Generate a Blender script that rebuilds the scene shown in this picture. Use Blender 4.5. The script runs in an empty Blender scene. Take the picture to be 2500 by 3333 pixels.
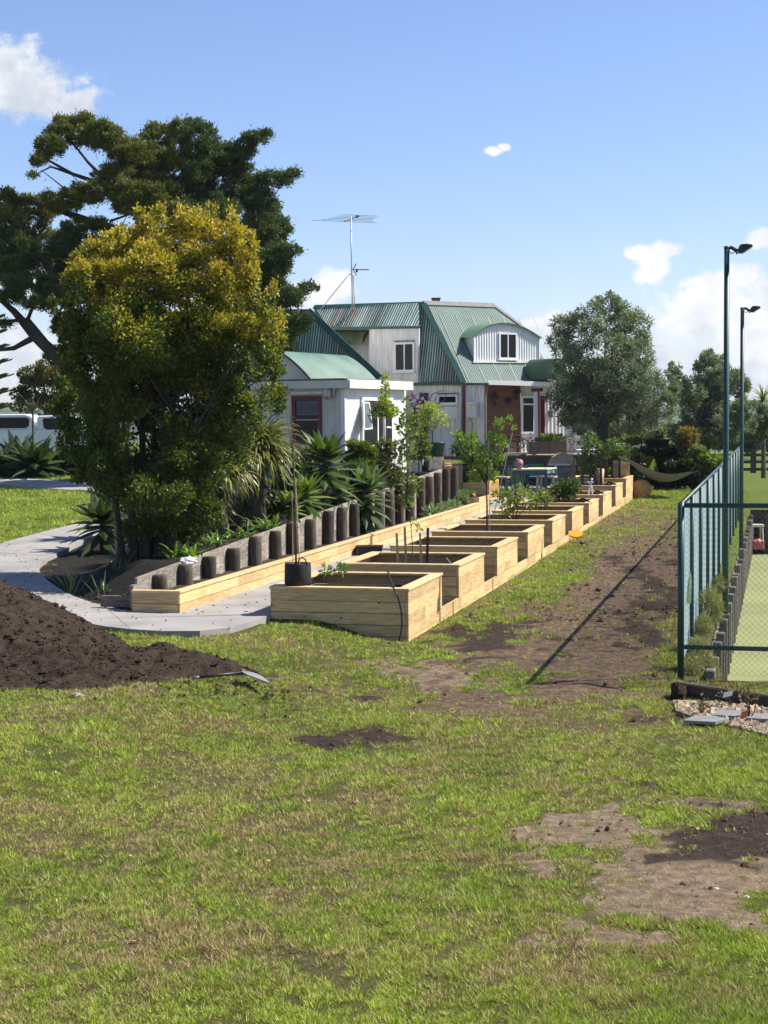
import bpy, math, random
import numpy as np
from mathutils import Vector, Matrix
random.seed(7)
rng = np.random.default_rng(11)
C = bpy.context.scene.collection
GRASSK, LEAFK = 1.0, 1.0
SUN, SKYS, EXPO, HAZE, CLOUD = 5.0, .088, .84, .0001, 6.4
SKYT = (.88, .905, 1.10, 1.)
PI = math.pi
# ------------------------------------------------------------------ camera model
FPX, CX, CY, H = 5300.0, 1250.0, 1666.5, 3.87
PITCH, ROLL = math.atan(309.5/5300), 0.008
CAM = np.array([0, 0, H])
_F = np.array([0, math.cos(PITCH), -math.sin(PITCH)])
_R0 = np.array([1., 0, 0]); _U0 = np.array([0, math.sin(PITCH), math.cos(PITCH)])
XC = math.cos(ROLL)*_R0 - math.sin(ROLL)*_U0
YC = math.sin(ROLL)*_R0 + math.cos(ROLL)*_U0
def ray(px, py):
    return _F + XC*(px-CX)/FPX + YC*(CY-py)/FPX
def D(px, py, Y):            # photo pixel -> world point at depth Y
    d = ray(px, py); return CAM + d*(Y/d[1])
def Dd(x, y, Y): return D(x*1.507, y*1.507, Y)
def G(px, py, z):            # photo pixel -> world point on a level plane
    d = ray(px, py); return CAM + d*((z-H)/d[2])
def onp(px, py, P, N):       # photo pixel -> world point on a plane
    d = ray(px, py); return CAM + d*(np.dot(np.asarray(P)-CAM, N)/np.dot(d, N))
# row frame of the raised beds: r along the row (away), q to the right
_d = ray(2539, 1347); _d = _d[:2]/np.linalg.norm(_d[:2])
UR = np.array([_d[0], _d[1], 0.]); VR = np.array([_d[1], -_d[0], 0.])
O0 = np.array([0.402, 27.5, 0.])
def RQ(r, q, z=0.): return O0 + UR*r + VR*q + np.array([0, 0, z])
def toRQ(x, y):
    dx, dy = x-O0[0], y-O0[1]
    return dx*UR[0]+dy*UR[1], dx*VR[0]+dy*VR[1]
def r_at(px, q):             # r on the vertical plane q seen at pixel column px
    s = (px-1250)/5300; X0 = O0[0]+VR[0]*q; Y0 = O0[1]+VR[1]*q
    return (s*Y0-X0)/(UR[0]-s*UR[1])
def sm(a, b, x):
    t = np.clip((np.asarray(x, float)-a)/(b-a), 0, 1); return t*t*(3-2*t)
# ------------------------------------------------------------------ noise
def _h(ix, iy, s):
    n = (ix.astype(np.int64)*374761393 + iy.astype(np.int64)*668265263 + s*974711) & 0x7fffffff
    n = ((n ^ (n >> 13))*1274126177) & 0x7fffffff
    return ((n ^ (n >> 16)) & 0xffff)/65535.0
def vnoise(x, y, s=0):
    x = np.asarray(x, float); y = np.asarray(y, float)
    ix = np.floor(x); iy = np.floor(y); fx = x-ix; fy = y-iy
    fx = fx*fx*(3-2*fx); fy = fy*fy*(3-2*fy)
    a = _h(ix, iy, s); b = _h(ix+1, iy, s); c = _h(ix, iy+1, s); d = _h(ix+1, iy+1, s)
    return (a*(1-fx)+b*fx)*(1-fy) + (c*(1-fx)+d*fx)*fy
def fbm(x, y, o=4, s=0):
    v = 0; a = .5; f = 1.
    for k in range(o):
        v = v + a*vnoise(x*f+k*17.3, y*f-k*9.1, s+k); a *= .5; f *= 2.03
    return v/(1-.5**o)
# ------------------------------------------------------------------ mesh building
WL = {}                      # world location of each object's origin
def wloc(o): return WL.get(o.name, np.zeros(3)) if o else np.zeros(3)
def make_mesh(name, V, faces, cols=None, smooth=False):
    me = bpy.data.meshes.new(name)
    V = np.asarray(V, np.float32)
    me.vertices.add(len(V)); me.vertices.foreach_set('co', V.ravel())
    if isinstance(faces, np.ndarray):
        n, k = faces.shape; flat = faces.ravel(); st = np.arange(0, n*k, k); tot = np.full(n, k)
    else:
        n = len(faces); tot = np.array([len(f) for f in faces]); st = np.concatenate(([0], np.cumsum(tot)[:-1]))
        flat = np.concatenate([np.asarray(f) for f in faces])
    me.loops.add(len(flat)); me.loops.foreach_set('vertex_index', flat.astype(np.int32))
    me.polygons.add(n); me.polygons.foreach_set('loop_start', st.astype(np.int32))
    me.polygons.foreach_set('loop_total', tot.astype(np.int32))
    me.polygons.foreach_set('use_smooth', np.full(n, bool(smooth)))
    if cols is not None:
        a = me.attributes.new('Col', 'FLOAT_COLOR', 'POINT')
        c = np.ones((len(V), 4), np.float32); c[:, :cols.shape[1]] = cols
        a.data.foreach_set('color', c.ravel())
    me.update(); me.validate()
    return me
def tag(o, label=None, cat=None, group=None, kind=None):
    if label: o['label'] = label
    if cat: o['category'] = cat
    if group: o['group'] = group
    if kind: o['kind'] = kind
    return o
def thing(name, label, cat, loc, group=None):
    o = bpy.data.objects.new(name, None); C.objects.link(o); o.empty_display_size = .2
    o.location = [float(v) for v in loc]; WL[o.name] = np.array(loc, float)
    return tag(o, label, cat, group)
def obj(name, V, faces, mat, parent=None, cols=None, smooth=False, loc=None):
    V = np.asarray(V, float)
    if parent is not None:
        base = wloc(parent)
    else:
        base = np.array(loc, float) if loc is not None else np.array([V[:, 0].mean(), V[:, 1].mean(), V[:, 2].min()])
    me = make_mesh(name, V-base, faces, cols, smooth)
    o = bpy.data.objects.new(name, me); C.objects.link(o)
    if mat: me.materials.append(mat)
    if parent is not None: o.parent = parent
    else: o.location = [float(v) for v in base]
    WL[o.name] = base
    return o
def copy_tree(o, parent=None):
    c = o.copy(); C.objects.link(c)
    WL[c.name] = wloc(o)
    if parent is not None: c.parent = parent
    for ch in list(o.children): copy_tree(ch, c)
    return c
class MB:
    def __init__(s): s.V = []; s.F = []; s.n = 0; s.C = []
    def add(s, V, F, col=(1, 1, 1)):
        V = np.asarray(V, float); s.V.append(V)
        if isinstance(F, np.ndarray): F = F.tolist()
        n = s.n; s.F += [tuple(i+n for i in f) for f in F]; s.n += len(V)
        c = np.asarray(col, float)
        s.C.append(np.tile(c, (len(V), 1)) if c.ndim == 1 else c)
    def obox(s, P, a, b, c, col=(1, 1, 1)):      # corner + three edge vectors
        P, a, b, c = [np.asarray(v, float) for v in (P, a, b, c)]
        V = [P, P+a, P+a+b, P+b, P+c, P+a+c, P+a+b+c, P+b+c]
        F = [(0, 3, 2, 1), (4, 5, 6, 7), (0, 1, 5, 4), (1, 2, 6, 5), (2, 3, 7, 6), (3, 0, 4, 7)]
        if np.dot(np.cross(a, b), c) < 0: F = [f[::-1] for f in F]
        s.add(V, F, col)
    def box(s, ctr, size, col=(1, 1, 1), e1=(1, 0, 0), e2=(0, 1, 0), e3=(0, 0, 1)):
        e1, e2, e3 = [np.asarray(e, float) for e in (e1, e2, e3)]
        s.obox(np.asarray(ctr, float)-e1*size[0]/2-e2*size[1]/2-e3*size[2]/2, e1*size[0], e2*size[1], e3*size[2], col)
    def tube(s, pts, rad, n=8, cap=True, col=(1, 1, 1)):
        pts = [np.asarray(p, float) for p in pts]
        if np.isscalar(rad): rad = [rad]*len(pts)
        V = []; up = None
        for i, p in enumerate(pts):
            t = pts[min(i+1, len(pts)-1)]-pts[max(i-1, 0)]; t = t/(np.linalg.norm(t)+1e-9)
            if up is None: up = np.array([0, 0, 1.]) if abs(t[2]) < .9 else np.array([1., 0, 0])
            a = np.cross(t, up); a /= np.linalg.norm(a)+1e-9; b = np.cross(a, t); up = b
            for k in range(n):
                th = 2*PI*k/n; V.append(p+rad[i]*(math.cos(th)*a+math.sin(th)*b))
        F = []
        for i in range(len(pts)-1):
            for k in range(n):
                F.append((i*n+k, i*n+(k+1) % n, (i+1)*n+(k+1) % n, (i+1)*n+k))
        if cap: F.append(tuple(range(n-1, -1, -1))); F.append(tuple((len(pts)-1)*n+k for k in range(n)))
        s.add(V, F, col)
    def lathe(s, ctr, prof, n=16, col=(1, 1, 1), axis=(0, 0, 1)):
        ax = np.asarray(axis, float); a = np.cross(ax, (0, 1, 0) if abs(ax[1]) < .9 else (1, 0, 0)); a /= np.linalg.norm(a); b = np.cross(ax, a)
        V = []; F = []; m = len(prof)
        for (rr, zz) in prof:
            for k in range(n):
                th = 2*PI*k/n; V.append(np.asarray(ctr)+ax*zz+rr*(math.cos(th)*a+math.sin(th)*b))
        for i in range(m-1):
            for k in range(n): F.append((i*n+k, i*n+(k+1) % n, (i+1)*n+(k+1) % n, (i+1)*n+k))
        F.append(tuple(range(n-1, -1, -1))); F.append(tuple((m-1)*n+k for k in range(n)))
        s.add(V, F, col)
    def prism(s, poly, ext, col=(1, 1, 1)):      # planar polygon + extrusion vector
        P = [np.asarray(p, float) for p in poly]; n = len(P); e = np.asarray(ext, float)
        V = P+[p+e for p in P]
        F = [tuple(range(n-1, -1, -1)), tuple(range(n, 2*n))]+[(i, (i+1) % n, n+(i+1) % n, n+i) for i in range(n)]
        nrm = np.cross(P[1]-P[0], P[2]-P[1])
        if np.dot(nrm, e) < 0: F = [f[::-1] for f in F]
        s.add(V, F, col)
    def ball(s, ctr, r, n=8, m=6, col=(1, 1, 1), jit=0.):
        r = np.asarray(r, float)*np.ones(3)
        V = [np.asarray(ctr)+r*(0, 0, -1)]
        for i in range(1, m):
            ph = PI*i/m
            for k in range(n):
                th = 2*PI*k/n; j = 1+jit*(random.random()-.5)
                V.append(np.asarray(ctr)+r*j*np.array([math.sin(ph)*math.cos(th), math.sin(ph)*math.sin(th), -math.cos(ph)]))
        V.append(np.asarray(ctr)+r*(0, 0, 1)); F = []
        for k in range(n): F.append((0, 1+(k+1) % n, 1+k))
        for i in range(m-2):
            for k in range(n): F.append((1+i*n+k, 1+i*n+(k+1) % n, 1+(i+1)*n+(k+1) % n, 1+(i+1)*n+k))
        L = len(V)-1
        for k in range(n): F.append((L, 1+(m-2)*n+k, 1+(m-2)*n+(k+1) % n))
        s.add(V, F, col)
    def build(s, name, mat, parent=None, smooth=False, loc=None, bevel=0):
        o = obj(name, np.concatenate(s.V), s.F, mat, parent, np.concatenate(s.C), smooth, loc)
        if bevel:
            m = o.modifiers.new('bevel', 'BEVEL'); m.width = bevel; m.segments = 1; m.limit_method = 'ANGLE'
        return o
# ------------------------------------------------------------------ materials
def nn(nt, t, **kw):
    n = nt.nodes.new(t)
    for k, v in kw.items():
        if k.startswith('i_'): n.inputs[k[2:].replace('_', ' ')].default_value = v
        else: setattr(n, k, v)
    return n
def mat(name, c, rough=.6, var=.15, scale=4., bump=0., bscale=30., metal=0., spec=.4, stretch=(1, 1, 1), attr=True, c2=None, c2amt=.5, detail=4, knots=0):
    m = bpy.data.materials.new(name); m.use_nodes = True; nt = m.node_tree; L = nt.links.new
    p = nt.nodes['Principled BSDF']; p.inputs['Roughness'].default_value = rough; p.inputs['Metallic'].default_value = metal
    p.inputs['Specular IOR Level'].default_value = spec
    tc = nn(nt, 'ShaderNodeTexCoord'); mp = nn(nt, 'ShaderNodeMapping'); mp.inputs['Scale'].default_value = stretch
    L(tc.outputs['Object'], mp.inputs['Vector'])
    no = nn(nt, 'ShaderNodeTexNoise'); no.inputs['Scale'].default_value = scale; no.inputs['Detail'].default_value = detail
    L(mp.outputs['Vector'], no.inputs['Vector'])
    r = nn(nt, 'ShaderNodeValToRGB'); e = r.color_ramp.elements
    c = np.array(c, float); b = c2 if c2 is not None else c*(1+var)
    a = c*(1-var) if c2 is None else c
    e[0].position = .3 if c2 is None else .5-.35*c2amt; e[1].position = .7 if c2 is None else .5+.35*c2amt
    e[0].color = (*np.clip(a, 0, 1), 1); e[1].color = (*np.clip(b, 0, 1), 1)
    L(no.outputs['Fac'], r.inputs['Fac'])
    out = r.outputs['Color']
    if knots:                                            # dark knots and resin stains
        mk_ = nn(nt, 'ShaderNodeMapping'); mk_.inputs['Scale'].default_value = (1, 1, 1.7); L(tc.outputs['Object'], mk_.inputs['Vector'])
        for (sc_, r0, r1, col, amt) in ((3.2, .07, .13, (.13, .065, .025), .8), (1.3, .12, .55, (.42, .30, .12), .55)):
            vo = nn(nt, 'ShaderNodeTexVoronoi'); vo.inputs['Scale'].default_value = sc_; L(mk_.outputs['Vector'], vo.inputs['Vector'])
            mr = nn(nt, 'ShaderNodeMapRange', interpolation_type='SMOOTHSTEP'); mr.inputs['From Min'].default_value = r0; mr.inputs['From Max'].default_value = r1; mr.inputs['To Min'].default_value = amt; mr.inputs['To Max'].default_value = 0; L(vo.outputs['Distance'], mr.inputs['Value'])
            mxk = nn(nt, 'ShaderNodeMix', data_type='RGBA'); L(mr.outputs[0], mxk.inputs['Factor']); L(out, mxk.inputs['A']); mxk.inputs['B'].default_value = (*col, 1); out = mxk.outputs['Result']
    if attr:
        at = nn(nt, 'ShaderNodeAttribute', attribute_name='Col')
        mx = nn(nt, 'ShaderNodeMix', data_type='RGBA', blend_type='MULTIPLY'); mx.inputs['Factor'].default_value = 1
        L(out, mx.inputs['A']); L(at.outputs['Color'], mx.inputs['B']); out = mx.outputs['Result']
    L(out, p.inputs['Base Color'])
    if bump:
        nb = nn(nt, 'ShaderNodeTexNoise'); nb.inputs['Scale'].default_value = bscale; nb.inputs['Detail'].default_value = 5
        L(mp.outputs['Vector'], nb.inputs['Vector'])
        bp = nn(nt, 'ShaderNodeBump'); bp.inputs['Strength'].default_value = bump; bp.inputs['Distance'].default_value = .02
        L(nb.outputs['Fac'], bp.inputs['Height']); L(bp.outputs['Normal'], p.inputs['Normal'])
    return m
def leafmat(name, rough=.45, trans=.3, spec=.4, tint=(1.3, 1.4, .6)):
    m = bpy.data.materials.new(name); m.use_nodes = True; nt = m.node_tree; L = nt.links.new
    p = nt.nodes['Principled BSDF']; p.inputs['Roughness'].default_value = rough; p.inputs['Specular IOR Level'].default_value = spec
    at = nn(nt, 'ShaderNodeAttribute', attribute_name='Col'); L(at.outputs['Color'], p.inputs['Base Color'])
    tr = nn(nt, 'ShaderNodeBsdfTranslucent')
    mx = nn(nt, 'ShaderNodeMix', data_type='RGBA', blend_type='MULTIPLY'); mx.inputs['Factor'].default_value = 1
    mx.inputs['B'].default_value = (*tint, 1); L(at.outputs['Color'], mx.inputs['A']); L(mx.outputs['Result'], tr.inputs['Color'])
    ms = nn(nt, 'ShaderNodeMixShader'); ms.inputs['Fac'].default_value = trans
    L(p.outputs[0], ms.inputs[1]); L(tr.outputs[0], ms.inputs[2]); L(ms.outputs[0], nt.nodes['Material Output'].inputs['Surface'])
    return m
M = {}
M['pine'] = mat('new_pine', (.56, .385, .185), .7, .28, 3.0, .2, 20, stretch=(1.2, 1.2, 14), knots=1)
M['pine_cap'] = mat('new_pine_cap', (.57, .40, .20), .7, .2, 2.5, .15, 14, stretch=(3, 3, 3))
M['grey_wood'] = mat('weathered_timber', (.255, .225, .18), .85, .4, 2.5, .3, 18, stretch=(2, 2, 9))
M['log'] = mat('weathered_log', (.075, .058, .042), .9, .5, 3, .5, 20, stretch=(6, 6, 1.2))
M['dark_wood'] = mat('dark_timber', (.06, .048, .038), .85, .35, 3, .3, 16, stretch=(2, 2, 9))
M['soil'] = mat('garden_soil', (.034, .023, .016), .95, .5, 9, 1., 28, spec=.08)
M['potting'] = mat('raised_bed_soil', (.055, .037, .028), .95, .5, 10, 1., 30, spec=.08)
M['concrete'] = mat('concrete', (.285, .27, .252), .9, .16, 1.1, .15, 50, spec=.2, detail=8)
M['black_plastic'] = mat('black_plastic', (.012, .012, .013), .5, .3, 6)
M['fabric_bag'] = mat('black_woven_bag', (.018, .018, .018), .85, .3, 12, .3, 60)
M['bark'] = mat('bark', (.11, .085, .062), .9, .4, 5, .6, 22, stretch=(1, 1, .3))
M['bark_dark'] = mat('dark_bark', (.05, .042, .036), .9, .4, 3, .6, 14, stretch=(1, 1, .3))
M['white'] = mat('white_paint', (.74, .74, .72), .55, .06, 1.5)
M['white_old'] = mat('weathered_white_paint', (.67, .655, .625), .65, .2, 1.5, stretch=(5, 5, .6), detail=8)
M['cream'] = mat('cream_render', (.60, .57, .47), .7, .12, 1.2, .1, 20)
M['roof_green'] = mat('green_roof_iron', (.125, .19, .16), .55, .15, 1.2, spec=.4)
M['flash_green'] = mat('dark_green_flashing', (.03, .085, .07), .5, .15, 2)
M['moss_green'] = mat('mossy_green_iron', (.14, .22, .09), .75, .4, 2.5, c2=(.05, .06, .04), c2amt=.7)
M['red'] = mat('dark_red_paint', (.14, .022, .02), .5, .2, 3)
M['glass'] = mat('dark_window_glass', (.008, .009, .010), .12, .2, 2, spec=.18)
M['brown_wall'] = mat('brown_ply', (.15, .074, .042), .7, .3, 1.4, stretch=(1, 1, 2))
M['fence_green'] = mat('dark_green_pipe', (.013, .05, .04), .45, .2, 4)
M['wire'] = mat('pale_green_wire', (.36, .46, .44), .5, .1, 2)
M['steel'] = mat('galvanised_steel', (.42, .43, .44), .4, .15, 4, metal=.6)
M['darkmetal'] = mat('dark_metal', (.022, .022, .024), .45, .2, 5)
M['blue_paint'] = mat('navy_paint', (.03, .07, .14), .5, .15, 4)
M['green_paint'] = mat('apple_green_paint', (.20, .34, .09), .5, .15, 4)
M['teal_paint'] = mat('teal_paint', (.10, .32, .33), .5, .12, 4)
M['stone'] = mat('lichen_stone', (.30, .27, .23), .9, .4, 8, .5, 30)
M['rubber'] = mat('black_rubber', (.012, .012, .012), .7, .2, 8)
M['hay'] = mat('hay', (.36, .22, .085), .95, .4, 20, 1., 60)
M['terracotta'] = mat('terracotta', (.45, .14, .05), .7, .2, 8)
M['net'] = mat('grey_rope_net', (.20, .21, .22), .8, .2, 9)
M['carpaint'] = mat('white_car_paint', (.78, .78, .79), .25, .03, 1, spec=.5)
M['clear'] = mat('lamp_glass', (.55, .58, .6), .15, .1, 3)
M['yellow'] = mat('orange_yellow_plastic', (.80, .36, .03), .4, .1, 5)
M['maroon'] = mat('maroon_plastic', (.10, .012, .03), .4, .2, 5)
M['cloth_white'] = mat('white_plastic_sheet', (.7, .7, .7), .4, .1, 6)
M['slate'] = mat('grey_slate', (.19, .19, .19), .8, .15, 4, .2, 20)
M['tan'] = mat('tan_timber', (.46, .33, .18), .75, .25, 3, .2, 20, stretch=(2, 2, 8))
M['leaf'] = leafmat('leaf')
M['leaf_gloss'] = leafmat('glossy_leaf', .42, .3, .35)
M['leaf_matt'] = leafmat('matt_leaf', .6, .22, .3, (1.1, 1.2, .8))
M['blade'] = leafmat('strap_leaf', .4, .25, .45)
M['petal'] = leafmat('petal', .6, .4, .2, (1, 1, 1))
# ------------------------------------------------------------------ foliage
def unit(v): return v/(np.linalg.norm(v, axis=-1, keepdims=True)+1e-9)
def leaves(name, P, Dr, L, W, cols, m, parent=None, loc=None, kind=None):
    n = len(P); Dr = unit(Dr)
    S = unit(np.cross(Dr, rng.normal(size=(n, 3)))); N = np.cross(Dr, S)
    L = np.broadcast_to(L, n)[:, None]; W = np.broadcast_to(W, n)[:, None]
    mid = P+Dr*L*.45
    V = np.stack([P, mid+S*W*.5+N*L*.06, P+Dr*L, mid-S*W*.5+N*L*.06], 1).reshape(-1, 3)
    F = np.arange(4*n).reshape(n, 4)
    o = obj(name, V, F, m, parent, np.repeat(cols, 4, 0), False, loc)
    if kind: o['kind'] = kind
    return o
def ell_points(c, rad, n, inner=.35):
    v = unit(rng.normal(size=(n, 3))); rr = inner+(1-inner)*rng.random(n)**.6
    return np.asarray(c)+v*np.asarray(rad)*rr[:, None], v
def mixcol(a, b, t):
    t = np.asarray(t)[:, None]; return np.asarray(a)*(1-t)+np.asarray(b)*t
def jit(c, amt=.25):
    return np.clip(c*(1+amt*(rng.random((len(c), 1))*2-1)), 0, 1)
def strap(mb, base, az, el, L, W, droop, col, seg=6, fold=.25, shape='strap'):
    # arching strap leaf: starts at base in direction (az, el), bends down by droop
    p = np.array(base, float); e = el; side = np.array([-math.sin(az), math.cos(az), 0.])
    V = []; st = L/seg
    for i in range(seg+1):
        t = i/seg
        if shape == 'agave': w = W*(.55+.9*t if t < .45 else max(0.02, (1-t)/.55*.955))
        else: w = W*(1-.25*t if t < .7 else max(.03, (1-t)/.3*.825))
        d = np.array([math.cos(az)*math.cos(e), math.sin(az)*math.cos(e), math.sin(e)])
        nrm = np.cross(side, d)
        V += [p-side*w/2+nrm*w*-fold*-1, p.copy(), p+side*w/2+nrm*w*fold]
        p = p+d*st; e -= droop/seg*(.5+1.0*t)
    F = []
    for i in range(seg):
        a = 3*i
        F += [(a, a+1, a+4, a+3), (a+1, a+2, a+5, a+4)]
    mb.add(V, F, col)
# ================================================================== TERRAIN
WALL_Q, FENCE_Q, COURT_Q, COURT_Z = 0., 4.73, 5.0, -1.1
PLQ = -4.12                   # face of the long low planter
def path_z(r): return .46+.0345*np.clip(r, 0, 60)
EDGE_A = None
def edge_dist(x, y):
    d = np.full(x.shape, 99.)
    for p0, p1 in zip(EDGE_A[:-1], EDGE_A[1:]):
        ex, ey = p1[0]-p0[0], p1[1]-p0[1]; t = np.clip(((x-p0[0])*ex+(y-p0[1])*ey)/(ex*ex+ey*ey+1e-9), 0, 1)
        d = np.minimum(d, np.hypot(x-p0[0]-t*ex, y-p0[1]-t*ey))
    return d
def hgt(x, y):
    r, q = toRQ(np.asarray(x, float), np.asarray(y, float))
    right = .05+.17*sm(8, 42, r)
    left_n = .36*sm(-22, -8, r)+.1*(1-sm(-22, -8, r))
    z = right+(np.maximum(left_n, right)-right)*sm(.3, -2.2, q)*(1-sm(-.5, 0, r))
    z = z+(.40-z)*sm(-.5, 0., r)*sm(-.2, -1.8, q)*(1-sm(-5.08, -5.11, q))
    # patio / terrace step at the far end of the beds
    pat = sm(-.2, -.6, q)*(1-sm(-5.08, -5.11, q))
    z = z+pat*.36*sm(30, 38, r)
    lowl = .40+.0345*np.clip(r, 0, 46)
    gard = .93+.039*np.clip(r, 0, 30.5)
    tip = sm(-1.2, 2.6, r)
    ramp = 1.
    if EDGE_A is not None:
        xx, yy = np.broadcast_arrays(np.asarray(x, float), np.asarray(y, float)); ramp = np.ones(xx.shape); near_ = (q < -5.09) & (r < 30) & (r > -3) & (q > -12)
        if near_.any(): ramp[near_] = sm(.05, 1.7, edge_dist(xx[near_], yy[near_]))
    gl = lowl+(gard-lowl)*tip*ramp*(1-sm(-6.6, -8.6, q))
    lf = sm(-5.09, -5.12, q)*sm(-1.5, 0., r)
    z = z+(gl-z)*lf
    z = z+(.37-z)*sm(-2.5, -5, q)*(1-sm(-1.5, 0, r))*sm(-9, -5, r)
    # terrace under the house
    z = z+.28*sm(42, 46, r)*sm(-.3, .5, q)*(1-sm(9, 14, q))
    ter = sm(46.8, 47.0, r)*sm(1.0, .6, q)
    z = z+(2.05-z)*ter
    z = z+(.76-z)*sm(38, 38.1, r)*(1-sm(46.5, 46.8, r))*sm(-8.7, -8.5, q)*sm(-.2, -.6, q)
    # right side of the court and far fields
    z = z+(np.clip(.25-.012*(r-60), -14, .3)-z)*sm(46, 62, r)*sm(-2, 1., q)
    z = z-np.clip(r-75, 0, 400)*.03*(1-sm(-2, 1., q))
    # sunken court
    cin = sm(COURT_Q-.02, COURT_Q, q)*sm(-3.12, -3.10, r)*(1-sm(33.0, 33.02, r))*(1-sm(22, 22.02, q))
    z = z+(COURT_Z-.03-z)*cin
    return z
def GT(px, py):
    z = 0.3
    for _ in range(12):
        p = G(px, py, min(z, 3.2)); z = .5*z+.5*float(hgt(p[0], p[1]))
    return np.array([p[0], p[1], float(hgt(p[0], p[1]))])
def inpoly(X, Y, poly):
    ins = np.zeros(len(X), bool); n = len(poly); j = n-1
    for i in range(n):
        xi, yi = poly[i][:2]; xj, yj = poly[j][:2]
        c = ((yi > Y) != (yj > Y)) & (X < (xj-xi)*(Y-yi)/(yj-yi+1e-12)+xi); ins ^= c; j = i
    return ins
# ---- concrete path
outer = [(848, 2012), (800, 2030), (740, 2044), (660, 2053), (570, 2056), (450, 2050), (330, 2037), (200, 2010), (60, 1960), (-60, 1900), (-80, 1840)]
inner = [(578, 1996), (500, 1993), (400, 1984), (300, 1961), (240, 1940), (195, 1917), (150, 1885), (130, 1862), (125, 1845), (140, 1825), (178, 1803), (215, 1788)]
def pz(px, py):
    z = .46
    for _ in range(8):
        p = G(px, py, z); r, q = toRQ(p[0], p[1]); z = float(path_z(r))+.03*float(sm(1, 4, r))
    return G(px, py, z)
ipts = [pz(*p) for p in inner]+[pz(262, 1762), pz(330, 1735)]
opts = [pz(*p) for p in outer]+[pz(0, 1768), pz(130, 1733), pz(255, 1702), pz(330, 1690)]
def resample(P, n):
    P = np.array(P); d = np.concatenate([[0], np.cumsum(np.linalg.norm(np.diff(P, axis=0), axis=1))]); t = np.linspace(0, d[-1], n)
    return np.stack([np.interp(t, d, P[:, k]) for k in range(3)], -1)
n = 40; A = resample(ipts, n); B = resample(opts, n); EDGE_A = A[:, :2]
MULCH = [p[:2] for p in ipts[1:]]+[RQ(12, -9.8)[:2], RQ(14, -13.)[:2], RQ(30, -14.)[:2], RQ(32, -5.1)[:2], RQ(0, -5.1)[:2], RQ(-.02, -4.1)[:2]]
# ---- bare / dark / dry patches, given by where they lie on the ground
PATCH = []
def patch(cx, cy, hx, hy, kind, amt=1.):
    c = G(cx, cy, .1); a = abs(G(cx+hx, cy, .1)[0]-c[0]); b = abs(G(cx, cy-hy, .1)[1]-G(cx, cy+hy, .1)[1])/2
    PATCH.append((c[0], c[1], a, b, kind, amt))
for a in [(1720, 2100, 330, 110, 0, .9), (1480, 2190, 230, 70, 3, .9), (1560, 2260, 200, 50, 0, .8), (1960, 1960, 210, 110, 0, .75), (2010, 1800, 170, 70, 0, .6),
          (2060, 1700, 170, 55, 0, .8), (1900, 2210, 260, 70, 0, .95), (2090, 2060, 90, 110, 1, .9), (2130, 1900, 60, 110, 1, .7), (1640, 2060, 180, 60, 1, .85),
          (1350, 2110, 190, 40, 1, .35), (1760, 1985, 120, 40, 0, .6), (1330, 2040, 90, 25, 1, .3), (1700, 2330, 330, 40, 0, .55), (1480, 2300, 140, 40, 0, .7),
          (2000, 2690, 310, 95, 3, 1.), (2230, 2860, 400, 140, 3, 1.), (2450, 2960, 360, 130, 3, 1.), (2480, 2800, 200, 140, 3, 1.), (2300, 2600, 250, 40, 3, .8), (2420, 2700, 280, 120, 1, .95), (2080, 2720, 200, 50, 1, .4),
          (1085, 2390, 150, 30, 1, 1.), (560, 2225, 260, 36, 1, .9), (200, 2260, 300, 30, 1, .9), (1210, 2258, 60, 10, 1, .9), (2200, 2330, 200, 14, 1, .6), (2330, 2300, 200, 60, 1, .35),
          (900, 2640, 560, 150, 2, .8), (430, 2680, 320, 110, 2, .8), (1250, 2830, 330, 110, 2, .8), (620, 2480, 420, 60, 2, .55), (1500, 2700, 260, 90, 2, .7), (200, 2420, 300, 60, 2, .5),
          (1450, 2980, 330, 80, 2, .7), (900, 2900, 300, 90, 2, .5), (1600, 2340, 250, 60, 2, .6), (1900, 2480, 300, 50, 2, .5), (1100, 2260, 400, 40, 2, .7), (1000, 3080, 380, 90, 2, .5), (1800, 3150, 300, 70, 2, .6), (2250, 3200, 250, 70, 2, .5)]:
    patch(*a)
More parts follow.
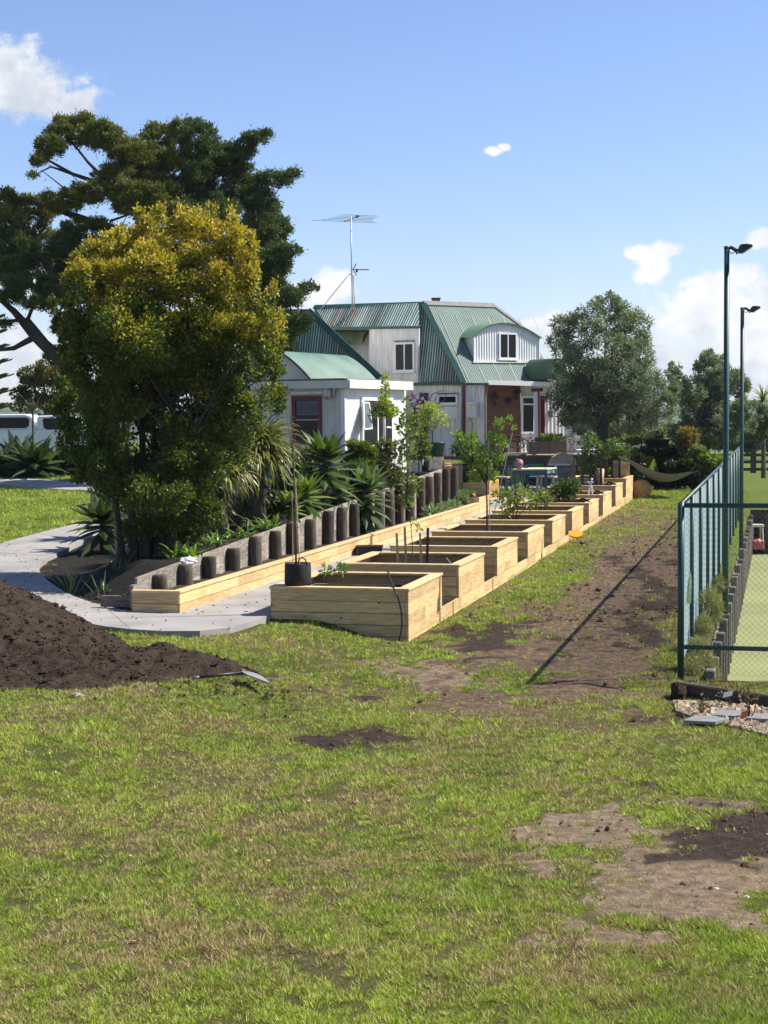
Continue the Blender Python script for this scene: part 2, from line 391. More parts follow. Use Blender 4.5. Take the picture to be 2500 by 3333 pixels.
def masks(x, y):
    x = np.asarray(x, float); y = np.asarray(y, float)
    r, q = toRQ(x, y)
    n1 = fbm(x*1.1, y*.8, 4, 3)-.5; n2 = fbm(x*3.1, y*2.4, 3, 9)-.5; n3 = fbm(x*.5, y*.35, 3, 21)-.5
    out = np.zeros((4,)+x.shape)
    for (cx, cy, a, b, k, amt) in PATCH:
        d = np.sqrt(((x-cx)/a)**2+((y-cy)/b)**2)
        v = np.clip((1.28-d)*1.3+n1*2.6+n2*3.4, 0, 1)*amt
        out[k] = np.maximum(out[k], v)
    # garden mulch at the left, and under the log wall
    if MULCH is not None: out[1] = np.maximum(out[1], inpoly(x.ravel(), y.ravel(), MULCH).reshape(x.shape)*2.)
    # worn strip along the foot of the beds
    s = np.exp(-((q-.3)/.35)**2)*sm(-1, 1, r)*(1-sm(42, 44, r))
    out[0] = np.maximum(out[0], s*np.clip(.45+n1*1.4, 0, 1))
    s = sm(2.0, 2.5, q)*(1-sm(3.6, 4.1, q))*sm(-2, 2, r)*(1-sm(36, 42, r))
    out[0] = np.maximum(out[0], s*np.clip(.82+n1*2.4+n2*1.0, 0, 1)); out[1] = np.maximum(out[1], sm(2.9, 3.3, q)*(1-sm(3.9, 4.3, q))*sm(0, 4, r)*(1-sm(26, 34, r))*np.clip(.5+n3*3.+n2*1.8, 0, .85))
    s = sm(.9, 1.9, q+n1*1.2)*(1-sm(4.0, 4.35, q+n1*.5))*sm(-4.2, -2.2, r+n1*1.5)*(1-sm(20, 34, r)); out[0] = np.maximum(out[0], s*np.clip(1.12+n1*1.0+n2*1.0, 0, 1))
    s = sm(.5, .8, q)*(1-sm(1.9, 2.3, q))*sm(-1, 2, r)*(1-sm(38, 42, r)); out[0] = np.maximum(out[0], s*np.clip(.46+n1*2.6+n2*1.4, 0, .95))
    # scattered little bare spots and dry tufts
    out[0] = np.maximum(out[0], np.clip((n2+n1*.5-.22)*5, 0, 1)*.6)
    out[2] = np.maximum(out[2], np.clip(.25+n3*2.2+n1*.8, 0, .8)*(1-sm(60, 80, y))*(1-sm(-6.5, -7.5, q)*sm(0, 3, r)))
    return out
def axis(parts):
    a = np.concatenate([np.arange(p[0], p[1], p[2]) for p in parts]); return np.unique(np.round(a, 4))
qs = axis([(-1500, -300, 200), (-300, -60, 20), (-60, -16, 2), (-16, -9, .4), (-9, 8, .13), (8, 24, .8), (24, 70, 4), (70, 400, 25), (400, 2501, 300)])
qs = np.unique(np.concatenate([qs, [COURT_Q-.02, COURT_Q, 22, 22.02, -5.08, -5.09, -5.105, -5.12]]))
rs = axis([(-60, -20, 5), (-20, 6, .13), (6, 44, .3), (44, 90, 1.5), (90, 300, 15), (300, 3001, 200)])
rs = np.unique(np.concatenate([rs, [-3.12, -3.10, 33.0, 33.02, 46.8, 47.0]]))
Rg, Qg = np.meshgrid(rs, qs, indexing='ij')
Xg = O0[0]+UR[0]*Rg+VR[0]*Qg; Yg = O0[1]+UR[1]*Rg+VR[1]*Qg
Zg = hgt(Xg, Yg)
near = (1-sm(40, 60, Yg))*np.where((Qg < -8) & (Rg > 0), .35, 1.)
court_in = (Qg > COURT_Q-.03) & (Rg > -3.13) & (Rg < 33.03) & (Qg < 22.03)
MK = masks(Xg, Yg)
bumpz = (fbm(Xg*2.2, Yg*2.2, 4, 5)-.5)*.05+(fbm(Xg*6, Yg*6, 2, 8)-.5)*.05*np.maximum(MK[0], MK[1])+(fbm(Xg*.45, Yg*.45, 2, 15)-.5)*.10
edge = np.where(Rg > -.4, sm(.05, .5, np.abs(Qg)), 1.)                     # keep level along the bed walls
Zg = Zg+np.where(court_in, 0, bumpz*near*np.where(Qg > -.3, edge, 1)*(1-((Qg > -5.3) & (Qg < .2) & (Rg > -1.)).astype(float)))
pin = inpoly(Xg.ravel(), Yg.ravel(), list(A)+list(B[::-1])).reshape(Xg.shape)
Zg = np.where(pin, .37+.0345*np.clip(Rg, 0, 60), Zg)
nr, nq = Rg.shape
idx = np.arange(nr*nq).reshape(nr, nq)
F = np.stack([idx[:-1, :-1], idx[:-1, 1:], idx[1:, 1:], idx[1:, :-1]], -1).reshape(-1, 4)
cols = np.stack([MK[0], MK[1], MK[2], MK[3]], -1).reshape(-1, 4)
def ground_mat():
    m = bpy.data.materials.new('lawn_and_soil'); m.use_nodes = True; nt = m.node_tree; L = nt.links.new
    p = nt.nodes['Principled BSDF']; p.inputs['Roughness'].default_value = .95; p.inputs['Specular IOR Level'].default_value = .15
    at = nn(nt, 'ShaderNodeAttribute', attribute_name='Col'); sp = nn(nt, 'ShaderNodeSeparateColor'); L(at.outputs['Color'], sp.inputs['Color'])
    tc = nn(nt, 'ShaderNodeTexCoord')
    def noise(sc, det=5, rough=.6):
        n = nn(nt, 'ShaderNodeTexNoise'); n.inputs['Scale'].default_value = sc; n.inputs['Detail'].default_value = det; n.inputs['Roughness'].default_value = rough
        L(tc.outputs['Object'], n.inputs['Vector']); return n.outputs['Fac']
    def ramp(f, stops):
        r = nn(nt, 'ShaderNodeValToRGB'); L(f, r.inputs['Fac'])
        while len(r.color_ramp.elements) < len(stops): r.color_ramp.elements.new(.5)
        for e, (pos, c) in zip(r.color_ramp.elements, stops): e.position = pos; e.color = (*c, 1)
        return r.outputs['Color']
    def mixc(f, a, b):
        x = nn(nt, 'ShaderNodeMix', data_type='RGBA'); L(f, x.inputs['Factor']); L(a, x.inputs['A']); L(b, x.inputs['B']); return x.outputs['Result']
    def math2(op, a, b):
        x = nn(nt, 'ShaderNodeMath', operation=op)
        for i, v in enumerate((a, b)):
            if isinstance(v, (int, float)): x.inputs[i].default_value = v
            else: L(v, x.inputs[i])
        return x.outputs[0]
    nf = noise(55, 4, .7); nm = noise(9, 5); nl = noise(.7, 4); nx = noise(160, 2, .7)
    def edgef(mask, gain=3.):
        s = math2('ADD', mask, math2('MULTIPLY', math2('SUBTRACT', nm, .5), .55)); s = math2('ADD', s, math2('MULTIPLY', math2('SUBTRACT', nf, .5), .5))
        x = nn(nt, 'ShaderNodeMath', operation='MULTIPLY_ADD', use_clamp=True); L(s, x.inputs[0]); x.inputs[1].default_value = gain; x.inputs[2].default_value = -gain*.38
        return x.outputs[0]
    grass = ramp(nf, [(.25, (.035, .050, .010)), (.5, (.095, .135, .020)), (.75, (.17, .22, .042))])
    thatch = ramp(nf, [(.25, (.026, .027, .010)), (.5, (.075, .075, .024)), (.75, (.16, .15, .05))])
    spx = nn(nt, 'ShaderNodeSeparateXYZ'); L(tc.outputs['Object'], spx.inputs[0]); fy = nn(nt, 'ShaderNodeMapRange'); fy.inputs['From Min'].default_value = 26; fy.inputs['From Max'].default_value = 46; L(spx.outputs['Y'], fy.inputs['Value'])
    grass = mixc(fy.outputs[0], thatch, grass)
    grassb = ramp(nl, [(.35, (.85, .9, .7)), (.65, (1.1, 1.05, 1.0))])
    gm = nn(nt, 'ShaderNodeMix', data_type='RGBA', blend_type='MULTIPLY'); gm.inputs['Factor'].default_value = 1; L(grass, gm.inputs['A']); L(grassb, gm.inputs['B'])
    dry = ramp(nf, [(.25, (.035, .026, .014)), (.55, (.12, .09, .048)), (.8, (.27, .205, .115))])
    nmix = math2('ADD', math2('MULTIPLY', math2('SUBTRACT', nf, .5), .8), math2('MULTIPLY_ADD' if False else 'ADD', math2('MULTIPLY', math2('SUBTRACT', nm, .5), .9), .5))
    dirt = ramp(nmix, [(.2, (.034, .022, .014)), (.5, (.115, .076, .047)), (.8, (.27, .19, .125))])
    dark = ramp(nmix, [(.2, (.016, .011, .008)), (.5, (.042, .028, .020)), (.85, (.10, .068, .046))])
    orange = ramp(nmix, [(.2, (.085, .060, .036)), (.5, (.19, .138, .088)), (.8, (.36, .275, .185))])
    black = ramp(nf, [(.2, (.008, .007, .006)), (.8, (.035, .029, .025))])
    c = mixc(math2('MULTIPLY', edgef(sp.outputs['Blue'], 2.), .75), gm.outputs['Result'], dry)
    c = mixc(edgef(at.outputs['Alpha']), c, orange)
    c = mixc(edgef(sp.outputs['Red']), c, dirt)
    c = mixc(edgef(sp.outputs['Green'], 3.5), c, dark)
    x = nn(nt, 'ShaderNodeMath', operation='SUBTRACT', use_clamp=True); L(sp.outputs['Green'], x.inputs[0]); x.inputs[1].default_value = 1.; c = mixc(x.outputs[0], c, black)
    L(c, p.inputs['Base Color'])
    bh = math2('ADD', math2('MULTIPLY', nf, 1.), math2('MULTIPLY', nm, 2.))
    bp = nn(nt, 'ShaderNodeBump'); bp.inputs['Strength'].default_value = .9; bp.inputs['Distance'].default_value = .03
    L(bh, bp.inputs['Height']); L(bp.outputs['Normal'], p.inputs['Normal'])
    return m
M['ground'] = ground_mat()
obj('ground', np.stack([Xg, Yg, Zg], -1).reshape(-1, 3), F, M['ground'], None, cols, True, (0, 0, 0))['kind'] = 'structure'

# ---- hills in the distance
def hills(name, Y0, top, seed, col, x0, x1):
    xs = np.linspace(x0, x1, 120); V = []
    for j, t in enumerate(np.linspace(0, 1, 10)):
        h = top*(.6+.8*(fbm(xs/(Y0*.12), xs*0+3, 4, seed)))*math.sin(t*PI/2)
        V.append(np.stack([xs, Y0+t*Y0*.5+0*xs, -16+h+6*(fbm(xs/30, xs*0+t*9, 3, seed)-.5)*(t > 0)], -1))
    V = np.concatenate(V); i = np.arange(10*120).reshape(10, 120)
    F = np.stack([i[:-1, :-1], i[:-1, 1:], i[1:, 1:], i[1:, :-1]], -1).reshape(-1, 4)
    o = obj(name, V, F, mat('hill_bush_'+name, col, .95, .5, .03, attr=False, detail=8), None, None, True)
    o['kind'] = 'structure'
hills('hills', 900., 26., 4, (.05, .075, .035), -500, 900)

# ---- court surface
cm = mat('court_turf', (.215, .23, .092), .95, .16, .35, .1, 60)
P = [RQ(-3.08, COURT_Q+.06, COURT_Z), RQ(-3.08, 22, COURT_Z), RQ(33, 22, COURT_Z), RQ(33, COURT_Q+.06, COURT_Z)]
o = obj('court', P, [(0, 1, 2, 3)], cm, None, np.ones((4, 3))); o['kind'] = 'structure'
mb = MB()
V = np.concatenate([A, B, A-[0, 0, .14], B-[0, 0, .14]]); Fp = []
for i in range(n-1):
    Fp += [(i, i+1, n+i+1, n+i), (n+i, n+i+1, 3*n+i+1, 3*n+i), (i+1, i, 2*n+i, 2*n+i+1)]
mb.add(V, Fp)
w = [RQ(0, PLQ, .463), RQ(0, -2.45, .463), RQ(30, -2.45, .463), RQ(37, -2.45, .78), RQ(46.5, -2.45, .80), RQ(46.5, PLQ-.7, .80), RQ(37, PLQ-.7, .78), RQ(30, PLQ, .463)]
mb.add([A[0], w[0], w[1], B[0]], [(0, 3, 2, 1)])
mb.add([B[0], w[1], w[1]-[0, 0, .2], B[0]-[0, 0, .2]], [(0, 3, 2, 1)])
for a, b, c, d in ((0, 1, 2, 7), (7, 2, 3, 6), (6, 3, 4, 5)):
    mb.add([w[a], w[b], w[c], w[d]], [(0, 1, 2, 3)])
w2 = [RQ(43.3, -2.45, .79), RQ(43.3, -.35, .79), RQ(46.5, -.35, .80), RQ(46.5, -2.45, .801)]
mb.add(w2, [(0, 1, 2, 3)])
w3 = [RQ(38.2, -8.4, .795), RQ(38.2, PLQ-.7, .79), RQ(46.5, PLQ-.7, .80), RQ(46.5, -8.4, .80)]; mb.add(w3, [(0, 1, 2, 3)])
for rj in (1.2, 5., 8.8, 12.6, 16.4, 20.2, 24., 27.8):
    mb.add([RQ(rj, PLQ+.0, .467), RQ(rj, -2.45, .467), RQ(rj+.016, -2.45, .467), RQ(rj+.016, PLQ, .467)], [(0, 1, 2, 3)], (.35, .34, .33))
for ij in (5, 12, 19, 26, 33):
    a0, b0 = A[ij]+[0, 0, .005], B[ij]+[0, 0, .005]; t0 = unit(A[ij+1]-A[ij])*.018; mb.add([a0, b0, b0+t0, a0+t0], [(0, 1, 2, 3)], (.35, .34, .33))
path = mb.build('concrete_path', M['concrete'], None); path['kind'] = 'structure'
# second path further up the left lawn
mb = MB()
for (a, b) in (((-60, 1552), (-60, 1578)),):
    pass
up = [(-120, 1545), (0, 1551), (60, 1558), (150, 1566), (230, 1573), (330, 1578)]; dn = [(-120, 1577), (0, 1583), (60, 1588), (150, 1594), (230, 1600), (330, 1604)]
a = [GT(*p)+[0, 0, .06] for p in up]; b = [GT(*p)+[0, 0, .06] for p in dn]
m_ = len(a); mb.add(np.array(a+b+[v-[0, 0, .12] for v in b]), [(i+m_, i+1+m_, i+1, i) for i in range(m_-1)]+[(i+2*m_, i+1+2*m_, i+1+m_, i+m_) for i in range(m_-1)])
mb.build('upper_path', M['concrete'], None)['kind'] = 'structure'

# ================================================================== GRASS
def grass(name, X, Y, hgtm, Wd, tuft=12):
    mk = masks(X, Y); r, q = toRQ(X, Y)
    bare = np.clip(np.maximum.reduce([mk[0]*.97, mk[1]*1.05, mk[3]*.95]), 0, 1)
    keep = rng.random(len(X)) > np.clip(bare*1.25-.08, 0, .985)
    cn = .75*fbm(X*6.5, Y*4.5, 3, 77)+.25*fbm(X*1.9, Y*1.5, 2, 78); keep &= rng.random(len(X)) < np.clip(.66+(cn-.44)*6., .10, 1)
    keep &= ~((q > COURT_Q-.3) & (r > -3.1))
    X, Y, dry, Wd = X[keep], Y[keep], mk[2][keep], Wd[keep]; m_ = len(X)
    # every tuft: a few blades leaning out from a common root, one shared vigour and colour
    big = (.45+.9*rng.random(m_))*(.6+.9*fbm(X*1.3, Y*1.1, 2, 41)); pn = fbm(X*.9, Y*.7, 3, 31)
    pd = np.clip(dry*.64+.06+(fbm(X*2.6, Y*2.1, 3, 55)-.5)*1.6*dry+(fbm(X*7., Y*5.5, 2, 57)-.5)*1.5*(.3+dry), 0, 1)
    tdry = np.clip(pd+(rng.random(m_)-.5)*.5, 0, .95); tone = rng.random(m_)
    I = np.repeat(np.arange(m_), tuft); n = len(I)
    rad = (.022+.035*rng.random(n))*(Y[I]/13)**.55; az = rng.random(n)*2*PI; rr = np.sqrt(rng.random(n))
    px_ = X[I]+np.cos(az)*rad*rr; py_ = Y[I]+np.sin(az)*rad*rr
    Z = hgt(px_, py_)+((fbm(px_*2.2, py_*2.2, 4, 5)-.5)*.05+(fbm(px_*.45, py_*.45, 2, 15)-.5)*.10)*(1-sm(40, 60, py_))
    hh = hgtm*(big[I])*(.6+.7*rng.random(n))*(Y[I]/14)**.25
    lean = rr*.9+rng.random(n)*.7; a2 = az+rng.normal(size=n)*.6
    d = np.stack([np.cos(a2)*lean, np.sin(a2)*lean, np.ones(n)], -1); d = unit(d)*hh[:, None]
    a2 = rng.random(n)*PI; s = np.stack([np.cos(a2), np.sin(a2), 0*a2], -1)*(Wd[I]*(.6+.8*rng.random(n)))[:, None]
    B0 = np.stack([px_, py_, Z-.006], -1)
    V = np.stack([B0-s, B0+s, B0+d], 1).reshape(-1, 3)
    isdry = rng.random(n) < tdry[I]
    g = mixcol((.11, .190, .017), (.40, .47, .060), np.clip(pn*.9-.2+.75*tone, 0, 1))[I]
    dc = mixcol((.20, .15, .06), (.56, .43, .21), rng.random(n))
    c = np.where(isdry[:, None], dc, g*(.75+.5*rng.random((n, 1))))
    o = obj(name, V, np.arange(3*n).reshape(n, 3), M['leaf_matt'], None, np.repeat(c, 3, 0), False, (0, 0, 0))
    return tag(o, kind='stuff')
def wedge(n, y0, y1, pw=1.):
    # density falls with distance inside the field of view
    t = rng.random(n); Y = y0*(y1/y0)**t; X = (rng.random(n)*2-1)*.36*Y; return X, Y
X, Y = wedge(int(132000*GRASSK), 9.0, 31.)
r, q = toRQ(X, Y)
k = ~((r > -.1) & (q < .02)) & ~((r > -1.7) & (q < -2.3)); k &= ~((q > 4.9) & (r > -3.1))
X, Y = X[k], Y[k]
o = grass('lawn_grass', X, Y, .050, .0046*(Y/14)**.6, tuft=15)
r = rng.random(int(26000*GRASSK))**1.3*46; q = rng.random(len(r))*4.9
P = RQ(0, 0)[None]+UR[None]*r[:, None]+VR[None]*q[:, None]
grass('side_lawn_grass', P[:, 0], P[:, 1], .065, .008*(P[:, 1]/30)**.5, tuft=9)
r = 2+rng.random(int(75000*GRASSK))*50; q = -8.4-rng.random(len(r))*17
P = RQ(0, 0)[None]+UR[None]*r[:, None]+VR[None]*q[:, None]
# keep off the paths
bad = inpoly(P[:, 0], P[:, 1], list(A)+list(B[::-1])) | inpoly(P[:, 0], P[:, 1], a+b[::-1])
P = P[~bad]
grass('left_lawn_grass', P[:, 0], P[:, 1], .07, .010*(P[:, 1]/35)**.5, tuft=8)
# ================================================================== RAISED BEDS
NEAR = [1327.4, 1492.8, 1618.5, 1718.6, 1798.9, 1863.2, 1918.2, 1964.2, 2005, 2039]
FAR = [1437.3, 1575.7, 1684.6, 1771, 1841.2, 1899.4, 1949.7, 1992, 2028.2, 2061.8]
CAPY = [1916.4, 1838.2, 1780.5, 1733.3, 1697.1, 1667.1, 1641.1, 1610.3, 1580.3, 1556.8]
RN = [r_at(p, 0) for p in NEAR]; RF = [r_at(p, 0) for p in FAR]
CZ = [D(NEAR[i], CAPY[i], RQ(RN[i], 0)[1])[2] for i in range(10)]
CZ[:7] = [.962, .965, .968, .972, .976, .98, .985]
BQ = -2.45
def bcol(k=.2):
    t = 1+k*(random.random()*2-1); w = random.random()
    return (t*(1+.02*w), t, t*(.93+.1*w))
def board_run(mb, P0, P1, thick, z0, z1, seg=None, h=.198, gap=.011):
    # horizontal courses of boards from the top down, cut into random lengths
    P0 = np.asarray(P0, float); P1 = np.asarray(P1, float); L = np.linalg.norm(P1[:2]-P0[:2]); u = (P1-P0)/L; u[2] = 0
    z = z1
    while z > z0+.01:
        zb = max(z0, z-h); x = 0.
        while x < L-.01:
            l = L if seg is None else seg*(.6+.8*random.random())
            x1 = min(L, x+l)
            if L-x1 < .5: x1 = L
            p = P0+u*(x+.002); p[2] = zb+gap
            mb.obox(p, u*(x1-x-.004), thick, (0, 0, z-zb-gap), bcol())
            x = x1
        z = zb
BEDLAB = ['nearest raised timber bed with black tree bag on its corner and hose over the front',
          'second raised bed from the camera, four stakes standing around a thin sapling',
          'third raised bed from the camera, bare dark soil behind the four stakes',
          'raised timber bed holding the tall leafy apple tree on a thin trunk',
          'raised timber bed with a bushy citrus shrub on bare stems',
          'raised timber bed with seedlings and bare soil behind the citrus shrub bed',
          'raised timber bed with a low dark leafy bush and hose stub',
          'raised timber bed holding the white folding trestle',
          'raised timber bed with dark stakes and red stems, second from the far end',
          'farthest raised timber bed with seed boxes standing on its corner']
for i in range(10):
    r0, r1, zc = RN[i], RF[i], CZ[i]
    base = RQ(r0, 0, float(hgt(*RQ(r0, 0)[:2])))
    t = thing('raised_bed', BEDLAB[i], 'garden bed', base, 'raised timber beds along the path')
    zr = .05+.17*float(sm(8, 42, r0)); zb = zr-.12
    lw = zc-.66                                            # top of the low wall between beds
    th = .05
    zt = zc-.05
    zf = zb if i == 0 else lw-.45
    a, b, c, d = RQ(r0, 0), RQ(r0, BQ), RQ(r1, BQ), RQ(r1, 0)
    m = MB(); board_run(m, b+VR*.012, a-VR*.052, UR*th, zf, zt); m.build('front_panel', M['pine'], t)
    m = MB(); board_run(m, c+VR*.012, d-VR*.052, -UR*th, lw-.3, zt); m.build('back_panel', M['pine'], t)
    m = MB(); board_run(m, a, d, -VR*th, lw+.002, zt, 1.3, gap=.003); m.build('end_panel', M['pine'], t)
    m = MB(); board_run(m, b, c, VR*th*.2, .3+(zc-.96), zt, 2.); m.build('end_panel', M['pine'], t)
    m = MB()                                               # capping boards, mitred look
    o, w = .018, .205
    for (p, u, l, v) in ((RQ(r0-o, BQ-o), VR, -BQ+2*o, UR), (RQ(r1+o, BQ-o), VR, -BQ+2*o, -UR)):
        m.obox(p+[0, 0, zt+.002], u*l, v*w, (0, 0, .046), bcol(.08))
    for (p, v) in ((RQ(r0-o+w+.003, o), -VR), (RQ(r0-o+w+.003, BQ-o), VR)):
        m.obox(p+[0, 0, zt+.002], UR*(r1-r0+2*o-2*w-.006), v*w, (0, 0, .0465), bcol(.08))
    m.build('cap_rail', M['pine_cap'], t, bevel=.006)
    if i == 0:                                             # dark notches under the first course
        pass
    # soil
    nx, ny = 34, 34; R_, Q_ = np.meshgrid(np.linspace(r0+.055, r1-.055, nx), np.linspace(BQ+.055, -.055, ny), indexing='ij')
    Pw = RQ(0, 0)[None, None]+UR*R_[..., None]+VR*Q_[..., None]
    Z = zc-.27+(fbm(Pw[..., 0]*3.2, Pw[..., 1]*3.2, 4, 60+i)-.5)*.22
    Pw[..., 2] = Z; ii = np.arange(nx*ny).reshape(nx, ny)
    obj('soil', Pw.reshape(-1, 3), np.stack([ii[:-1, :-1], ii[:-1, 1:], ii[1:, 1:], ii[1:, :-1]], -1).reshape(-1, 4), M['potting'], t, np.ones((nx*ny, 3)), True)
def bedpt(i, fr, fq): return RQ(RN[i]+(RF[i]-RN[i])*fr, BQ*(1-fq), CZ[i]-.27)
# low wall that ties the bed ends together
t = thing('low_timber_wall', 'low two-board timber wall joining the bed ends along the muddy lawn', 'retaining wall', RQ(0, 0, 0))
steps = [(0, 7, CZ[0]-.66), (7, 8, CZ[7]-.66), (8, 9, CZ[8]-.66), (9, 10, CZ[9]-.66)]
for (i0, i1, z1) in steps:
    m = MB(); ra = RN[i0]; rb = RF[i1-1] if i1 < 10 else RF[9]
    if i1 < 10: rb = RN[i1]
    zb = float(hgt(*RQ(ra, .5)[:2]))-.15
    if i0 == 0:
        z1m = z1
    board_run(m, RQ(ra, 0), RQ(rb, 0), -VR*.05, zb, z1, 2.2)
    m.build('wall_board', M['pine'], t)
m = MB()
for i in (0, 1, 4, 6, 8):
    rj = RF[i]+(RN[i+1]-RF[i])*.62
    m.obox(RQ(rj, .003, -.02), UR*.035, VR*.012, (0, 0, CZ[i]-.66+.02), (.75, .72, .65))
m.build('joint_batten', M['pine'], t)
for i in range(9):                                          # mulch level in the gaps between beds
    P = [RQ(RF[i]+.02, -.06, CZ[i]-.9), RQ(RN[i+1]-.02, -.06, CZ[i]-.9), RQ(RN[i+1]-.02, BQ+.05, CZ[i]-.9), RQ(RF[i]+.02, BQ+.05, CZ[i]-.9)]
    o = obj('gap_soil', P, [(0, 1, 2, 3)], M['soil'], t, np.ones((4, 3)))
# ================================================================== LONG LOW PLANTER (left of the path)
rE = 29.3
t = thing('long_planter', 'long low new timber planter running between the path and the old log wall', 'planter', RQ(0, PLQ, .42))
PW = -5.02
m = MB(); board_run(m, RQ(0, PLQ), RQ(rE, PLQ), -VR*.05, .36, .80, 1.6); m.build('front_board', M['pine'], t)
m = MB(); board_run(m, RQ(0, PW), RQ(0, PLQ-.052), UR*.05, .30, .80); m.build('end_board', M['pine'], t)
m = MB(); x = 0.
while x < rE:
    l = min(rE-x, 2.4+random.random()*1.2); m.obox(RQ(x-.02 if x == 0 else x+.003, PLQ+.02, .802), UR*(l-.003), -VR*.17, (0, 0, .046), bcol(.08)); x += l
m.obox(RQ(-.02, PLQ-.153, .8022), -VR*.75, UR*.15, (0, 0, .0455), bcol(.08))
m.build('cap_rail', M['pine_cap'], t, bevel=.006)
P = [RQ(.05, PLQ-.06, .70), RQ(rE, PLQ-.06, .70), RQ(rE, PW, .72), RQ(.05, PW, .72)]
nx, ny = 120, 6; R_, Q_ = np.meshgrid(np.linspace(.05, rE, nx), np.linspace(PLQ-.06, PW+.02, ny), indexing='ij')
Pw = RQ(0, 0)[None, None]+UR*R_[..., None]+VR*Q_[..., None]; Pw[..., 2] = .69+.1*(fbm(R_*3, Q_*3, 3, 71)-.5); ii = np.arange(nx*ny).reshape(nx, ny)
obj('soil', Pw.reshape(-1, 3), np.stack([ii[:-1, :-1], ii[1:, :-1], ii[1:, 1:], ii[:-1, 1:]], -1).reshape(-1, 4), M['potting'], t, np.ones((nx*ny, 3)), True)
# ================================================================== OLD LOG WALL
t = thing('log_retaining_wall', 'old weathered log retaining wall stepping up behind the new timber planter', 'retaining wall', RQ(0, -4.95, .45))
LOGPX = [519, 599, 678.5, 755.7, 828, 895.5, 951, 1010, 1066, 1112, 1154, 1196, 1236, 1270, 1301, 1335, 1371, 1400, 1425.5, 1452.6, 1478]
LQ = -4.93
for i, px in enumerate(LOGPX):
    r = r_at(px, LQ); z1 = 1.04+.039*(r-1.2)+random.uniform(-.03, .03)
    m = MB(); n = 10; V = []; rad = .135+random.random()*.015; lx, ly = random.uniform(-.02, .02), random.uniform(-.02, .02)
    prof = [(rad*1.02, .3), (rad, .55), (rad*.98, z1-.15), (rad*.95, z1-.02), (rad*.85, z1)]
    z1 += random.uniform(-.03, .03); tl = VR*random.uniform(-.02, .025)+UR*random.uniform(-.05, .05); m.tube([RQ(r, LQ, .3), RQ(r, LQ, .6), RQ(r, LQ, z1-.16)+tl*.8, RQ(r, LQ, z1-.02)+tl, RQ(r, LQ, z1)+tl], [p for p, z in prof], 12, col=tuple(np.ones(3)*random.uniform(.6, 1.35)))
    o = m.build('log_post', M['log'], t, True)
m = MB(); rs_ = np.arange(.3, 29.6, .93)
for a_, b_ in zip(rs_[:-1], rs_[1:]):
    for k in range(10):
        zt = 1.07+.039*(a_-1.2)-k*.2; zt2 = 1.07+.039*(b_-1.2)-k*.2
        if zt < .4: break
        c = np.ones(3)*random.uniform(.7, 1.25)
        P0, P1 = RQ(a_+.004, LQ-.11), RQ(b_-.004, LQ-.11)
        V = [P0+[0, 0, zt-.195], P1+[0, 0, zt2-.195], P1+[0, 0, zt2], P0+[0, 0, zt]]
        m.prism(V, -VR*.05, c)
m.build('backing_boards', M['grey_wood'], t)
m = MB(); m.obox(RQ(.1, -5.1, .5), UR*1.2, VR*.07, (0, 0, .42), (.9, .9, .9)); m.obox(RQ(.3, -5.75, .5), UR*.09, VR*.62, (0, 0, .20), (.6, .55, .5)); m.build('end_sleeper', M['grey_wood'], t)
# ================================================================== CORNER PLANTER at the far end of the long planter
t = thing('corner_planter', 'small stepped timber planter box with orange flowers at the end of the log wall', 'planter', RQ(29.3, -4.2, .8))
m = MB(); board_run(m, RQ(29.35, -5.3), RQ(29.35, PLQ), UR*.05, .5, 1.02); board_run(m, RQ(29.35, PLQ), RQ(31.5, PLQ), -VR*.05, .45, 1.02)
board_run(m, RQ(31.5, -5.3), RQ(31.5, PLQ), UR*.05, .8, 1.45); board_run(m, RQ(31.5, PLQ), RQ(33.5, PLQ), -VR*.05, .8, 1.45); m.build('box', M['pine'], t)
P = [RQ(29.4, PLQ-.06, .95), RQ(31.5, PLQ-.06, .95), RQ(31.5, -5.3, .97), RQ(29.4, -5.3, .97)]
obj('soil', P, [(0, 1, 2, 3)], M['potting'], t, np.ones((4, 3)))
m = MB(); m.obox(RQ(33.5, PLQ, .85), -UR*1.9, -VR*.16, (0, 0, .65), (1.15, .95, .6)); m.build('end_slab', M['pine'], t)
m = MB(); m.ball(RQ(30.2, -4.5, 1.04), .10, 10, 8); o = m.build('terracotta_ball', M['terracotta'], None, True); tag(o, 'small orange terracotta ball in the stepped corner planter', 'ornament')
# ================================================================== HOSES, STAKES, BAG
def hose(pts, lab, name='hose', mt='black_plastic', rad=.014, group=None):
    m = MB(); P = [np.asarray(p, float) for p in pts]
    Q = []
    for k in range(len(P)-1):
        p0 = P[max(k-1, 0)]; p1 = P[k]; p2 = P[k+1]; p3 = P[min(k+2, len(P)-1)]
        for s in np.linspace(0, 1, 6)[:-1]:
            Q.append(.5*((2*p1)+(-p0+p2)*s+(2*p0-5*p1+4*p2-p3)*s*s+(-p0+3*p1-3*p2+p3)*s**3))
    Q.append(P[-1]); m.tube(Q, rad, 8)
    return tag(m.build(name, M[mt], None, True), lab, 'hose', group)
Yf = 27.5
hose([D(1262, 1856, 28.9), D(1268, 1880, 28.4), D(1278, 1908, 27.75)+[0, 0, .01], D(1287, 1926, 27.45), D(1300, 1960, 27.43), D(1308, 2010, 27.42), D(1306, 2055, 27.40), D(1298, 2085, 27.38)],
     'black rubber hose draped over the front of the nearest raised bed', rad=.015)
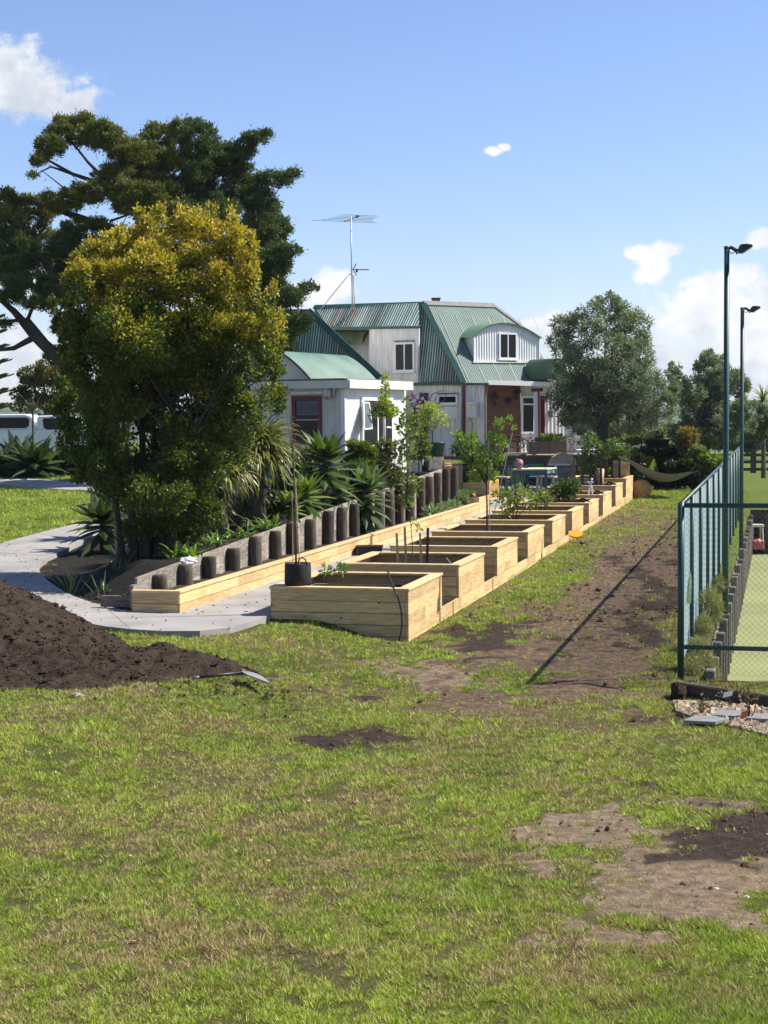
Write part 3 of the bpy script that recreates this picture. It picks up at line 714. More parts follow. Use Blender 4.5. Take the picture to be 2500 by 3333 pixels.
HL = {1: 'pale grey hose end lying in the bed with four stakes', 2: 'thin dark hose end in the bare third bed', 3: 'dark hose end poking from the soil of the apple tree bed', 4: 'short dark hose end in the citrus shrub bed',
      5: 'short black hose end in the seedling bed', 6: 'thick black hose arching out of the low bush bed', 7: 'thick black hose beside the white folding trestle', 8: 'black hose curving over the rim of the second last bed', 9: 'small dark hose end beside the seed boxes'}
for i, ln in HL.items():
    p = bedpt(i, .45, .86)
    if i in (6, 7, 8):
        hose([p, p+[-.1, .1, .25], p+[-.05, -.35, .36], p+[.15, -.9, .24]], ln, rad=.028)
    else:
        hose([p, p+[-.06, .1, .15], p+[-.16, .2, .27]], ln, rad=.013, mt='slate' if i == 1 else 'black_plastic')
# black grow bag on corner of bed 1 with a bare staked sapling
bz = CZ[0]; bp_ = D(970, 1900, 28.25); bp_[2] = bz
t = thing('grow_bag', 'black woven tree bag standing on the front left corner of the nearest raised bed', 'tree bag', bp_)
m = MB(); m.lathe(bp_, [(.215, .004), (.235, .03), (.232, .2), (.228, .36), (.222, .385), (.20, .385), (.19, .33), (.01, .33)], 22); m.build('bag', M['fabric_bag'], t, True)
m = MB(); hp = [bp_+[.02, -.21, .36], bp_+[.03, -.2, .46], bp_+[.08, -.18, .49], bp_+[.14, -.16, .46], bp_+[.17, -.15, .36]]; m.tube(hp, .013, 6); m.build('handle', M['fabric_bag'], t)
m = MB(); m.lathe(bp_, [(.188, .30), (.15, .345), (.01, .355)], 14); m.build('soil', M['potting'], t)
tp = bp_+[-.03, 0, .34]
t = thing('sapling', 'tall leafless sapling tied to thin stakes growing from the black tree bag', 'sapling', tp)
m = MB(); top = D(940, 1290, 28.3)
m.tube([tp, tp+[0, 0, 1.0], D(955, 1500, 28.3), D(948, 1400, 28.3), D(941, 1292, 28.35)], [.019, .017, .014, .010, .004], 7)
def twig(a, b, ra=.007, rb=.002): m.tube([a, (np.asarray(a)+b)/2+[0, 0, -.03], b], [ra, (ra+rb)/2, rb], 5, False)
twig(D(953, 1480, 28.3), D(929, 1330, 28.3)); twig(D(956, 1560, 28.3), D(900, 1460, 28.2)); twig(D(957, 1600, 28.3), D(997, 1500, 28.3))
twig(D(961, 1710, 28.3), D(900, 1660, 28.2)); twig(D(961, 1720, 28.3), D(1010, 1690, 28.3)); twig(D(952, 1490, 28.3), D(968, 1380, 28.3))
m.build('stem', M['bark'], t, True)
m = MB(); m.tube([tp+[.06, .05, -.05], D(962, 1560, 28.35)], .011, 6); m.tube([tp+[-.05, -.04, -.05], D(951, 1600, 28.25)], .009, 6); m.build('stake', M['tan'], t)
# seedlings in bed 1
def leafy(name, lab, cat, base, clumps, nleaf, L, W, c0, c1, m_='leaf', stems=None, stemr=.012, barkm='bark', inner=.15, group=None, up=.5, cj=.25):
    """plant = stems + leaves; clumps: (point, radius vector)"""
    t = thing(name, lab, cat, base, group)
    if stems:
        mm = MB()
        for s in stems:
            s = [np.asarray(p, float) for p in s]; k = len(s); mm.tube(s, [stemr*(1-.75*j/(k-1)) for j in range(k)], 6, False)
        mm.build('stem', M[barkm], t, True)
    P = []; Dv = []; tot = sum(float(np.prod(np.asarray(r)*np.ones(3)))**.67 for _, r in clumps)
    for c, r in clumps:
        r = np.asarray(r)*np.ones(3); n = max(6, int(nleaf*float(np.prod(r))**.67/tot)); p, v = ell_points(c, r, n, inner); P.append(p); Dv.append(v)
    P = np.concatenate(P); Dv = np.concatenate(Dv)+np.array([0, 0, up])+rng.normal(size=P.shape)*.6
    cc = jit(mixcol(c0, c1, rng.random(len(P))), cj)
    leaves('foliage', P, Dv, L*(.7+.6*rng.random(len(P))), W*(.7+.6*rng.random(len(P))), cc, M[m_], t)
    return t
for px, py, ln in ((1062, 1860, 'small green seedling in a punnet at the back left of the nearest bed'), (1110, 1852, 'pale small seedling right of its neighbour at the back of the nearest bed')):
    p = D(px, py, 29.9); b = p.copy(); b[2] = CZ[0]-.27
    leafy('seedling', ln, 'seedling', b, [(p, (.1, .1, .08))], 34, .11, .06, (.10, .20, .05), (.2, .3, .1), stems=[[b, p]], stemr=.006, group='seedlings in the nearest bed')
# four stakes and the thin sapling of bed 2
for k, (px, y0, y1, Y, w, mt, ln) in enumerate([(1291, 1735, 1832, 33.2, .05, 'tan', 'leftmost tan stake of the four round the sapling'), (1317, 1715, 1825, 33.9, .05, 'tan', 'second stake from left, pale timber beside the sapling'),
        (1367, 1735, 1830, 33.3, .045, 'tan', 'third stake, leaning tan timber right of the sapling'), (1393, 1718, 1820, 34.0, .055, 'dark_wood', 'rightmost stake of the four, dark thick timber')]):
    a_ = D(px+ (6 if k < 3 else -4), y1, Y); b_ = D(px, y0, Y); a_[2] = CZ[1]-.32
    m = MB(); d = b_-a_; m.obox(a_-[w/2, w/2, 0], (w, 0, 0), (0, w, 0), d); tag(m.build('stake', M[mt], None), ln, 'stake', 'stakes around the sapling')
b = D(1345, 1826, 33.6); b[2] = CZ[1]-.3
leafy('sapling', 'thin young sapling with few leaves between four stakes in the second bed', 'sapling', b, [(D(1350, 1700, 33.6), (.10, .1, .06)), (D(1362, 1716, 33.6), (.06, .06, .05))], 26, .09, .045, (.16, .25, .05), (.25, .3, .08),
      stems=[[b, D(1342, 1770, 33.6), D(1336, 1690, 33.6), D(1338, 1640, 33.6)]], stemr=.014)
# apple tree in bed 4
b = bedpt(3, .45, .40); b0 = D(1586, 1722, b[1]); b = np.array([b0[0], b[1], CZ[3]-.28]); Yb = b[1]
def q_(x, y, dy=0): return D(x*1.507, y*1.507, Yb+dy)
leafy('apple_tree', 'young apple tree with bright green leaves on a thin trunk in the middle bed', 'tree', b,
      [(q_(1078, 915), (.13, .13, .14)), (q_(1065, 945), (.16, .2, .14)), (q_(1085, 955), (.14, .15, .18)), (q_(1050, 975), (.17, .22, .16)), (q_(1075, 990), (.18, .2, .16)), (q_(1040, 1005), (.2, .2, .15)), (q_(1062, 1025), (.18, .22, .13)),
       (q_(1022, 945, .2), (.11, .12, .16)), (q_(1012, 975, .2), (.14, .15, .14)), (q_(995, 955, .1), (.12, .12, .12)), (q_(985, 940, .1), (.08, .08, .06)), (q_(1025, 1030), (.15, .2, .1)), (q_(1100, 905), (.06, .06, .10)), (q_(1110, 925), (.05, .05, .06))],
      1500, .10, .055, (.14, .23, .03), (.24, .34, .06), 'leaf_gloss',
      stems=[[b, q_(1052, 1090), q_(1050, 1040), q_(1057, 985), q_(1075, 915)], [q_(1050, 1045), q_(1020, 990), q_(1018, 940)], [q_(1050, 1040), q_(1085, 990), q_(1105, 915)], [q_(1050, 1030), q_(1000, 970), q_(985, 940)]], stemr=.03, barkm='bark_dark')
m = MB(); s0 = D(1594, 1722, Yb-.1); s0[2] = b[2]; m.tube([s0, D(1590, 1430, Yb-.1)], .012, 6); tag(m.build('stake', M['steel'], None), 'thin grey metal stake beside the apple tree trunk', 'stake')
m = MB(); s0 = bedpt(4, .5, .2); m.tube([s0, D(1668, 1408, s0[1])], .012, 6); tag(m.build('stake', M['steel'], None), 'leaning thin grey pole left of the green slatted bench', 'stake')
# citrus shrub bed 5
def shrub(lab, bed, fr, pts, n, L, W, c0, c1, mt='leaf_gloss', name='shrub', sr=.018, bark='bark_dark', basepx=None, rad=.2):
    Y = bedpt(bed, fr, .5)[1]; bb = D(basepx[0]*1.507, basepx[1]*1.507, Y); bb[2] = CZ[bed]-.28
    cl = []; st = []
    for (x, y, rr) in pts:
        c = D(x*1.507, y*1.507, Y+random.uniform(-.3, .3)); cl.append((c, (rr*rad/.2, rr*rad/.2, rr*.85*rad/.2))); st.append([bb+[random.uniform(-.03, .03), 0, 0], (bb+c)/2+[random.uniform(-.05, .05), 0, .05], c])
    return leafy(name, lab, 'shrub', bb, cl, n, L, W, c0, c1, mt, stems=st, stemr=sr, barkm=bark)
shrub('citrus shrub with glossy green leaves on several bare stems in front of the green bench', 4, .5, [(1095, 1085, .28), (1080, 1070, .2), (1110, 1062, .2), (1135, 1075, .26), (1150, 1085, .2), (1108, 1092, .18), (1090, 1110, .15), (1128, 1060, .16)], 400, .15, .075, (.10, .16, .03), (.26, .30, .07), basepx=(1107, 1112))
shrub('leafy shrub with pale leaves to the right of the citrus shrub', 5, .5, [(1160, 1078, .2), (1175, 1072, .22), (1150, 1070, .15), (1185, 1085, .15)], 300, .14, .075, (.10, .16, .04), (.26, .29, .10), basepx=(1165, 1100))
shrub('low dark green bush in front of the white folding trestle', 6, .5, [(1205, 1062, .3), (1225, 1058, .3), (1240, 1050, .25), (1215, 1045, .2), (1230, 1070, .22)], 800, .13, .075, (.035, .07, .02), (.10, .15, .04), basepx=(1222, 1080))
shrub('bare reddish brown rose stems rising above the far beds', 8, .4, [(1235, 975, .14), (1238, 955, .18), (1232, 1000, .1), (1242, 1020, .1), (1228, 940, .12)], 120, .09, .05, (.17, .08, .07), (.24, .13, .12), 'leaf_matt', sr=.03, bark='bark', basepx=(1238, 1050), name='rose')
shrub('tall climbing bean plant with green leaves on dark stakes in the far beds', 8, .6, [(1265, 955, .3), (1275, 975, .3), (1262, 990, .28), (1285, 1000, .25), (1278, 945, .25), (1300, 980, .3), (1315, 965, .3), (1270, 1010, .25), (1330, 960, .25), (1290, 960, .2)], 900, .15, .09, (.05, .10, .02), (.17, .24, .05), 'leaf', sr=.02, basepx=(1280, 1040), name='climbing_plant')
for k, (x, y0, y1, bed, ln) in enumerate([(1258, 985, 1052, 8, 'dark stake under the climbing beans, leftmost'), (1275, 1000, 1052, 8, 'dark stake among the climbing beans, second from left'), (1298, 985, 1045, 8, 'dark stake just right of the climbing beans'), (1322, 985, 1035, 9, 'thick dark stake in the farthest bed, left one'), (1338, 990, 1035, 9, 'thick dark stake in the farthest bed, right one')]):
    Y = bedpt(bed, .5, .5)[1]; a_ = Dd(x, y1, Y); a_[2] = CZ[bed]-.3; b_ = Dd(x, y0, Y); m = MB(); m.obox(a_-[.04, .04, 0], (.08, 0, 0), (0, .08, 0), (b_-a_)); tag(m.build('stake', M['dark_wood'], None), ln, 'stake', 'dark stakes in the far beds')
# white folding trestle / tripod in bed 8
Y = bedpt(7, .4, .7)[1]; t0 = D(1922, 1572, Y)
t = thing('folding_tripod', 'small white folding trestle standing in a far raised bed', 'trestle', [t0[0], t0[1], CZ[7]-.27])
for k, (px, py, dy) in enumerate([(1912, 1626, -.2), (1929, 1624, -.2), (1917, 1618, .5), (1936, 1618, .5)]):
    m = MB(); f = D(px, py, Y+dy); m.tube([f, D(1920+4*(k % 2), 1572, Y+dy*.2)], .022, 6); m.build('leg', M['white'], t)
m = MB(); m.box(D(1922, 1570, Y), (.22, .18, .05)); m.ball(D(1926, 1560, Y), .045); m.build('top', M['white'], t)
# seed boxes on the corner of bed 10
for (px, w, h, mt, ln, nm, ct) in [(2032, .20, .62, 'tan', 'left kraft coloured seed box on the farthest bed corner', 'seed_box', 'box'), (2052, .30, .58, 'pine_cap', 'right pale upright seed box on the farthest bed corner', 'seed_box', 'box')]:
    p = RQ(RF[9]-.5, -.3+(.0 if px > 2040 else -.42), CZ[9]); m = MB(); m.box(p+[0, 0, h/2], (w*1.3, .16, h)); m.box(p+[0, -.084, h*.65], (w*.9, .004, h*.3), (.8, .75, .55)); tag(m.build(nm, M[mt], None), ln, ct, 'boxes on the farthest bed')
p = RQ(RF[9]-.5, -1.15, CZ[9]); m = MB(); m.lathe(p, [(.12, 0), (.13, .02), (.13, .42), (.06, .52), (.05, .6), (.02, .61)], 12); tag(m.build('bottle', M['green_paint'], None, True), 'green plastic bottle standing left of the seed boxes', 'bottle')
for k in range(2):
    pass
p = bedpt(8, .7, .65); m = MB(); m.lathe(p, [(.16, 0), (.20, .5), (.22, .85), (.19, .85), (.01, .75)], 10); tag(m.build('sack', M['tan'], None, True), 'tan paper sack standing between dark stakes in the far beds', 'sack')
# hay bale at the end of the beds
hb = D(2108, 1592, 71.5); m = MB(); m.lathe(RQ(RF[9]+.5, .30, .66), [(.05, -.45), (.36, -.45), (.43, -.36), (.43, .36), (.36, .45), (.05, .45)], 22, axis=tuple(UR)); tag(m.build('hay_bale', M['hay'], None, True), 'round golden hay bale against the far end of the beds', 'hay bale')
# ================================================================== BLACK TRAY on the path
p = D(1335, 1752, 41); p = RQ(12.2, -3.75, .465)
m = MB(); m.box(p+[0, 0, .10], (.62, .5, .2)); m.box(p+[0, 0, .21], (.66, .54, .03)); tag(m.build('black_tray', M['black_plastic'], None), 'black plastic tray on the path beside the low planter', 'tray')
# seedlings in punnets along the low planter
for k, px in enumerate([1402, 1424, 1446, 1462, 1478]):
    r = r_at(px, -4.5); b = RQ(r, -4.5, .72)
    leafy('cauliflower_seedling', 'pale leafy cabbage seedling in a row on the low planter by the log wall', 'seedling', b, [(b+[0, 0, .16], (.2, .2, .13))], 60, .2, .12, (.14, .22, .09), (.30, .36, .19), 'leaf_matt', group='cabbage seedlings in the low planter')
r = r_at(1505, -4.4); b = RQ(r, -4.4, .74)
t = leafy('lettuce', 'single lettuce in a dark pot at the far end of the low planter', 'seedling', b, [(b+[0, 0, .3], (.2, .2, .12))], 80, .17, .11, (.10, .17, .07), (.2, .28, .13), 'leaf_matt')
m = MB(); m.lathe(b, [(.13, .0), (.17, .22), (.16, .22), (.01, .18)], 12); m.build('pot', M['black_plastic'], t)
b = RQ(30.3, -4.8, .95); leafy('marigold', 'low flowering marigold in the stepped corner planter', 'flower', b, [(b+[0, 0, .15], (.4, .3, .15))], 160, .13, .07, (.10, .18, .04), (.2, .26, .06))
b = RQ(32.2, -4.8, 1.3); leafy('shrub', 'dark green shrub filling the upper corner planter beside the log wall', 'shrub', b, [(b+[0, 0, .6], (.6, .6, .7)), (b+[-.1, 0, 1.2], (.5, .5, .5)), (b+[.3, 0, .3], (.5, .4, .3))], 1500, .15, .08, (.05, .09, .02), (.2, .24, .05), stems=[[b, b+[0, 0, 1.]]])
# ================================================================== YELLOW WINDMILL ORNAMENT beside the beds
wp = GT(1890, 1785)
t = thing('flower_ornament', 'orange flower shaped garden ornament on a bent stick leaning by the beds', 'ornament', wp)
tp = D(1873, 1741, wp[1]); m = MB(); m.tube([wp, (wp+tp)/2+[.02, 0, 0], tp], .014, 6); m.build('stick', M['slate'], t)
m = MB(); V = []
for k in range(12):
    a_ = 2*PI*k/12; V.append(tp+np.array([math.cos(a_)*.20*(1+.12*(k % 2)), math.sin(a_)*.10, math.sin(a_)*.10+.02*(k % 2)]))
m.prism(V, (0, -.012, .03)); m.build('flower_head', M['yellow'], t)
w2 = GT(1893, 1782); m = MB()
for k in range(4):
    a_ = .35+k*PI/2; e = np.array([math.cos(a_), math.sin(a_)*.8, .12*math.sin(2*a_)]); s = np.array([-math.sin(a_), math.cos(a_), .0]); c = w2+[0, 0, .13]
    m.prism([c, c+e*.18+s*.09, c+e*.38+s*.03, c+e*.36-s*.03], (0, 0, .012))
m.ball(w2+[0, 0, .14], .06)
m.tube([w2, w2+[0, 0, .13]], .012); tag(m.build('pinwheel', M['maroon'], None), 'dark maroon pinwheel lying on the lawn under the orange ornament', 'pinwheel')
# ================================================================== DIRT HEAP and SPADE
def heap():
    nx, ny = 190, 130; xs = np.linspace(-9.5, -1.35, nx); ys = np.linspace(20.1, 27.2, ny); X, Y = np.meshgrid(xs, ys, indexing='ij')
    n_ = fbm(X*1.3, Y*1.3, 4, 80)-.5; f_ = fbm(X*5, Y*5, 4, 81)-.5; ff = fbm(X*14, Y*14, 2, 82)-.5
    cy = 24.4+(X+6)*-.42*sm(-6, -3, X)
    d = np.sqrt(((X+6.4)/2.7)**2+((Y-cy)/2.6)**2)
    cone = np.clip(1.28-1.22*d, 0, 1.12); cone = np.where(cone > 1., 1.0+.3*(cone-1.), cone)
    dy = np.abs(Y-(22.75+(X+4)*.04))/np.maximum(.15, 1.75*sm(-1.45, -4.2, X))
    ap = .34*np.clip(1-dy**1.5, 0, 1)*np.clip((-1.5-X)/1.6, 0, 1)**.7
    z = np.maximum(cone*1.12, ap)
    m_ = np.clip(z*6, 0, 1)
    z = z+(n_*.20+f_*.10+ff*.06)*m_-.05
    Z = hgt(X, Y)+z
    V = np.stack([X, Y, Z], -1).reshape(-1, 3); ii = np.arange(nx*ny).reshape(nx, ny)
    F = np.stack([ii[:-1, :-1], ii[1:, :-1], ii[1:, 1:], ii[:-1, 1:]], -1).reshape(-1, 4)
    keep = (z.reshape(-1)[F].max(1) > -.02); F = F[keep]
    used, inv = np.unique(F, return_inverse=True)
    return V[used], inv.reshape(F.shape)
V, F = heap(); M['heap'] = mat('heap_soil', (.016, .0115, .009), .95, .45, 7, 1., 34, c2=(.060, .043, .031), c2amt=.8, spec=.06)
o = obj('soil_heap', V, F, M['heap'], None, np.ones((len(V), 3)), True); tag(o, 'big heap of dark brown garden soil spilling over the lawn at left', 'soil heap')
# clods
def clods(name, X, Y, size, m_, zf=None, kind='stuff', cj=.4):
    n = len(X); base = np.array([[1, 0, 0], [-.9, .1, 0], [0, 1, .1], [0, -1, 0], [0, 0, .8], [0, 0, -.6]], float)
    Ft = np.array([(0, 2, 4), (2, 1, 4), (1, 3, 4), (3, 0, 4), (2, 0, 5), (1, 2, 5), (3, 1, 5), (0, 3, 5)])
    ang = rng.random(n)*2*PI; ca, sa = np.cos(ang), np.sin(ang); s = size*(.35+1.1*rng.random(n)**2+3.2*rng.random(n)**14)
    V = base[None]*(.7+.6*rng.random((n, 6, 3))); V = np.stack([V[..., 0]*ca[:, None]-V[..., 1]*sa[:, None], V[..., 0]*sa[:, None]+V[..., 1]*ca[:, None], V[..., 2]*.8], -1)*s[:, None, None]
    Z = hgt(X, Y)+.01 if zf is None else zf
    V = V+np.stack([X, Y, Z], -1)[:, None]; F = (Ft[None]+6*np.arange(n)[:, None, None]).reshape(-1, 3)
    c = np.repeat(np.ones((n, 3))*(1+cj*(rng.random((n, 1))*2-1)), 6, 0)
    o = obj(name, V.reshape(-1, 3), F, m_, None, c, False, (0, 0, 0)); o['kind'] = kind; return o
X, Y = wedge(90000, 10, 32); mk = masks(X, Y); r, q = toRQ(X, Y)
k = (rng.random(len(X)) < np.clip(np.maximum.reduce([np.minimum(mk[1], 1)*.35, mk[0]*.13, mk[3]*.12])-.06, 0, 1)) & ~((r > -.05) & (q < .05)) & ~((q > 4.9) & (r > -3.1)) & ~((r > -1.8) & (q < -2.2))
M['clod'] = mat('earth_clod', (.085, .056, .036), .95, .4, 9, .5, 40, spec=.06); clods('soil_clods', X[k], Y[k], .016, M['clod'])
r = rng.random(9000)*42; q = .3+rng.random(9000)*4.2; P = RQ(0, 0)[None]+UR*r[:, None]+VR*q[:, None]; mk = masks(P[:, 0], P[:, 1]); k = rng.random(9000) < np.maximum(mk[1], mk[0]*.5)
clods('track_clods', P[k, 0], P[k, 1], .022, M['clod'])
k = rng.integers(0, len(V), 9000); P = V[k]; kk = P[:, 2] > hgt(P[:, 0], P[:, 1])+.02; P = P[kk]
clods('heap_clods', P[:, 0], P[:, 1], .017, M['heap'], P[:, 2]+.005)
X, Y = rng.uniform(-6.4, -1.0, 1500), 21.9+rng.normal(size=1500)*1.0; k = (rng.random(1500) < np.exp(-((Y-21.6)/1.1)**2)); clods('heap_crumbs', X[k], Y[k], .016, M['heap'])
# fallen leaves and chips on the grass and path
n_ = 420; X, Y = wedge(n_, 9.5, 31); r, q = toRQ(X, Y); k = ~((r > -.1) & (q < .1)) & ~((q > 4.9) & (r > -3.1)) & ~((r > -1.8) & (q < -2.2)); X, Y = X[k], Y[k]
P = np.stack([X, Y, hgt(X, Y)+.035], -1); o = leaves('fallen_leaves', P, rng.normal(size=P.shape)*[1, 1, .15], .045, .028, jit(mixcol((.24, .17, .06), (.46, .38, .2), rng.random(len(P))), .3), M['leaf_matt'], None, (0, 0, 0), 'stuff')
r = rng.random(260)*30; q = -2.6-rng.random(260)*1.4; P = RQ(0, 0, .475)[None]+UR*r[:, None]+VR*q[:, None]; P2 = np.stack([A[i]+(B[i]-A[i])*t for i, t in zip(rng.integers(0, 30, 150), rng.random(150))])+[0, 0, .012]; P = np.concatenate([P, P2])
leaves('path_leaves', P, rng.normal(size=P.shape)*[1, 1, .05], .05, .03, jit(mixcol((.05, .035, .02), (.30, .22, .08), rng.random(len(P))), .3), M['leaf_matt'], None, (0, 0, 0), 'stuff')
# mulch chips at the garden tip
r = -1.3+rng.random(6000)*3.2; q = -4.3-rng.random(6000)*4; P = RQ(0, 0)[None]+UR*r[:, None]+VR*q[:, None]; mk = masks(P[:, 0], P[:, 1]); k = mk[1] > .5
clods('mulch_chips', P[k, 0], P[k, 1], .026, mat('mulch', (.035, .029, .026), .9, .5, 20, spec=.15))
# stones
for k, (px, py, ln) in enumerate([(250, 2268, 'pale flat stone at the front foot of the soil heap'), (2330, 2903, 'cream pebble on the bare earth at lower right, left one'), (2428, 2930, 'cream pebble on the bare earth at lower right, right one')]):
    p = GT(px, py); m = MB(); m.ball(p+[0, 0, .015], (.10 if k == 0 else .045, .06 if k == 0 else .03, .035 if k == 0 else .022), 8, 6, jit=.4); tag(m.build('stone', M['stone'] if k == 0 else mat('cream_pebble', (.55, .5, .38), .8), None), ln, 'stone')
# spade resting on the heap
ha = D(630, 2206, 21.9); hb = D(802, 2188, 22.3); bc = D(872, 2222, 21.75)
t = thing('spade', 'spade with dark handle and grey blade lying on the edge of the soil heap', 'spade', [hb[0], hb[1], hb[2]-.2])
m = MB(); m.tube([ha, ha*.85+hb*.15], [.018, .02], 8, col=(9, 9, 9)); m.tube([ha*.9+hb*.1, hb], .021, 8); m.build('handle', M['darkmetal'], t, True)
m = MB(); d = unit(bc-hb); s = unit(np.cross(d, [0, .35, 1])); 
P_ = [hb-s*.05-d*.02, hb-s*.11+d*.06, hb-s*.11+d*.26, bc-s*.03, bc+s*.03, hb+s*.11+d*.26, hb+s*.11+d*.06, hb+s*.05-d*.02]
m.prism(P_, np.cross(s, d)*.012); m.tube([hb-d*.12, hb+d*.08], [.024, .016], 8); m.build('blade', M['slate'], t)
# ================================================================== HOUSE
def S1(x, y): return 850+.6028*x, 900+.6028*y          # photo pixels from the working crop
def corr(name, poly, e1, e2, N, m, parent, pitch=.076, amp=.011, off=0., streak=0., base=None, samp=6):
    """corrugated sheet: world polygon (convex) on a plane with in-plane axes e1 (across) and e2 (up)"""
    P0 = np.asarray(poly[0], float); ab = [(np.dot(np.asarray(p)-P0, e1), np.dot(np.asarray(p)-P0, e2)) for p in poly]
    # allow non-orthogonal use: solve exactly
    A2 = np.stack([e1, e2], -1); ab = [np.linalg.lstsq(A2, np.asarray(p)-P0, rcond=None)[0] for p in poly]
    a0 = min(a for a, b in ab); a1 = max(a for a, b in ab)
    na = int((a1-a0)/(pitch/samp))+1; av = np.linspace(a0+1e-4, a1-1e-4, na); lo = np.full(na, 1e9); hi = np.full(na, -1e9)
    for i in range(len(ab)):
        (xa, ya), (xb, yb) = ab[i], ab[(i+1) % len(ab)]
        if abs(xb-xa) < 1e-6: continue
        m_ = (av >= min(xa, xb)) & (av <= max(xa, xb)); y = ya+(yb-ya)*(av-xa)/(xb-xa)
        lo[m_] = np.minimum(lo[m_], y[m_]); hi[m_] = np.maximum(hi[m_], y[m_])
    w = amp*np.sin(2*PI*av/pitch)+off
    V = np.concatenate([P0+av[:, None]*e1+lo[:, None]*e2+w[:, None]*N, P0+av[:, None]*e1+hi[:, None]*e2+w[:, None]*N])
    F = np.stack([np.arange(na-1), np.arange(1, na), na+np.arange(1, na), na+np.arange(na-1)], -1)
    c = np.ones((2*na, 3))
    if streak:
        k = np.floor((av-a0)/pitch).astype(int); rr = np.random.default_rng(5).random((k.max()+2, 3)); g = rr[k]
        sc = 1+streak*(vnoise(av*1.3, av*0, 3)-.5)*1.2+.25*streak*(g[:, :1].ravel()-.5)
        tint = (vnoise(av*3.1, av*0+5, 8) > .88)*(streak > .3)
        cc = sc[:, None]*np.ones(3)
        if streak >= .5:                                     # sunlit ridge stripes painted in: pale crests, dark valleys, some worn pinkish paint
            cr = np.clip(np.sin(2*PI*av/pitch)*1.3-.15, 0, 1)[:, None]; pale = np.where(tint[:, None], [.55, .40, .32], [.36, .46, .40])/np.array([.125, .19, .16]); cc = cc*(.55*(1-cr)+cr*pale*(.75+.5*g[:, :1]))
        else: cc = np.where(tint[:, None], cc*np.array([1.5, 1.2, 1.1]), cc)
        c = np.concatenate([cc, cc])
    return obj(name, V, F, m, parent, c, True)
def hz(v): v = np.array(v, float); v[2] = 0; return v/np.linalg.norm(v)
Zv = np.array([0, 0, 1.])
uL = hz((-.87, .5, 0)); nL = hz((-.5, -.87, 0))              # left (front) face: direction and outward normal
uR = hz((.82, .57, 0)); nR = hz((.57, -.82, 0))
C0 = D(*S1(1095, 573), 74.); C1 = D(*S1(880, 147), 76.)
def plane_n(P, u, Q): n = np.cross(u, np.asarray(Q)-P); n /= np.linalg.norm(n); return n if n[1] < 0 else -n
NLp = plane_n(C0, uL, C1); NRp = plane_n(C0, uR, C1)
eL = np.cross(NLp, uL); eL = eL if eL[2] > 0 else -eL
eR = np.cross(NRp, uR); eR = eR if eR[2] > 0 else -eR
def LP(x, y): return onp(*S1(x, y), C0, NLp)
def RP(x, y): return onp(*S1(x, y), C0, NRp)
FLZ = 2.1
house = thing('house', 'big white corrugated iron house with green mansard roof and arched dormer', 'house', [C0[0], C0[1]+3, FLZ])
# left roof face, right part
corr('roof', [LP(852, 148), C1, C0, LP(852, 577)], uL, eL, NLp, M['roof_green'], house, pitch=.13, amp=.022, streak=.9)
# dormer wall plane (vertical, at the eave line)
WLp = C0+nL*.02
def WLq(x, y, o=0.): return onp(*S1(x, y), WLp+nL*o, nL)
top_l, top_r = LP(285, 165), LP(853, 148)
bl, br = WLq(372, 280, .15), WLq(856, 274, .15)
es = (bl+br)/2-(top_l+top_r)/2; e_s = es-np.dot(es, uL)*uL; e_s = -e_s/np.linalg.norm(e_s); ns = np.cross(uL, e_s); ns = ns if ns[2] > 0 else -ns
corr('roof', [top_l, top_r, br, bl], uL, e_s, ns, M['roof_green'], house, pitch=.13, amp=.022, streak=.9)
m = MB()
def bar(p, q, w, h, up=Zv, mb=None, col=(1, 1, 1)):
    p = np.asarray(p, float); q = np.asarray(q, float); d = q-p; s = np.cross(d, up); s /= np.linalg.norm(s); u2 = np.cross(s, d); u2 /= np.linalg.norm(u2)
    (mb or m).obox(p-s*w/2-u2*h/2, d, s*w, u2*h, col)
bar(bl+nL*.03, br+nL*.03, .05, .12); bar(top_l, C1, .22, .08, ns); bar(C1+NLp*.03, C0+NLp*.03, .26, .06, NLp+NRp)
bar(LP(853, 577), C0, .1, .12); bar(WLq(820, 579, .06), WLq(1228, 581, .06), .12, .10)
m.build('flashing', M['flash_green'], house)
# dormer wall
V = [WLq(585, 285), WLq(851, 281), WLq(851, 577), WLq(585, 577)]
m = MB(); m.prism(V, -nL*.1)
for x in (620, 655, 690, 835):
    p, q = WLq(x, 577, .004), WLq(x, 284, .004); bar(p, q, .012, .012, nL)
m.build('dormer_wall', M['white_old'], house)
m = MB(); m.prism([WLq(851, 281, .0), WLq(851, 577, .0), LP(851, 577)+nL*-.05, LP(851, 285)], uL*.05); m.build('dormer_cheek', M['white_old'], house)
# recessed section with mossy curved roof
WB = WLp-nL*.9
def WBq(x, y, o=0.): return onp(*S1(x, y), WB+nL*o, nL)
m = MB(); m.prism([WBq(380, 285), WBq(592, 285), WBq(592, 600), WBq(380, 600)], -nL*.08); 
for x in (510, 545, 572): bar(WBq(x, 590, .005), WBq(x, 340, .005), .02, .02, nL)
m.build('dormer_wall', M['white_old'], house)
m = MB(); Vs = []; ns_ = 9; pL, pR = WBq(380, 288, .05), WBq(588, 290, .05); hgt_ = np.linalg.norm(WBq(588, 290, .05)-WBq(588, 372, .05))
for i in range(ns_):
    t_ = i/(ns_-1)*PI/2
    for p in (pL, pR): Vs.append(p+nL*.75*math.sin(t_)-Zv*hgt_*(1-math.cos(t_)))
m.add(Vs, [(2*i, 2*i+1, 2*i+3, 2*i+2) for i in range(ns_-1)]+[tuple(2*i+1 for i in range(ns_))]); m.build('curved_roof', M['moss_green'], house, True)
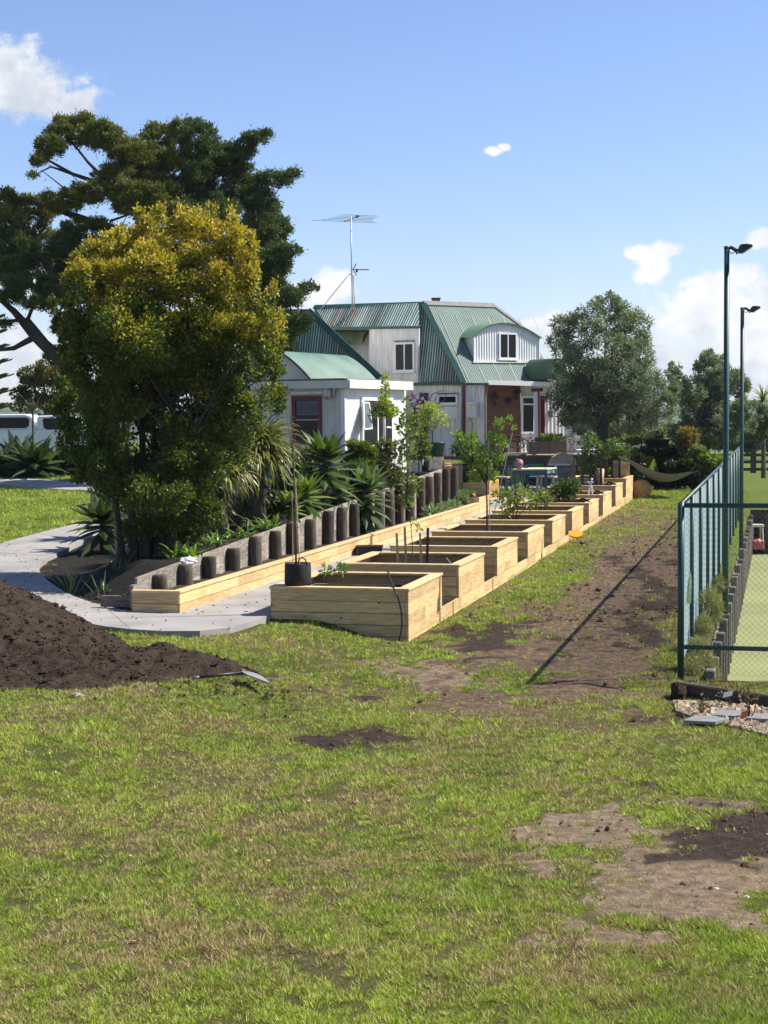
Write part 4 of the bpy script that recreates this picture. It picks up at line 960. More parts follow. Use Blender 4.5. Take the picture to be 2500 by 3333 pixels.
def window(plane, N, rect, parent, nx=2, ny=1, fw=.07, frame='white', off=.03, sill=True, ms=False, name='window'):
    """rect = crop pixel corners (x0,y0,x1,y1) of the outer frame on a vertical plane"""
    x0, y0, x1, y1 = rect; f = (lambda x, y: onp(*S1(x, y), plane, N))
    a, b, c = f(x0, y1), f(x1, y1), f(x0, y0); u = b-a; w = np.linalg.norm(u[:2]); u = hz(u); h = c[2]-a[2]; a = a+N*off
    mb = MB()
    def rb(u0, u1, v0, v1, d=.06): mb.obox(a+u*u0+Zv*v0-N*.03, u*(u1-u0), Zv*(v1-v0), N*d)
    rb(0, fw, 0, h); rb(w-fw, w, 0, h); rb(fw, w-fw, h-fw, h, .058); rb(fw, w-fw, 0, fw, .058)
    for i in range(1, nx): x = fw+(w-2*fw)*i/nx; rb(x-fw*.35, x+fw*.35, fw, h-fw, .052)
    for j in range(1, ny): y = fw+(h-2*fw)*j/ny; rb(fw, w-fw, y-fw*.35, y+fw*.35, .05)
    if sill: rb(-.06, w+.06, -.06, -.002, .14)
    o = mb.build(name, M[frame], parent)
    mb = MB(); mb.obox(a+u*fw*.6+Zv*fw*.6-N*.02, u*(w-fw*1.2), Zv*(h-fw*1.2), N*.02); mb.build('pane', M['glass'], o)
    return o
window(WLp, nL, (722, 358, 830, 515), house, 2, 1, .085)
m = MB(); bar(WLq(717, 351, .06), WLq(827, 348, .06), .1, .03); bar(WLq(717, 519, .08), WLq(832, 517, .08), .1, .03); m.build('window_hood', M['darkmetal'], house)
# left wing roof in front
LWp = D(*S1(640, 547), 69.)
NW = NLp
def LWq(x, y): return onp(*S1(x, y), LWp, NW)
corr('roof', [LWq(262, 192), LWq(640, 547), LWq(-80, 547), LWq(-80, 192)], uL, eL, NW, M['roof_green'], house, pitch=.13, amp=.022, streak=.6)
m = MB(); bar(LWq(258, 186)+NW*.04, LWq(642, 548)+NW*.04, .28, .08, NW); bar(LWq(-80, 190), LWq(262, 190), .2, .1, NW); m.build('flashing', M['flash_green'], house)
m = MB(); A_, B_ = LWq(262, 192), LWq(640, 547); bd = np.array([-.03, 1., 0]); m.add([A_-NW*.05, B_-NW*.05, B_+bd*5-NW*.05, A_+bd*8-NW*.05], [(0, 1, 2, 3)])
Bz = LWq(-80, 547); m.add([LWq(640, 547)-NW*.05, Bz-NW*.05, Bz*[1, 1, 0]+[0, 0, FLZ], (LWq(640, 547))*[1, 1, 0]+[0, 0, FLZ]], [(0, 1, 2, 3)]); m.build('wing_wall', M['white_old'], house)
# right roof face
RT = RP(1260, 161); RB = RP(1610, 590)
corr('roof', [C1, RT, RP(1400, 262), RB, C0], uR, eR, NRp, M['roof_green'], house, pitch=.105, amp=.015, streak=.12)
for k in range(13):                                            # lap joints running down the slope
    m = MB()
    x0 = np.linalg.norm(RT-C1)*0; a_ = C0+uR*(.3+k*.95)
    top = C1+uR*(k*.95-.2)
    if k*.95 < 6.0: bar(a_+NRp*.022-uR*.0, a_+(eR*3.9)*np.clip(1, 0, 1)+NRp*.022, .03, .015, NRp)
    else:
        ln_ = max(.3, 3.9-(k*.95-6.0)*.9); bar(a_+NRp*.022, a_+eR*ln_+NRp*.022, .03, .015, NRp)
    m.build('roof_lap', M['flash_green'], house)
m = MB(); bar(C1+Zv*.03, RT+Zv*.03, .25, .08, NRp); bar(RT+NRp*.02, RP(1400, 262)+NRp*.02, .16, .06, NRp); bar(RP(1400, 262)+NRp*.02, RB+NRp*.02, .16, .06, NRp); m.build('ridge_cap', M['slate'], house)
# rear faces so the roof closes
m = MB(); bk = np.array([.05, 1., 0]); e1_, e2_ = top_l+bk*.2, RT+bk*.2
m.add([top_l, C1, RT, RT+bk*6-Zv*4.2, C1+bk*6-Zv*4.2, top_l+bk*6-Zv*4.2], [(0, 1, 4, 5), (1, 2, 3, 4)]); m.add([RT, RP(1400, 262), RB, RB+bk*5, RT+bk*6-Zv*4.2], [(0, 1, 2, 3, 4)]); m.build('rear_roof', M['roof_green'], house)
# chimney pot on the ridge
m = MB(); cb = D(*S1(944, 150), 77.); m.box(cb+[0, 0, .08], (.38, .3, .34)); m.box(cb+[0, 0, .27], (.44, .36, .06)); m.build('chimney', mat('brick_red', (.25, .13, .11), .9), house)
# arched dormer on the right face
B0 = RP(1150, 458); 
def DQ(x, y, o=0.): return onp(*S1(x, y), B0+nR*o, nR)
arc = [(1150, 322), (1172, 300), (1205, 278), (1245, 262), (1290, 254), (1335, 254), (1380, 262), (1425, 278), (1465, 300), (1503, 328)]
poly = [DQ(1503, 460), DQ(1150, 460)]+[DQ(*p) for p in arc]
corr('dormer_wall', [DQ(1150, 460), DQ(1503, 460), DQ(1503, 328)]+[DQ(*p) for p in arc[::-1][1:]], uR, Zv, nR, M['white'], house, pitch=.15, amp=.018)
bkR = -nR*2.6
m = MB(); out = [DQ(1140, 326, .15)]+[DQ(x, y-4, .15) for x, y in arc[1:-1]]+[DQ(1518, 330, .15)]
n_ = len(out); m.add(out+[p+bkR for p in out], [(i, i+1, n_+i+1, n_+i) for i in range(n_-1)]); m.add([p-Zv*.06 for p in out]+[p+Zv*0 for p in out], [(i+1, i, n_+i, n_+i+1) for i in range(n_-1)], (.45, .45, .45))
m.build('dormer_roof', mat('green_dormer_iron', (.11, .21, .12), .6, .2, 1.5), house, True)
m = MB(); m.prism([DQ(1152, 460), DQ(1152, 322), DQ(1152, 322)+bkR, DQ(1152, 460)+bkR], uR*.05); m.prism([DQ(1500, 460), DQ(1500, 328), DQ(1500, 328)+bkR, DQ(1500, 460)+bkR], -uR*.05); m.build('dormer_cheek', M['white'], house)
m = MB(); bar(DQ(1142, 462, .06), DQ(1520, 465, .06), .12, .06); bar(DQ(1150, 460, .03), DQ(1150, 324, .03), .06, .06, nR); bar(DQ(1502, 462, .03), DQ(1502, 330, .03), .06, .06, nR); m.build('dormer_trim', M['white'], house)
window(B0, nR, (1282, 303, 1378, 446), house, 2, 1, .075, off=.04)
# second small green dormer at the right
m = MB(); c_ = D(*S1(1612, 552), 75.2); 
arc2 = [c_+uR*.5*math.cos(a)+Zv*.95*math.sin(a) for a in np.linspace(0, PI, 11)]; n_ = 11
m.add(arc2+[p-nR*2 for p in arc2], [(i, i+1, n_+i+1, n_+i) for i in range(n_-1)]+[tuple(range(n_))]); m.build('dormer_roof', mat('green_dormer_iron_far', (.06, .13, .07), .55, .2, 2), house, True)
# lower walls
zb = FLZ-.05
def dropz(p, z): p = np.array(p); p[2] = z; return p
wl_r = WLq(1212, 582); wl_l = WLq(560, 582)
corr('wall', [dropz(wl_l, zb), dropz(wl_r, zb), wl_r, dropz(wl_l, wl_r[2])], -uL, Zv, nL, M['white_old'], house, pitch=.15, amp=.016, streak=.25, off=-.02)
m = MB()
for x, y0, y1, w in ((1095, 586, 900, .09), (1216, 590, 640, .06)):
    p, q = WLq(x, y0, .06), WLq(x, y1, .06); bar(dropz(p, zb) if y1 > 800 else q, p, w, w, nL)
m.build('downpipe', M['red'], house)
m = MB(); bar(dropz(wl_r, zb)+nL*.02, wl_r+nL*.02, .07, .05, nL); bar(WLq(1085, 590, .03), WLq(1085, 900, .03), .05, .04, nL); m.build('corner_board', M['slate'], house)
window(WLp, nL, (955, 640, 1062, 690), house, 1, 1, .08)
m = MB(); bar(WLq(952, 632, .1), WLq(1068, 629, .1), .12, .03); m.build('window_hood', M['darkmetal'], house)
window(WLp, nL, (860, 628, 905, 850), house, 1, 2, .07, 'red', name='door', sill=False)
m = MB(); a_ = WLq(965, 765, .03); b_ = WLq(1060, 702, .03)
corr('wall_panel', [WLq(965, 762, .05), WLq(1060, 762, .05), WLq(1060, 702, .05), WLq(965, 702, .05)], -uL, Zv, nL, M['white'], house, pitch=.18, amp=.02)
m = MB(); bar(WLq(962, 765, .07), WLq(1064, 765, .07), .08, .05); bar(WLq(962, 818, .03), WLq(1064, 818, .03), .05, .03); m.build('wall_ledge', M['white'], house)
m = MB(); p = WLq(1140, 720, .12); m.box(p, (.5, .22, .7), (.85, .85, .85), e1=-uL, e2=nL); m.lathe(WLq(1140, 700, .25), [(.02, 0), (.26, .12), (.26, .17), (.02, .17)], 10); 
m.tube([WLq(1125, 756, .1), WLq(1130, 780, .12), WLq(1140, 790, .1), WLq(1138, 850, .06)], .025, 6, col=(.2, .2, .2)); m.build('meter_box', M['white'], house)
# verandah section on the right: wall set back under the eave
uV = hz((.93, .37, 0)); nV = hz((.37, -.93, 0)); PV = D(*S1(1216, 590), 75.6)
def VQ(x, y, o=0.): return onp(*S1(x, y), PV+nV*o, nV)
zt = VQ(1216, 575)[2]+.3
m = MB(); m.prism([dropz(VQ(1214, 600), zb), dropz(VQ(1400, 600), zb), dropz(VQ(1400, 600), zt), dropz(VQ(1214, 600), zt)], -nV*.08); 
for y in (655, 705, 755, 805): bar(VQ(1214, y, .004), VQ(1400, y, .004), .008, .012, nV, col=(.6, .6, .6))
m.build('wall', M['brown_wall'], house)
corr('wall', [dropz(VQ(1400, 650), zb), dropz(VQ(1640, 650), zb), dropz(VQ(1640, 600), zt), dropz(VQ(1400, 600), zt)], uV, Zv, nV, M['white_old'], house, pitch=.2, amp=.012, off=-.03)
window(PV, nV, (1402, 645, 1478, 850), house, 1, 1, .1, name='door', off=.04, sill=False); m = MB(); bar(VQ(1405, 690, .1), VQ(1475, 690, .1), .05, .07); m.build('door_rail', M['white'], house)
window(PV, nV, (1500, 645, 1530, 850), house, 1, 1, .06, 'red', name='door', off=.04, sill=False)
m = MB(); f0, f1 = D(*S1(1225, 584), 74.0), D(*S1(1640, 596), 75.9); ex = (f1-f0)*1.9; m.obox(f0-[0, 0, .0], f1-f0, (.03, .09, 0), (0, 0, .21)); m.build('fascia', M['white'], house)
m = MB(); m.add([f0+[0, .1, .02], f1+[0, .1, .02], VQ(1640, 590)+[0, 0, .3], VQ(1216, 590)+[0, 0, .3]], [(0, 1, 2, 3)]); m.build('soffit', M['slate'], house)
m = MB(); p = D(*S1(1490, 890), 73.8); m.obox(p-[.11, .1, 0], (.22, 0, 0), (0, .2, 0), D(*S1(1488, 600), 73.8)-p); m.build('verandah_post', M['white'], house)
m = MB(); p = D(*S1(1503, 890), 73.7); m.tube([p, D(*S1(1499, 610), 73.7)], .05, 8); m.box(D(*S1(1490, 612), 73.75), (.5, .2, .16)); m.build('downpipe', M['red'], house)
m = MB(); p = VQ(1567, 735, .05); m.lathe(p-[0, 0, .22], [(.10, 0), (.13, .05), (.13, .3), (.05, .42), (.02, .46)], 10); m.build('wall_lantern', M['slate'], house)
m = MB()
for (x, y, s) in ((1262, 640, .13), (1256, 655, .1), (1385, 628, .12), (1378, 645, .1), (1330, 672, .11), (1343, 668, .08), (1262, 690, .07)): m.ball(VQ(x, y, .1), (s, .06, s*1.3), 7, 5, jit=1.3)
m.build('wall_ornament', M['darkmetal'], house)
# far right glazed bay behind the olive tree
PB = Dd(1290, 900, 78.5); nB = hz((.15, -1, 0)); uB = hz((1, .15, 0))
def BQd(x, y, o=0.): return onp(x*1.507, y*1.507, PB+nB*o, nB)
m = MB(); m.prism([dropz(BQd(1215, 900), zb), dropz(BQd(1428, 900), zb), BQd(1428, 845), BQd(1215, 845)], -nB*.1); m.build('wall', M['white_old'], house)
m = MB(); m.prism([BQd(1180, 846), BQd(1440, 846), BQd(1400, 800)+[0, 1.5, 0], BQd(1180, 800)+[0, 1.5, 0]], (0, 0, -.06)); m.build('roof', M['roof_green'], house)
for (x0, y0, x1, y1, nx) in ((1240, 868, 1282, 945, 1), (1288, 862, 1340, 950, 2), (1346, 860, 1380, 948, 1), (1383, 860, 1424, 922, 2)):
    s = lambda x, y: ((x*1.507-850)/.6028, (y*1.507-900)/.6028)
    window(PB, nB, (*s(x0, y0), *s(x1, y1)), house, nx, 1, .1, off=.05)
m = MB()
for x in (1286, 1343, 1381): m.obox(dropz(BQd(x, 900, .5), zb)-[.07, 0, 0], (.14, 0, 0), (0, .14, 0), (0, 0, 2.7))
m.build('verandah_post', M['white'], house)
# ------------------------------------------------------------------ antenna
ab = D(1147, 995, 77.5); t = thing('tv_antenna', 'tall grey television antenna mast with two aerials on the roof ridge', 'antenna', ab)
m = MB(); at_ = D(1142, 707, 77.5); am = D(1144.5, 878, 77.5); m.tube([ab-[0, 0, .3], at_+[0, 0, .05]], .032, 7); m.build('mast', M['steel'], t, True)
m = MB(); m.tube([D(1040, 997, 77.2)-[0, 0, .2], D(1135, 895, 77.4), D(1138, 892, 77.5), D(1146, 892, 77.5), D(1150, 896, 77.5), D(1154, 996, 77.4)-[0, 0, .2]], .024, 6); m.build('brace', M['steel'], t, True)
bx0, bx1 = D(1120, 721, 77.0), D(1172, 701, 78.4); m = MB(); m.tube([bx0, bx1], .03, 6); el = unit(D(1240, 722, 77.5)-D(1040, 714, 77.5))
for k, l in enumerate((1.5, 1.2, 1.05, .95, .9, .85)):
    p = bx0+(bx1-bx0)*(k/5); m.tube([p-el*l, p+el*l], .009, 4)
m.ball(D(1162, 705, 78.1), .07); m.build('upper_aerial', M['darkmetal'], t)
m = MB(); y0 = D(1144, 877, 77.5); y1 = D(1202, 878, 77.3); m.tube([y0, y1], .018, 5); d = (y1-y0)
for k in range(9): p = y0+d*(.28+.08*k); m.tube([p-[.0, .16, .03], p+[0, .16, .03]], .008, 4); m.tube([p-[0, 0, .05], p+[0, 0, .05]], .008, 4)
for s in (-1, 1): m.tube([y0+d*.1, y0+d*.27+[0, 0, s*.28]], .02, 4); m.tube([y0+d*.1+[0, .2, 0], y0+d*.27+[0, .2, s*.28]], .012, 4)
m.box(y0+d*.30-[0, 0, .06], (.1, .08, .14)); m.build('lower_aerial', M['darkmetal'], t)
# ================================================================== SHED
Cs = D(*S1(450, 600), 51.); sL = hz((-.907, .42, 0)); nSF = hz((-.42, -.907, 0)); sR = hz((.42, .907, 0)); nSR = hz((.907, -.42, 0))
def FQ(x, y, o=0.): return onp(*S1(x, y), Cs+nSF*o, nSF)
def SQ(x, y, o=0.): return onp(*S1(x, y), Cs+nSR*o, nSR)
szb = 1.9
shed = thing('shed', 'white outbuilding with curved green roof and dark red louvred door', 'shed', [Cs[0], Cs[1], szb])
Lr = 4.75
sw = [dropz(Cs, szb), dropz(Cs+sR*Lr, szb), dropz(Cs+sR*Lr, Cs[2]+.3), Cs+[0, 0, .3]]
corr('wall', sw, sR, Zv, nSR, M['white'], shed, pitch=.13, amp=.016, off=-.02)
m = MB(); Wf = 5.0; m.prism([dropz(Cs, szb), dropz(Cs+sL*Wf, szb), Cs+sL*Wf+[0, 0, .3], Cs+[0, 0, .3]], -nSF*.1)
for x in (12, 55, 100, 355, 395): bar(dropz(FQ(x, 700, .004), szb), FQ(x, 605, .004), .018, .012, nSF)
m.build('wall', M['cream'], shed)
m = MB(); m.prism([dropz(Cs, szb)+nSF*.012+nSR*.02, dropz(Cs, szb)+nSF*.012+sL*.12, Cs+nSF*.012+sL*.12, Cs+nSF*.012+nSR*.02], nSF*.02); m.build('corner_board', M['white'], shed)
# fascia boards
ft, fb = D(*S1(470, 555), 50.7), D(*S1(470, 602), 50.7); hF = ft[2]-fb[2]
cF = dropz(ft, fb[2]); m = MB(); m.obox(cF, sR*5.0, -nSR*.05, (0, 0, hF)); m.build('fascia', M['white'], shed)
m = MB(); m.obox(cF-sL*.06+nSF*.0, sL*5.2, -nSF*.05, (0, 0, hF-.02)); m.build('fascia', M['cream'], shed)
m = MB(); m.obox(cF+[0, 0, hF+.004]+sR*.05-nSR*.05, sL*5.1, sR*4.9, (0, 0, .03)); m.build('flat_roof', M['moss_green'], shed)
m = MB(); m.obox(cF+[0, 0, .01]+sR*.052-nSR*.052, sL*5.0, sR*4.8, (0, 0, .03), (.6, .6, .6)); m.build('soffit', M['white_old'], shed)
# barrel roof on top
vb = cF[2]+hF+.03; e0 = FQ(270, 545, -.05); e0[2] = vb; hv = FQ(140, 400, -.05)[2]-vb; wv = 1.25
prof = [(a_, hv*(1-abs(1-a_/wv)**1.45)) for a_ in np.linspace(0, 2*wv, 17)]
Vv = []; n_ = len(prof)
for (a_, h_) in prof: Vv.append(e0+sL*(a_-.05)+Zv*h_-sR*.12)
for (a_, h_) in prof: Vv.append(e0+sL*(a_-.05)+Zv*h_+sR*4.9)
nseg = 400; Vs = []; 
for j in range(nseg+1):
    x = -.14+5.05*j/nseg; w_ = .011*math.sin(2*PI*x/.105)
    for (a_, h_) in prof:
        Vs.append(e0+sL*(a_-.05)+Zv*(h_+w_)+sR*x+(-sL*(1-a_/wv))*w_)
ii = np.arange((nseg+1)*n_).reshape(nseg+1, n_)
obj('curved_roof', Vs, np.stack([ii[:-1, :-1], ii[1:, :-1], ii[1:, 1:], ii[:-1, 1:]], -1).reshape(-1, 4), mat('faded_green_iron', (.135, .22, .175), .5, .25, .8), shed, np.ones((len(Vs), 3)), True)
m = MB(); m.prism([e0+sL*(a_-.05)+Zv*(h_-.03) for a_, h_ in prof], sR*.06); m.build('gable', M['cream'], shed)
m = MB(); n2 = len(prof); 
for i in range(n_-1): bar(e0+sL*(prof[i][0]-.05)+Zv*(prof[i][1]-.01)-sR*.13, e0+sL*(prof[i+1][0]-.05)+Zv*(prof[i+1][1]-.01)-sR*.13, .05, .05)
m.build('barge_trim', M['darkmetal'], shed)
# door
d_ = window(Cs, nSF, (170, 645, 330, 905), shed, 1, 1, .13, 'red', name='door', off=.03, sill=False)
m = MB()
for k in range(8): y = 676+k*10; bar(FQ(193, y, .05), FQ(308, y-1, .05), .03, .035, nSF+Zv*.8)
m.build('louvre', M['slate'], d_)
m = MB(); bar(FQ(150, 632, .04), FQ(350, 628, .04), .06, .14, nSF); bar(FQ(190, 775, .035), FQ(312, 773, .035), .02, .06, nSF); m.build('door_trim', M['white_old'], shed)
m = MB(); p = FQ(357, 622, .18); m.lathe(p-[0, 0, .25], [(.06, 0), (.11, .1), (.13, .3), (.05, .36)], 10); bar(FQ(335, 600, .1), FQ(400, 598, .1), .06, .06); bar(FQ(395, 600, .1), FQ(392, 640, .1), .05, .05, nSF); m.build('lamp_bracket', M['steel'], shed)
# side window, top hung sash open
window(Cs, nSR, (541, 652, 707, 930), shed, 2, 1, .10, off=.03)
m = MB(); tl, tr = SQ(553, 680, .09), SQ(582, 682, .09); bl_, br_ = SQ(556, 824, .42), SQ(598, 820, .42)
for p, q in ((tl, tr), (tr, br_), (br_, bl_), (bl_, tl)): bar(p, q, .045, .045, nSR)
o = m.build('open_sash', M['white'], shed); m = MB(); m.prism([tl, tr, br_, bl_], nSR*.006); m.build('pane', mat('sash_glass', (.10, .12, .09), .08, .3, 3, spec=.6), o)
m = MB(); p = SQ(690, 815, .03); bar(SQ(670, 812, .06), SQ(700, 815, .06), .05, .05); m.build('window_rail', M['white'], shed)
m = MB(); p = SQ(668, 940, .7); p[2] = 1.9; m.tube([p, dropz(p, SQ(668, 645, .7)[2])], .055, 10); tag(m.build('garden_post', M['white'], None, True), 'white post standing in front of the shed window carrying a climbing vine', 'post')
# ================================================================== TREES
def big_branch(mb, pts, r0, r1): 
    k = len(pts); mb.tube([np.asarray(p) for p in pts], [r0+(r1-r0)*i/(k-1) for i in range(k)], 8)
def crown(name, ells, Y, dj, n, L, W, cfun, m_, parent, dk=1., inner=.25, sub=9, subr=.38, up=.35, out=.9, scat=.5, stray=0.):
    """ells in d-pixels (x,y,rx,ry); each is broken into sub-clumps that carry the leaves"""
    tot = sum(e[2]*e[3] for e in ells); P = []; Dv = []; Hh = []
    for (x, y, rx, ry) in ells:
        Ye = Y+random.uniform(-dj, dj); c = Dd(x, y, Ye); s = 1.507*Ye/5300; R = np.array([rx*s, (rx+ry)*.5*s*dk, ry*s])
        ns = max(3, int(sub)); sc, sv = ell_points(c, R*.82, ns, .45)
        nl = int(n*rx*ry/tot/ns)
        for c2, v2 in zip(sc, sv):
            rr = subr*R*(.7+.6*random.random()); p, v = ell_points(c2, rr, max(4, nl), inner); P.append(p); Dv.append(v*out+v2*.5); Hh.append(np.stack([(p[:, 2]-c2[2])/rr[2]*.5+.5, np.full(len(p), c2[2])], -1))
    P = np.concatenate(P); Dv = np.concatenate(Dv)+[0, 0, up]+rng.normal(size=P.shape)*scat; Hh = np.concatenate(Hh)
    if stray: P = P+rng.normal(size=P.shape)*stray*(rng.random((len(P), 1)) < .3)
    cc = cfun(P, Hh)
    return leaves(name, P, Dv, L*(.6+.8*rng.random(len(P))), W*(.6+.8*rng.random(len(P))), cc, m_, parent)
# ---- golden topped hedge tree in the garden tip
GY = 33.
gb = D(500, 1842, GY); gb[2] = float(hgt(gb[0], gb[1]))-.05
t = thing('golden_tree', 'dense broad tree with golden orange new leaves over dark green ones, beside the path', 'tree', gb)
m = MB()
for (px, tx, ty, r0) in ((498, 330, 900, .16), (520, 380, 820, .14), (440, 260, 850, .11), (470, 300, 750, .12), (545, 430, 900, .12), (400, 230, 950, .09)):
    b = D(px, 1842, GY+random.uniform(-.4, .6)); b[2] = float(hgt(b[0], b[1]))-.1; tp = Dd(tx, ty, GY+random.uniform(-.5, .5))
    big_branch(m, [b, b*.65+tp*.35+[random.uniform(-.1, .1), 0, .1], tp], r0, .03)
for k in range(26):
    a0 = Dd(random.uniform(300, 430), random.uniform(850, 1050), GY); e = Dd(random.uniform(150, 590), random.uniform(520, 1000), GY+random.uniform(-1, 1)); big_branch(m, [a0, a0*.5+e*.5+[0, 0, -.1], e], .035, .006)
m.build('trunk', M['bark_dark'], t, True)
GE = [(335, 500, 62, 42), (420, 495, 72, 45), (490, 510, 50, 45), (250, 545, 75, 50), (185, 590, 48, 50), (530, 590, 30, 70), (320, 600, 110, 80), (440, 600, 105, 80), (190, 670, 60, 90), (555, 690, 48, 70), (300, 720, 140, 95), (460, 740, 120, 100),
      (585, 770, 36, 70), (215, 790, 85, 90), (380, 850, 160, 105), (530, 860, 70, 80), (240, 910, 90, 90), (390, 975, 135, 85), (480, 960, 70, 90), (290, 1040, 85, 80), (400, 1060, 85, 80), (235, 1010, 50, 80), (150, 740, 30, 60), (440, 1110, 50, 40), (600, 860, 20, 40), (350, 1120, 60, 50), (150, 940, 30, 50), (135, 860, 25, 60), (300, 1150, 50, 40), (420, 1140, 40, 30), (180, 1000, 40, 50), (300, 462, 12, 22), (345, 458, 14, 22), (455, 455, 12, 22), (500, 470, 10, 24), (545, 525, 9, 26), (262, 505, 12, 22), (210, 540, 12, 20), (165, 560, 12, 22), (143, 610, 9, 24), (592, 625, 8, 24), (608, 690, 8, 26), (612, 740, 8, 24), (390, 462, 14, 20), (115, 660, 10, 24), (300, 740, 130, 90), (400, 760, 120, 90), (330, 820, 120, 90), (400, 1150, 40, 30), (330, 1060, 90, 60)]
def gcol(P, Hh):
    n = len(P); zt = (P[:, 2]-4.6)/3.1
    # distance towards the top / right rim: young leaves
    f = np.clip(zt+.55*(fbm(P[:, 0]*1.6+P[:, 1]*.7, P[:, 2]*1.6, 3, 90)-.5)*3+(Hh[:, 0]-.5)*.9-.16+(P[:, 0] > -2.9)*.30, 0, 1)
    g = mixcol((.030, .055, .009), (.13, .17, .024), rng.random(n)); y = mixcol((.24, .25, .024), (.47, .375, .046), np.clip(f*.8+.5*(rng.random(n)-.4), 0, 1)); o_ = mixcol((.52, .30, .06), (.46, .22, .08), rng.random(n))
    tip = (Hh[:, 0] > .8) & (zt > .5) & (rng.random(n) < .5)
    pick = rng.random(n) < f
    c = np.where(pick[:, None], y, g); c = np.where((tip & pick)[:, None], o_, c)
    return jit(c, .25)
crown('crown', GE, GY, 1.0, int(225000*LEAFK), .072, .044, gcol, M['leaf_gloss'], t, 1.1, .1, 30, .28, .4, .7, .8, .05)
# ---- big dark evergreen behind
BY = 62.
tb = D(330, 1500, BY); tb[2] = float(hgt(tb[0], tb[1]))
t = thing('evergreen_tree', 'huge dark evergreen tree with spreading limbs behind the golden tree', 'tree', tb)
m = MB(); bt = Dd(215, 860, BY)
big_branch(m, [tb-[0, 0, .3], Dd(228, 930, BY), bt], .62, .5)
for pts, r0, r1 in (([bt, Dd(160, 805, BY), Dd(75, 725, BY), Dd(30, 672, BY), Dd(-20, 630, BY)], .36, .16), ([Dd(75, 728, BY), Dd(30, 752, BY), Dd(-20, 758, BY+.5)], .13, .05), ([Dd(110, 755, BY), Dd(60, 690, BY), Dd(0, 695, BY-.5)], .15, .05),
                     ([bt, Dd(270, 760, BY), Dd(300, 600, BY), Dd(320, 450, BY), Dd(330, 370, BY)], .38, .03), ([Dd(285, 700, BY), Dd(400, 560, BY+1), Dd(480, 440, BY+1), Dd(520, 380, BY)], .2, .02), ([Dd(300, 640, BY), Dd(450, 620, BY), Dd(560, 600, BY), Dd(625, 545, BY)], .2, .03),
                     ([bt, Dd(330, 800, BY), Dd(480, 740, BY+.5), Dd(570, 690, BY)], .25, .04), ([Dd(310, 480, BY), Dd(240, 405, BY), Dd(155, 375, BY), Dd(85, 335, BY)], .14, .03), ([Dd(300, 560, BY), Dd(200, 480, BY), Dd(90, 440, BY), Dd(10, 420, BY)], .2, .04),
                     ([Dd(170, 800, BY), Dd(150, 650, BY), Dd(90, 560, BY), Dd(20, 500, BY)], .22, .04), ([Dd(315, 420, BY), Dd(370, 380, BY), Dd(420, 330, BY)], .08, .01), ([Dd(250, 410, BY), Dd(190, 350, BY), Dd(150, 300, BY)], .09, .02),
                     ([Dd(60, 690, BY), Dd(80, 640, BY), Dd(130, 600, BY)], .08, .02), ([Dd(155, 375, BY), Dd(110, 360, BY), Dd(75, 378, BY)], .06, .015)):
    big_branch(m, pts, r0, min(r1, .05) if pts[-1][2] > 6.5 else r1)
for k in range(40):
    a0 = Dd(random.uniform(180, 450), random.uniform(400, 700), BY); e = a0+np.array([random.uniform(-2.2, 2.2), random.uniform(-1, 1), random.uniform(.2, 1.6)]); big_branch(m, [a0, a0*.5+e*.5-[0, 0, .15], e], .05, .01)
m.build('trunk', M['bark_dark'], t, True)
BE = [(150, 285, 62, 36), (215, 290, 48, 36), (110, 315, 40, 28), (85, 345, 22, 16), (180, 262, 30, 20), (70, 378, 14, 6), (290, 330, 62, 34), (345, 300, 50, 38), (400, 275, 42, 22), (430, 300, 50, 42), (470, 345, 45, 40), (550, 300, 36, 16), (575, 290, 16, 10), (515, 325, 42, 22),
      (260, 380, 70, 32), (380, 370, 90, 55), (490, 400, 75, 45), (590, 388, 48, 20), (632, 376, 22, 10), (560, 430, 60, 36), (200, 415, 62, 26), (140, 432, 60, 26), (70, 460, 70, 42), (18, 425, 24, 20), (0, 480, 60, 55), (330, 440, 90, 55), (450, 470, 95, 60), (500, 350, 60, 36), (560, 465, 50, 40), (540, 550, 60, 50), (600, 500, 36, 36), (560, 660, 60, 50), (590, 720, 50, 40), (440, 335, 60, 36), (320, 350, 70, 36), (245, 305, 50, 26), (350, 425, 80, 50), (290, 410, 70, 45), (420, 435, 80, 45), (560, 500, 50, 46), (600, 560, 46, 36), (628, 540, 30, 14),
      (570, 590, 60, 55), (615, 640, 52, 30), (668, 622, 26, 11), (615, 700, 58, 34), (655, 690, 25, 14), (590, 750, 50, 40), (100, 540, 100, 55), (30, 560, 60, 55), (200, 520, 100, 55), (70, 610, 70, 26), (120, 640, 60, 34), (20, 600, 50, 30), (170, 590, 70, 50), (80, 655, 40, 14), (140, 700, 34, 30),
      (120, 770, 28, 22), (170, 745, 30, 34), (300, 560, 120, 70), (250, 640, 90, 60), (520, 660, 60, 70), (480, 580, 80, 70), (25, 640, 36, 20), (10, 700, 22, 8)]
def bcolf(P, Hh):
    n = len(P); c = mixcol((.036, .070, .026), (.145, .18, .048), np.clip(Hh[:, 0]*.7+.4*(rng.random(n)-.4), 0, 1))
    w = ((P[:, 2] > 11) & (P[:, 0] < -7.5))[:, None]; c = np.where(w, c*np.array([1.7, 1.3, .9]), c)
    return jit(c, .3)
crown('crown', BE, BY, 2.2, int(480000*LEAFK), .125, .042, bcolf, M['leaf_matt'], t, 1.2, .05, 52, .19, .7, .7, .6, .08)
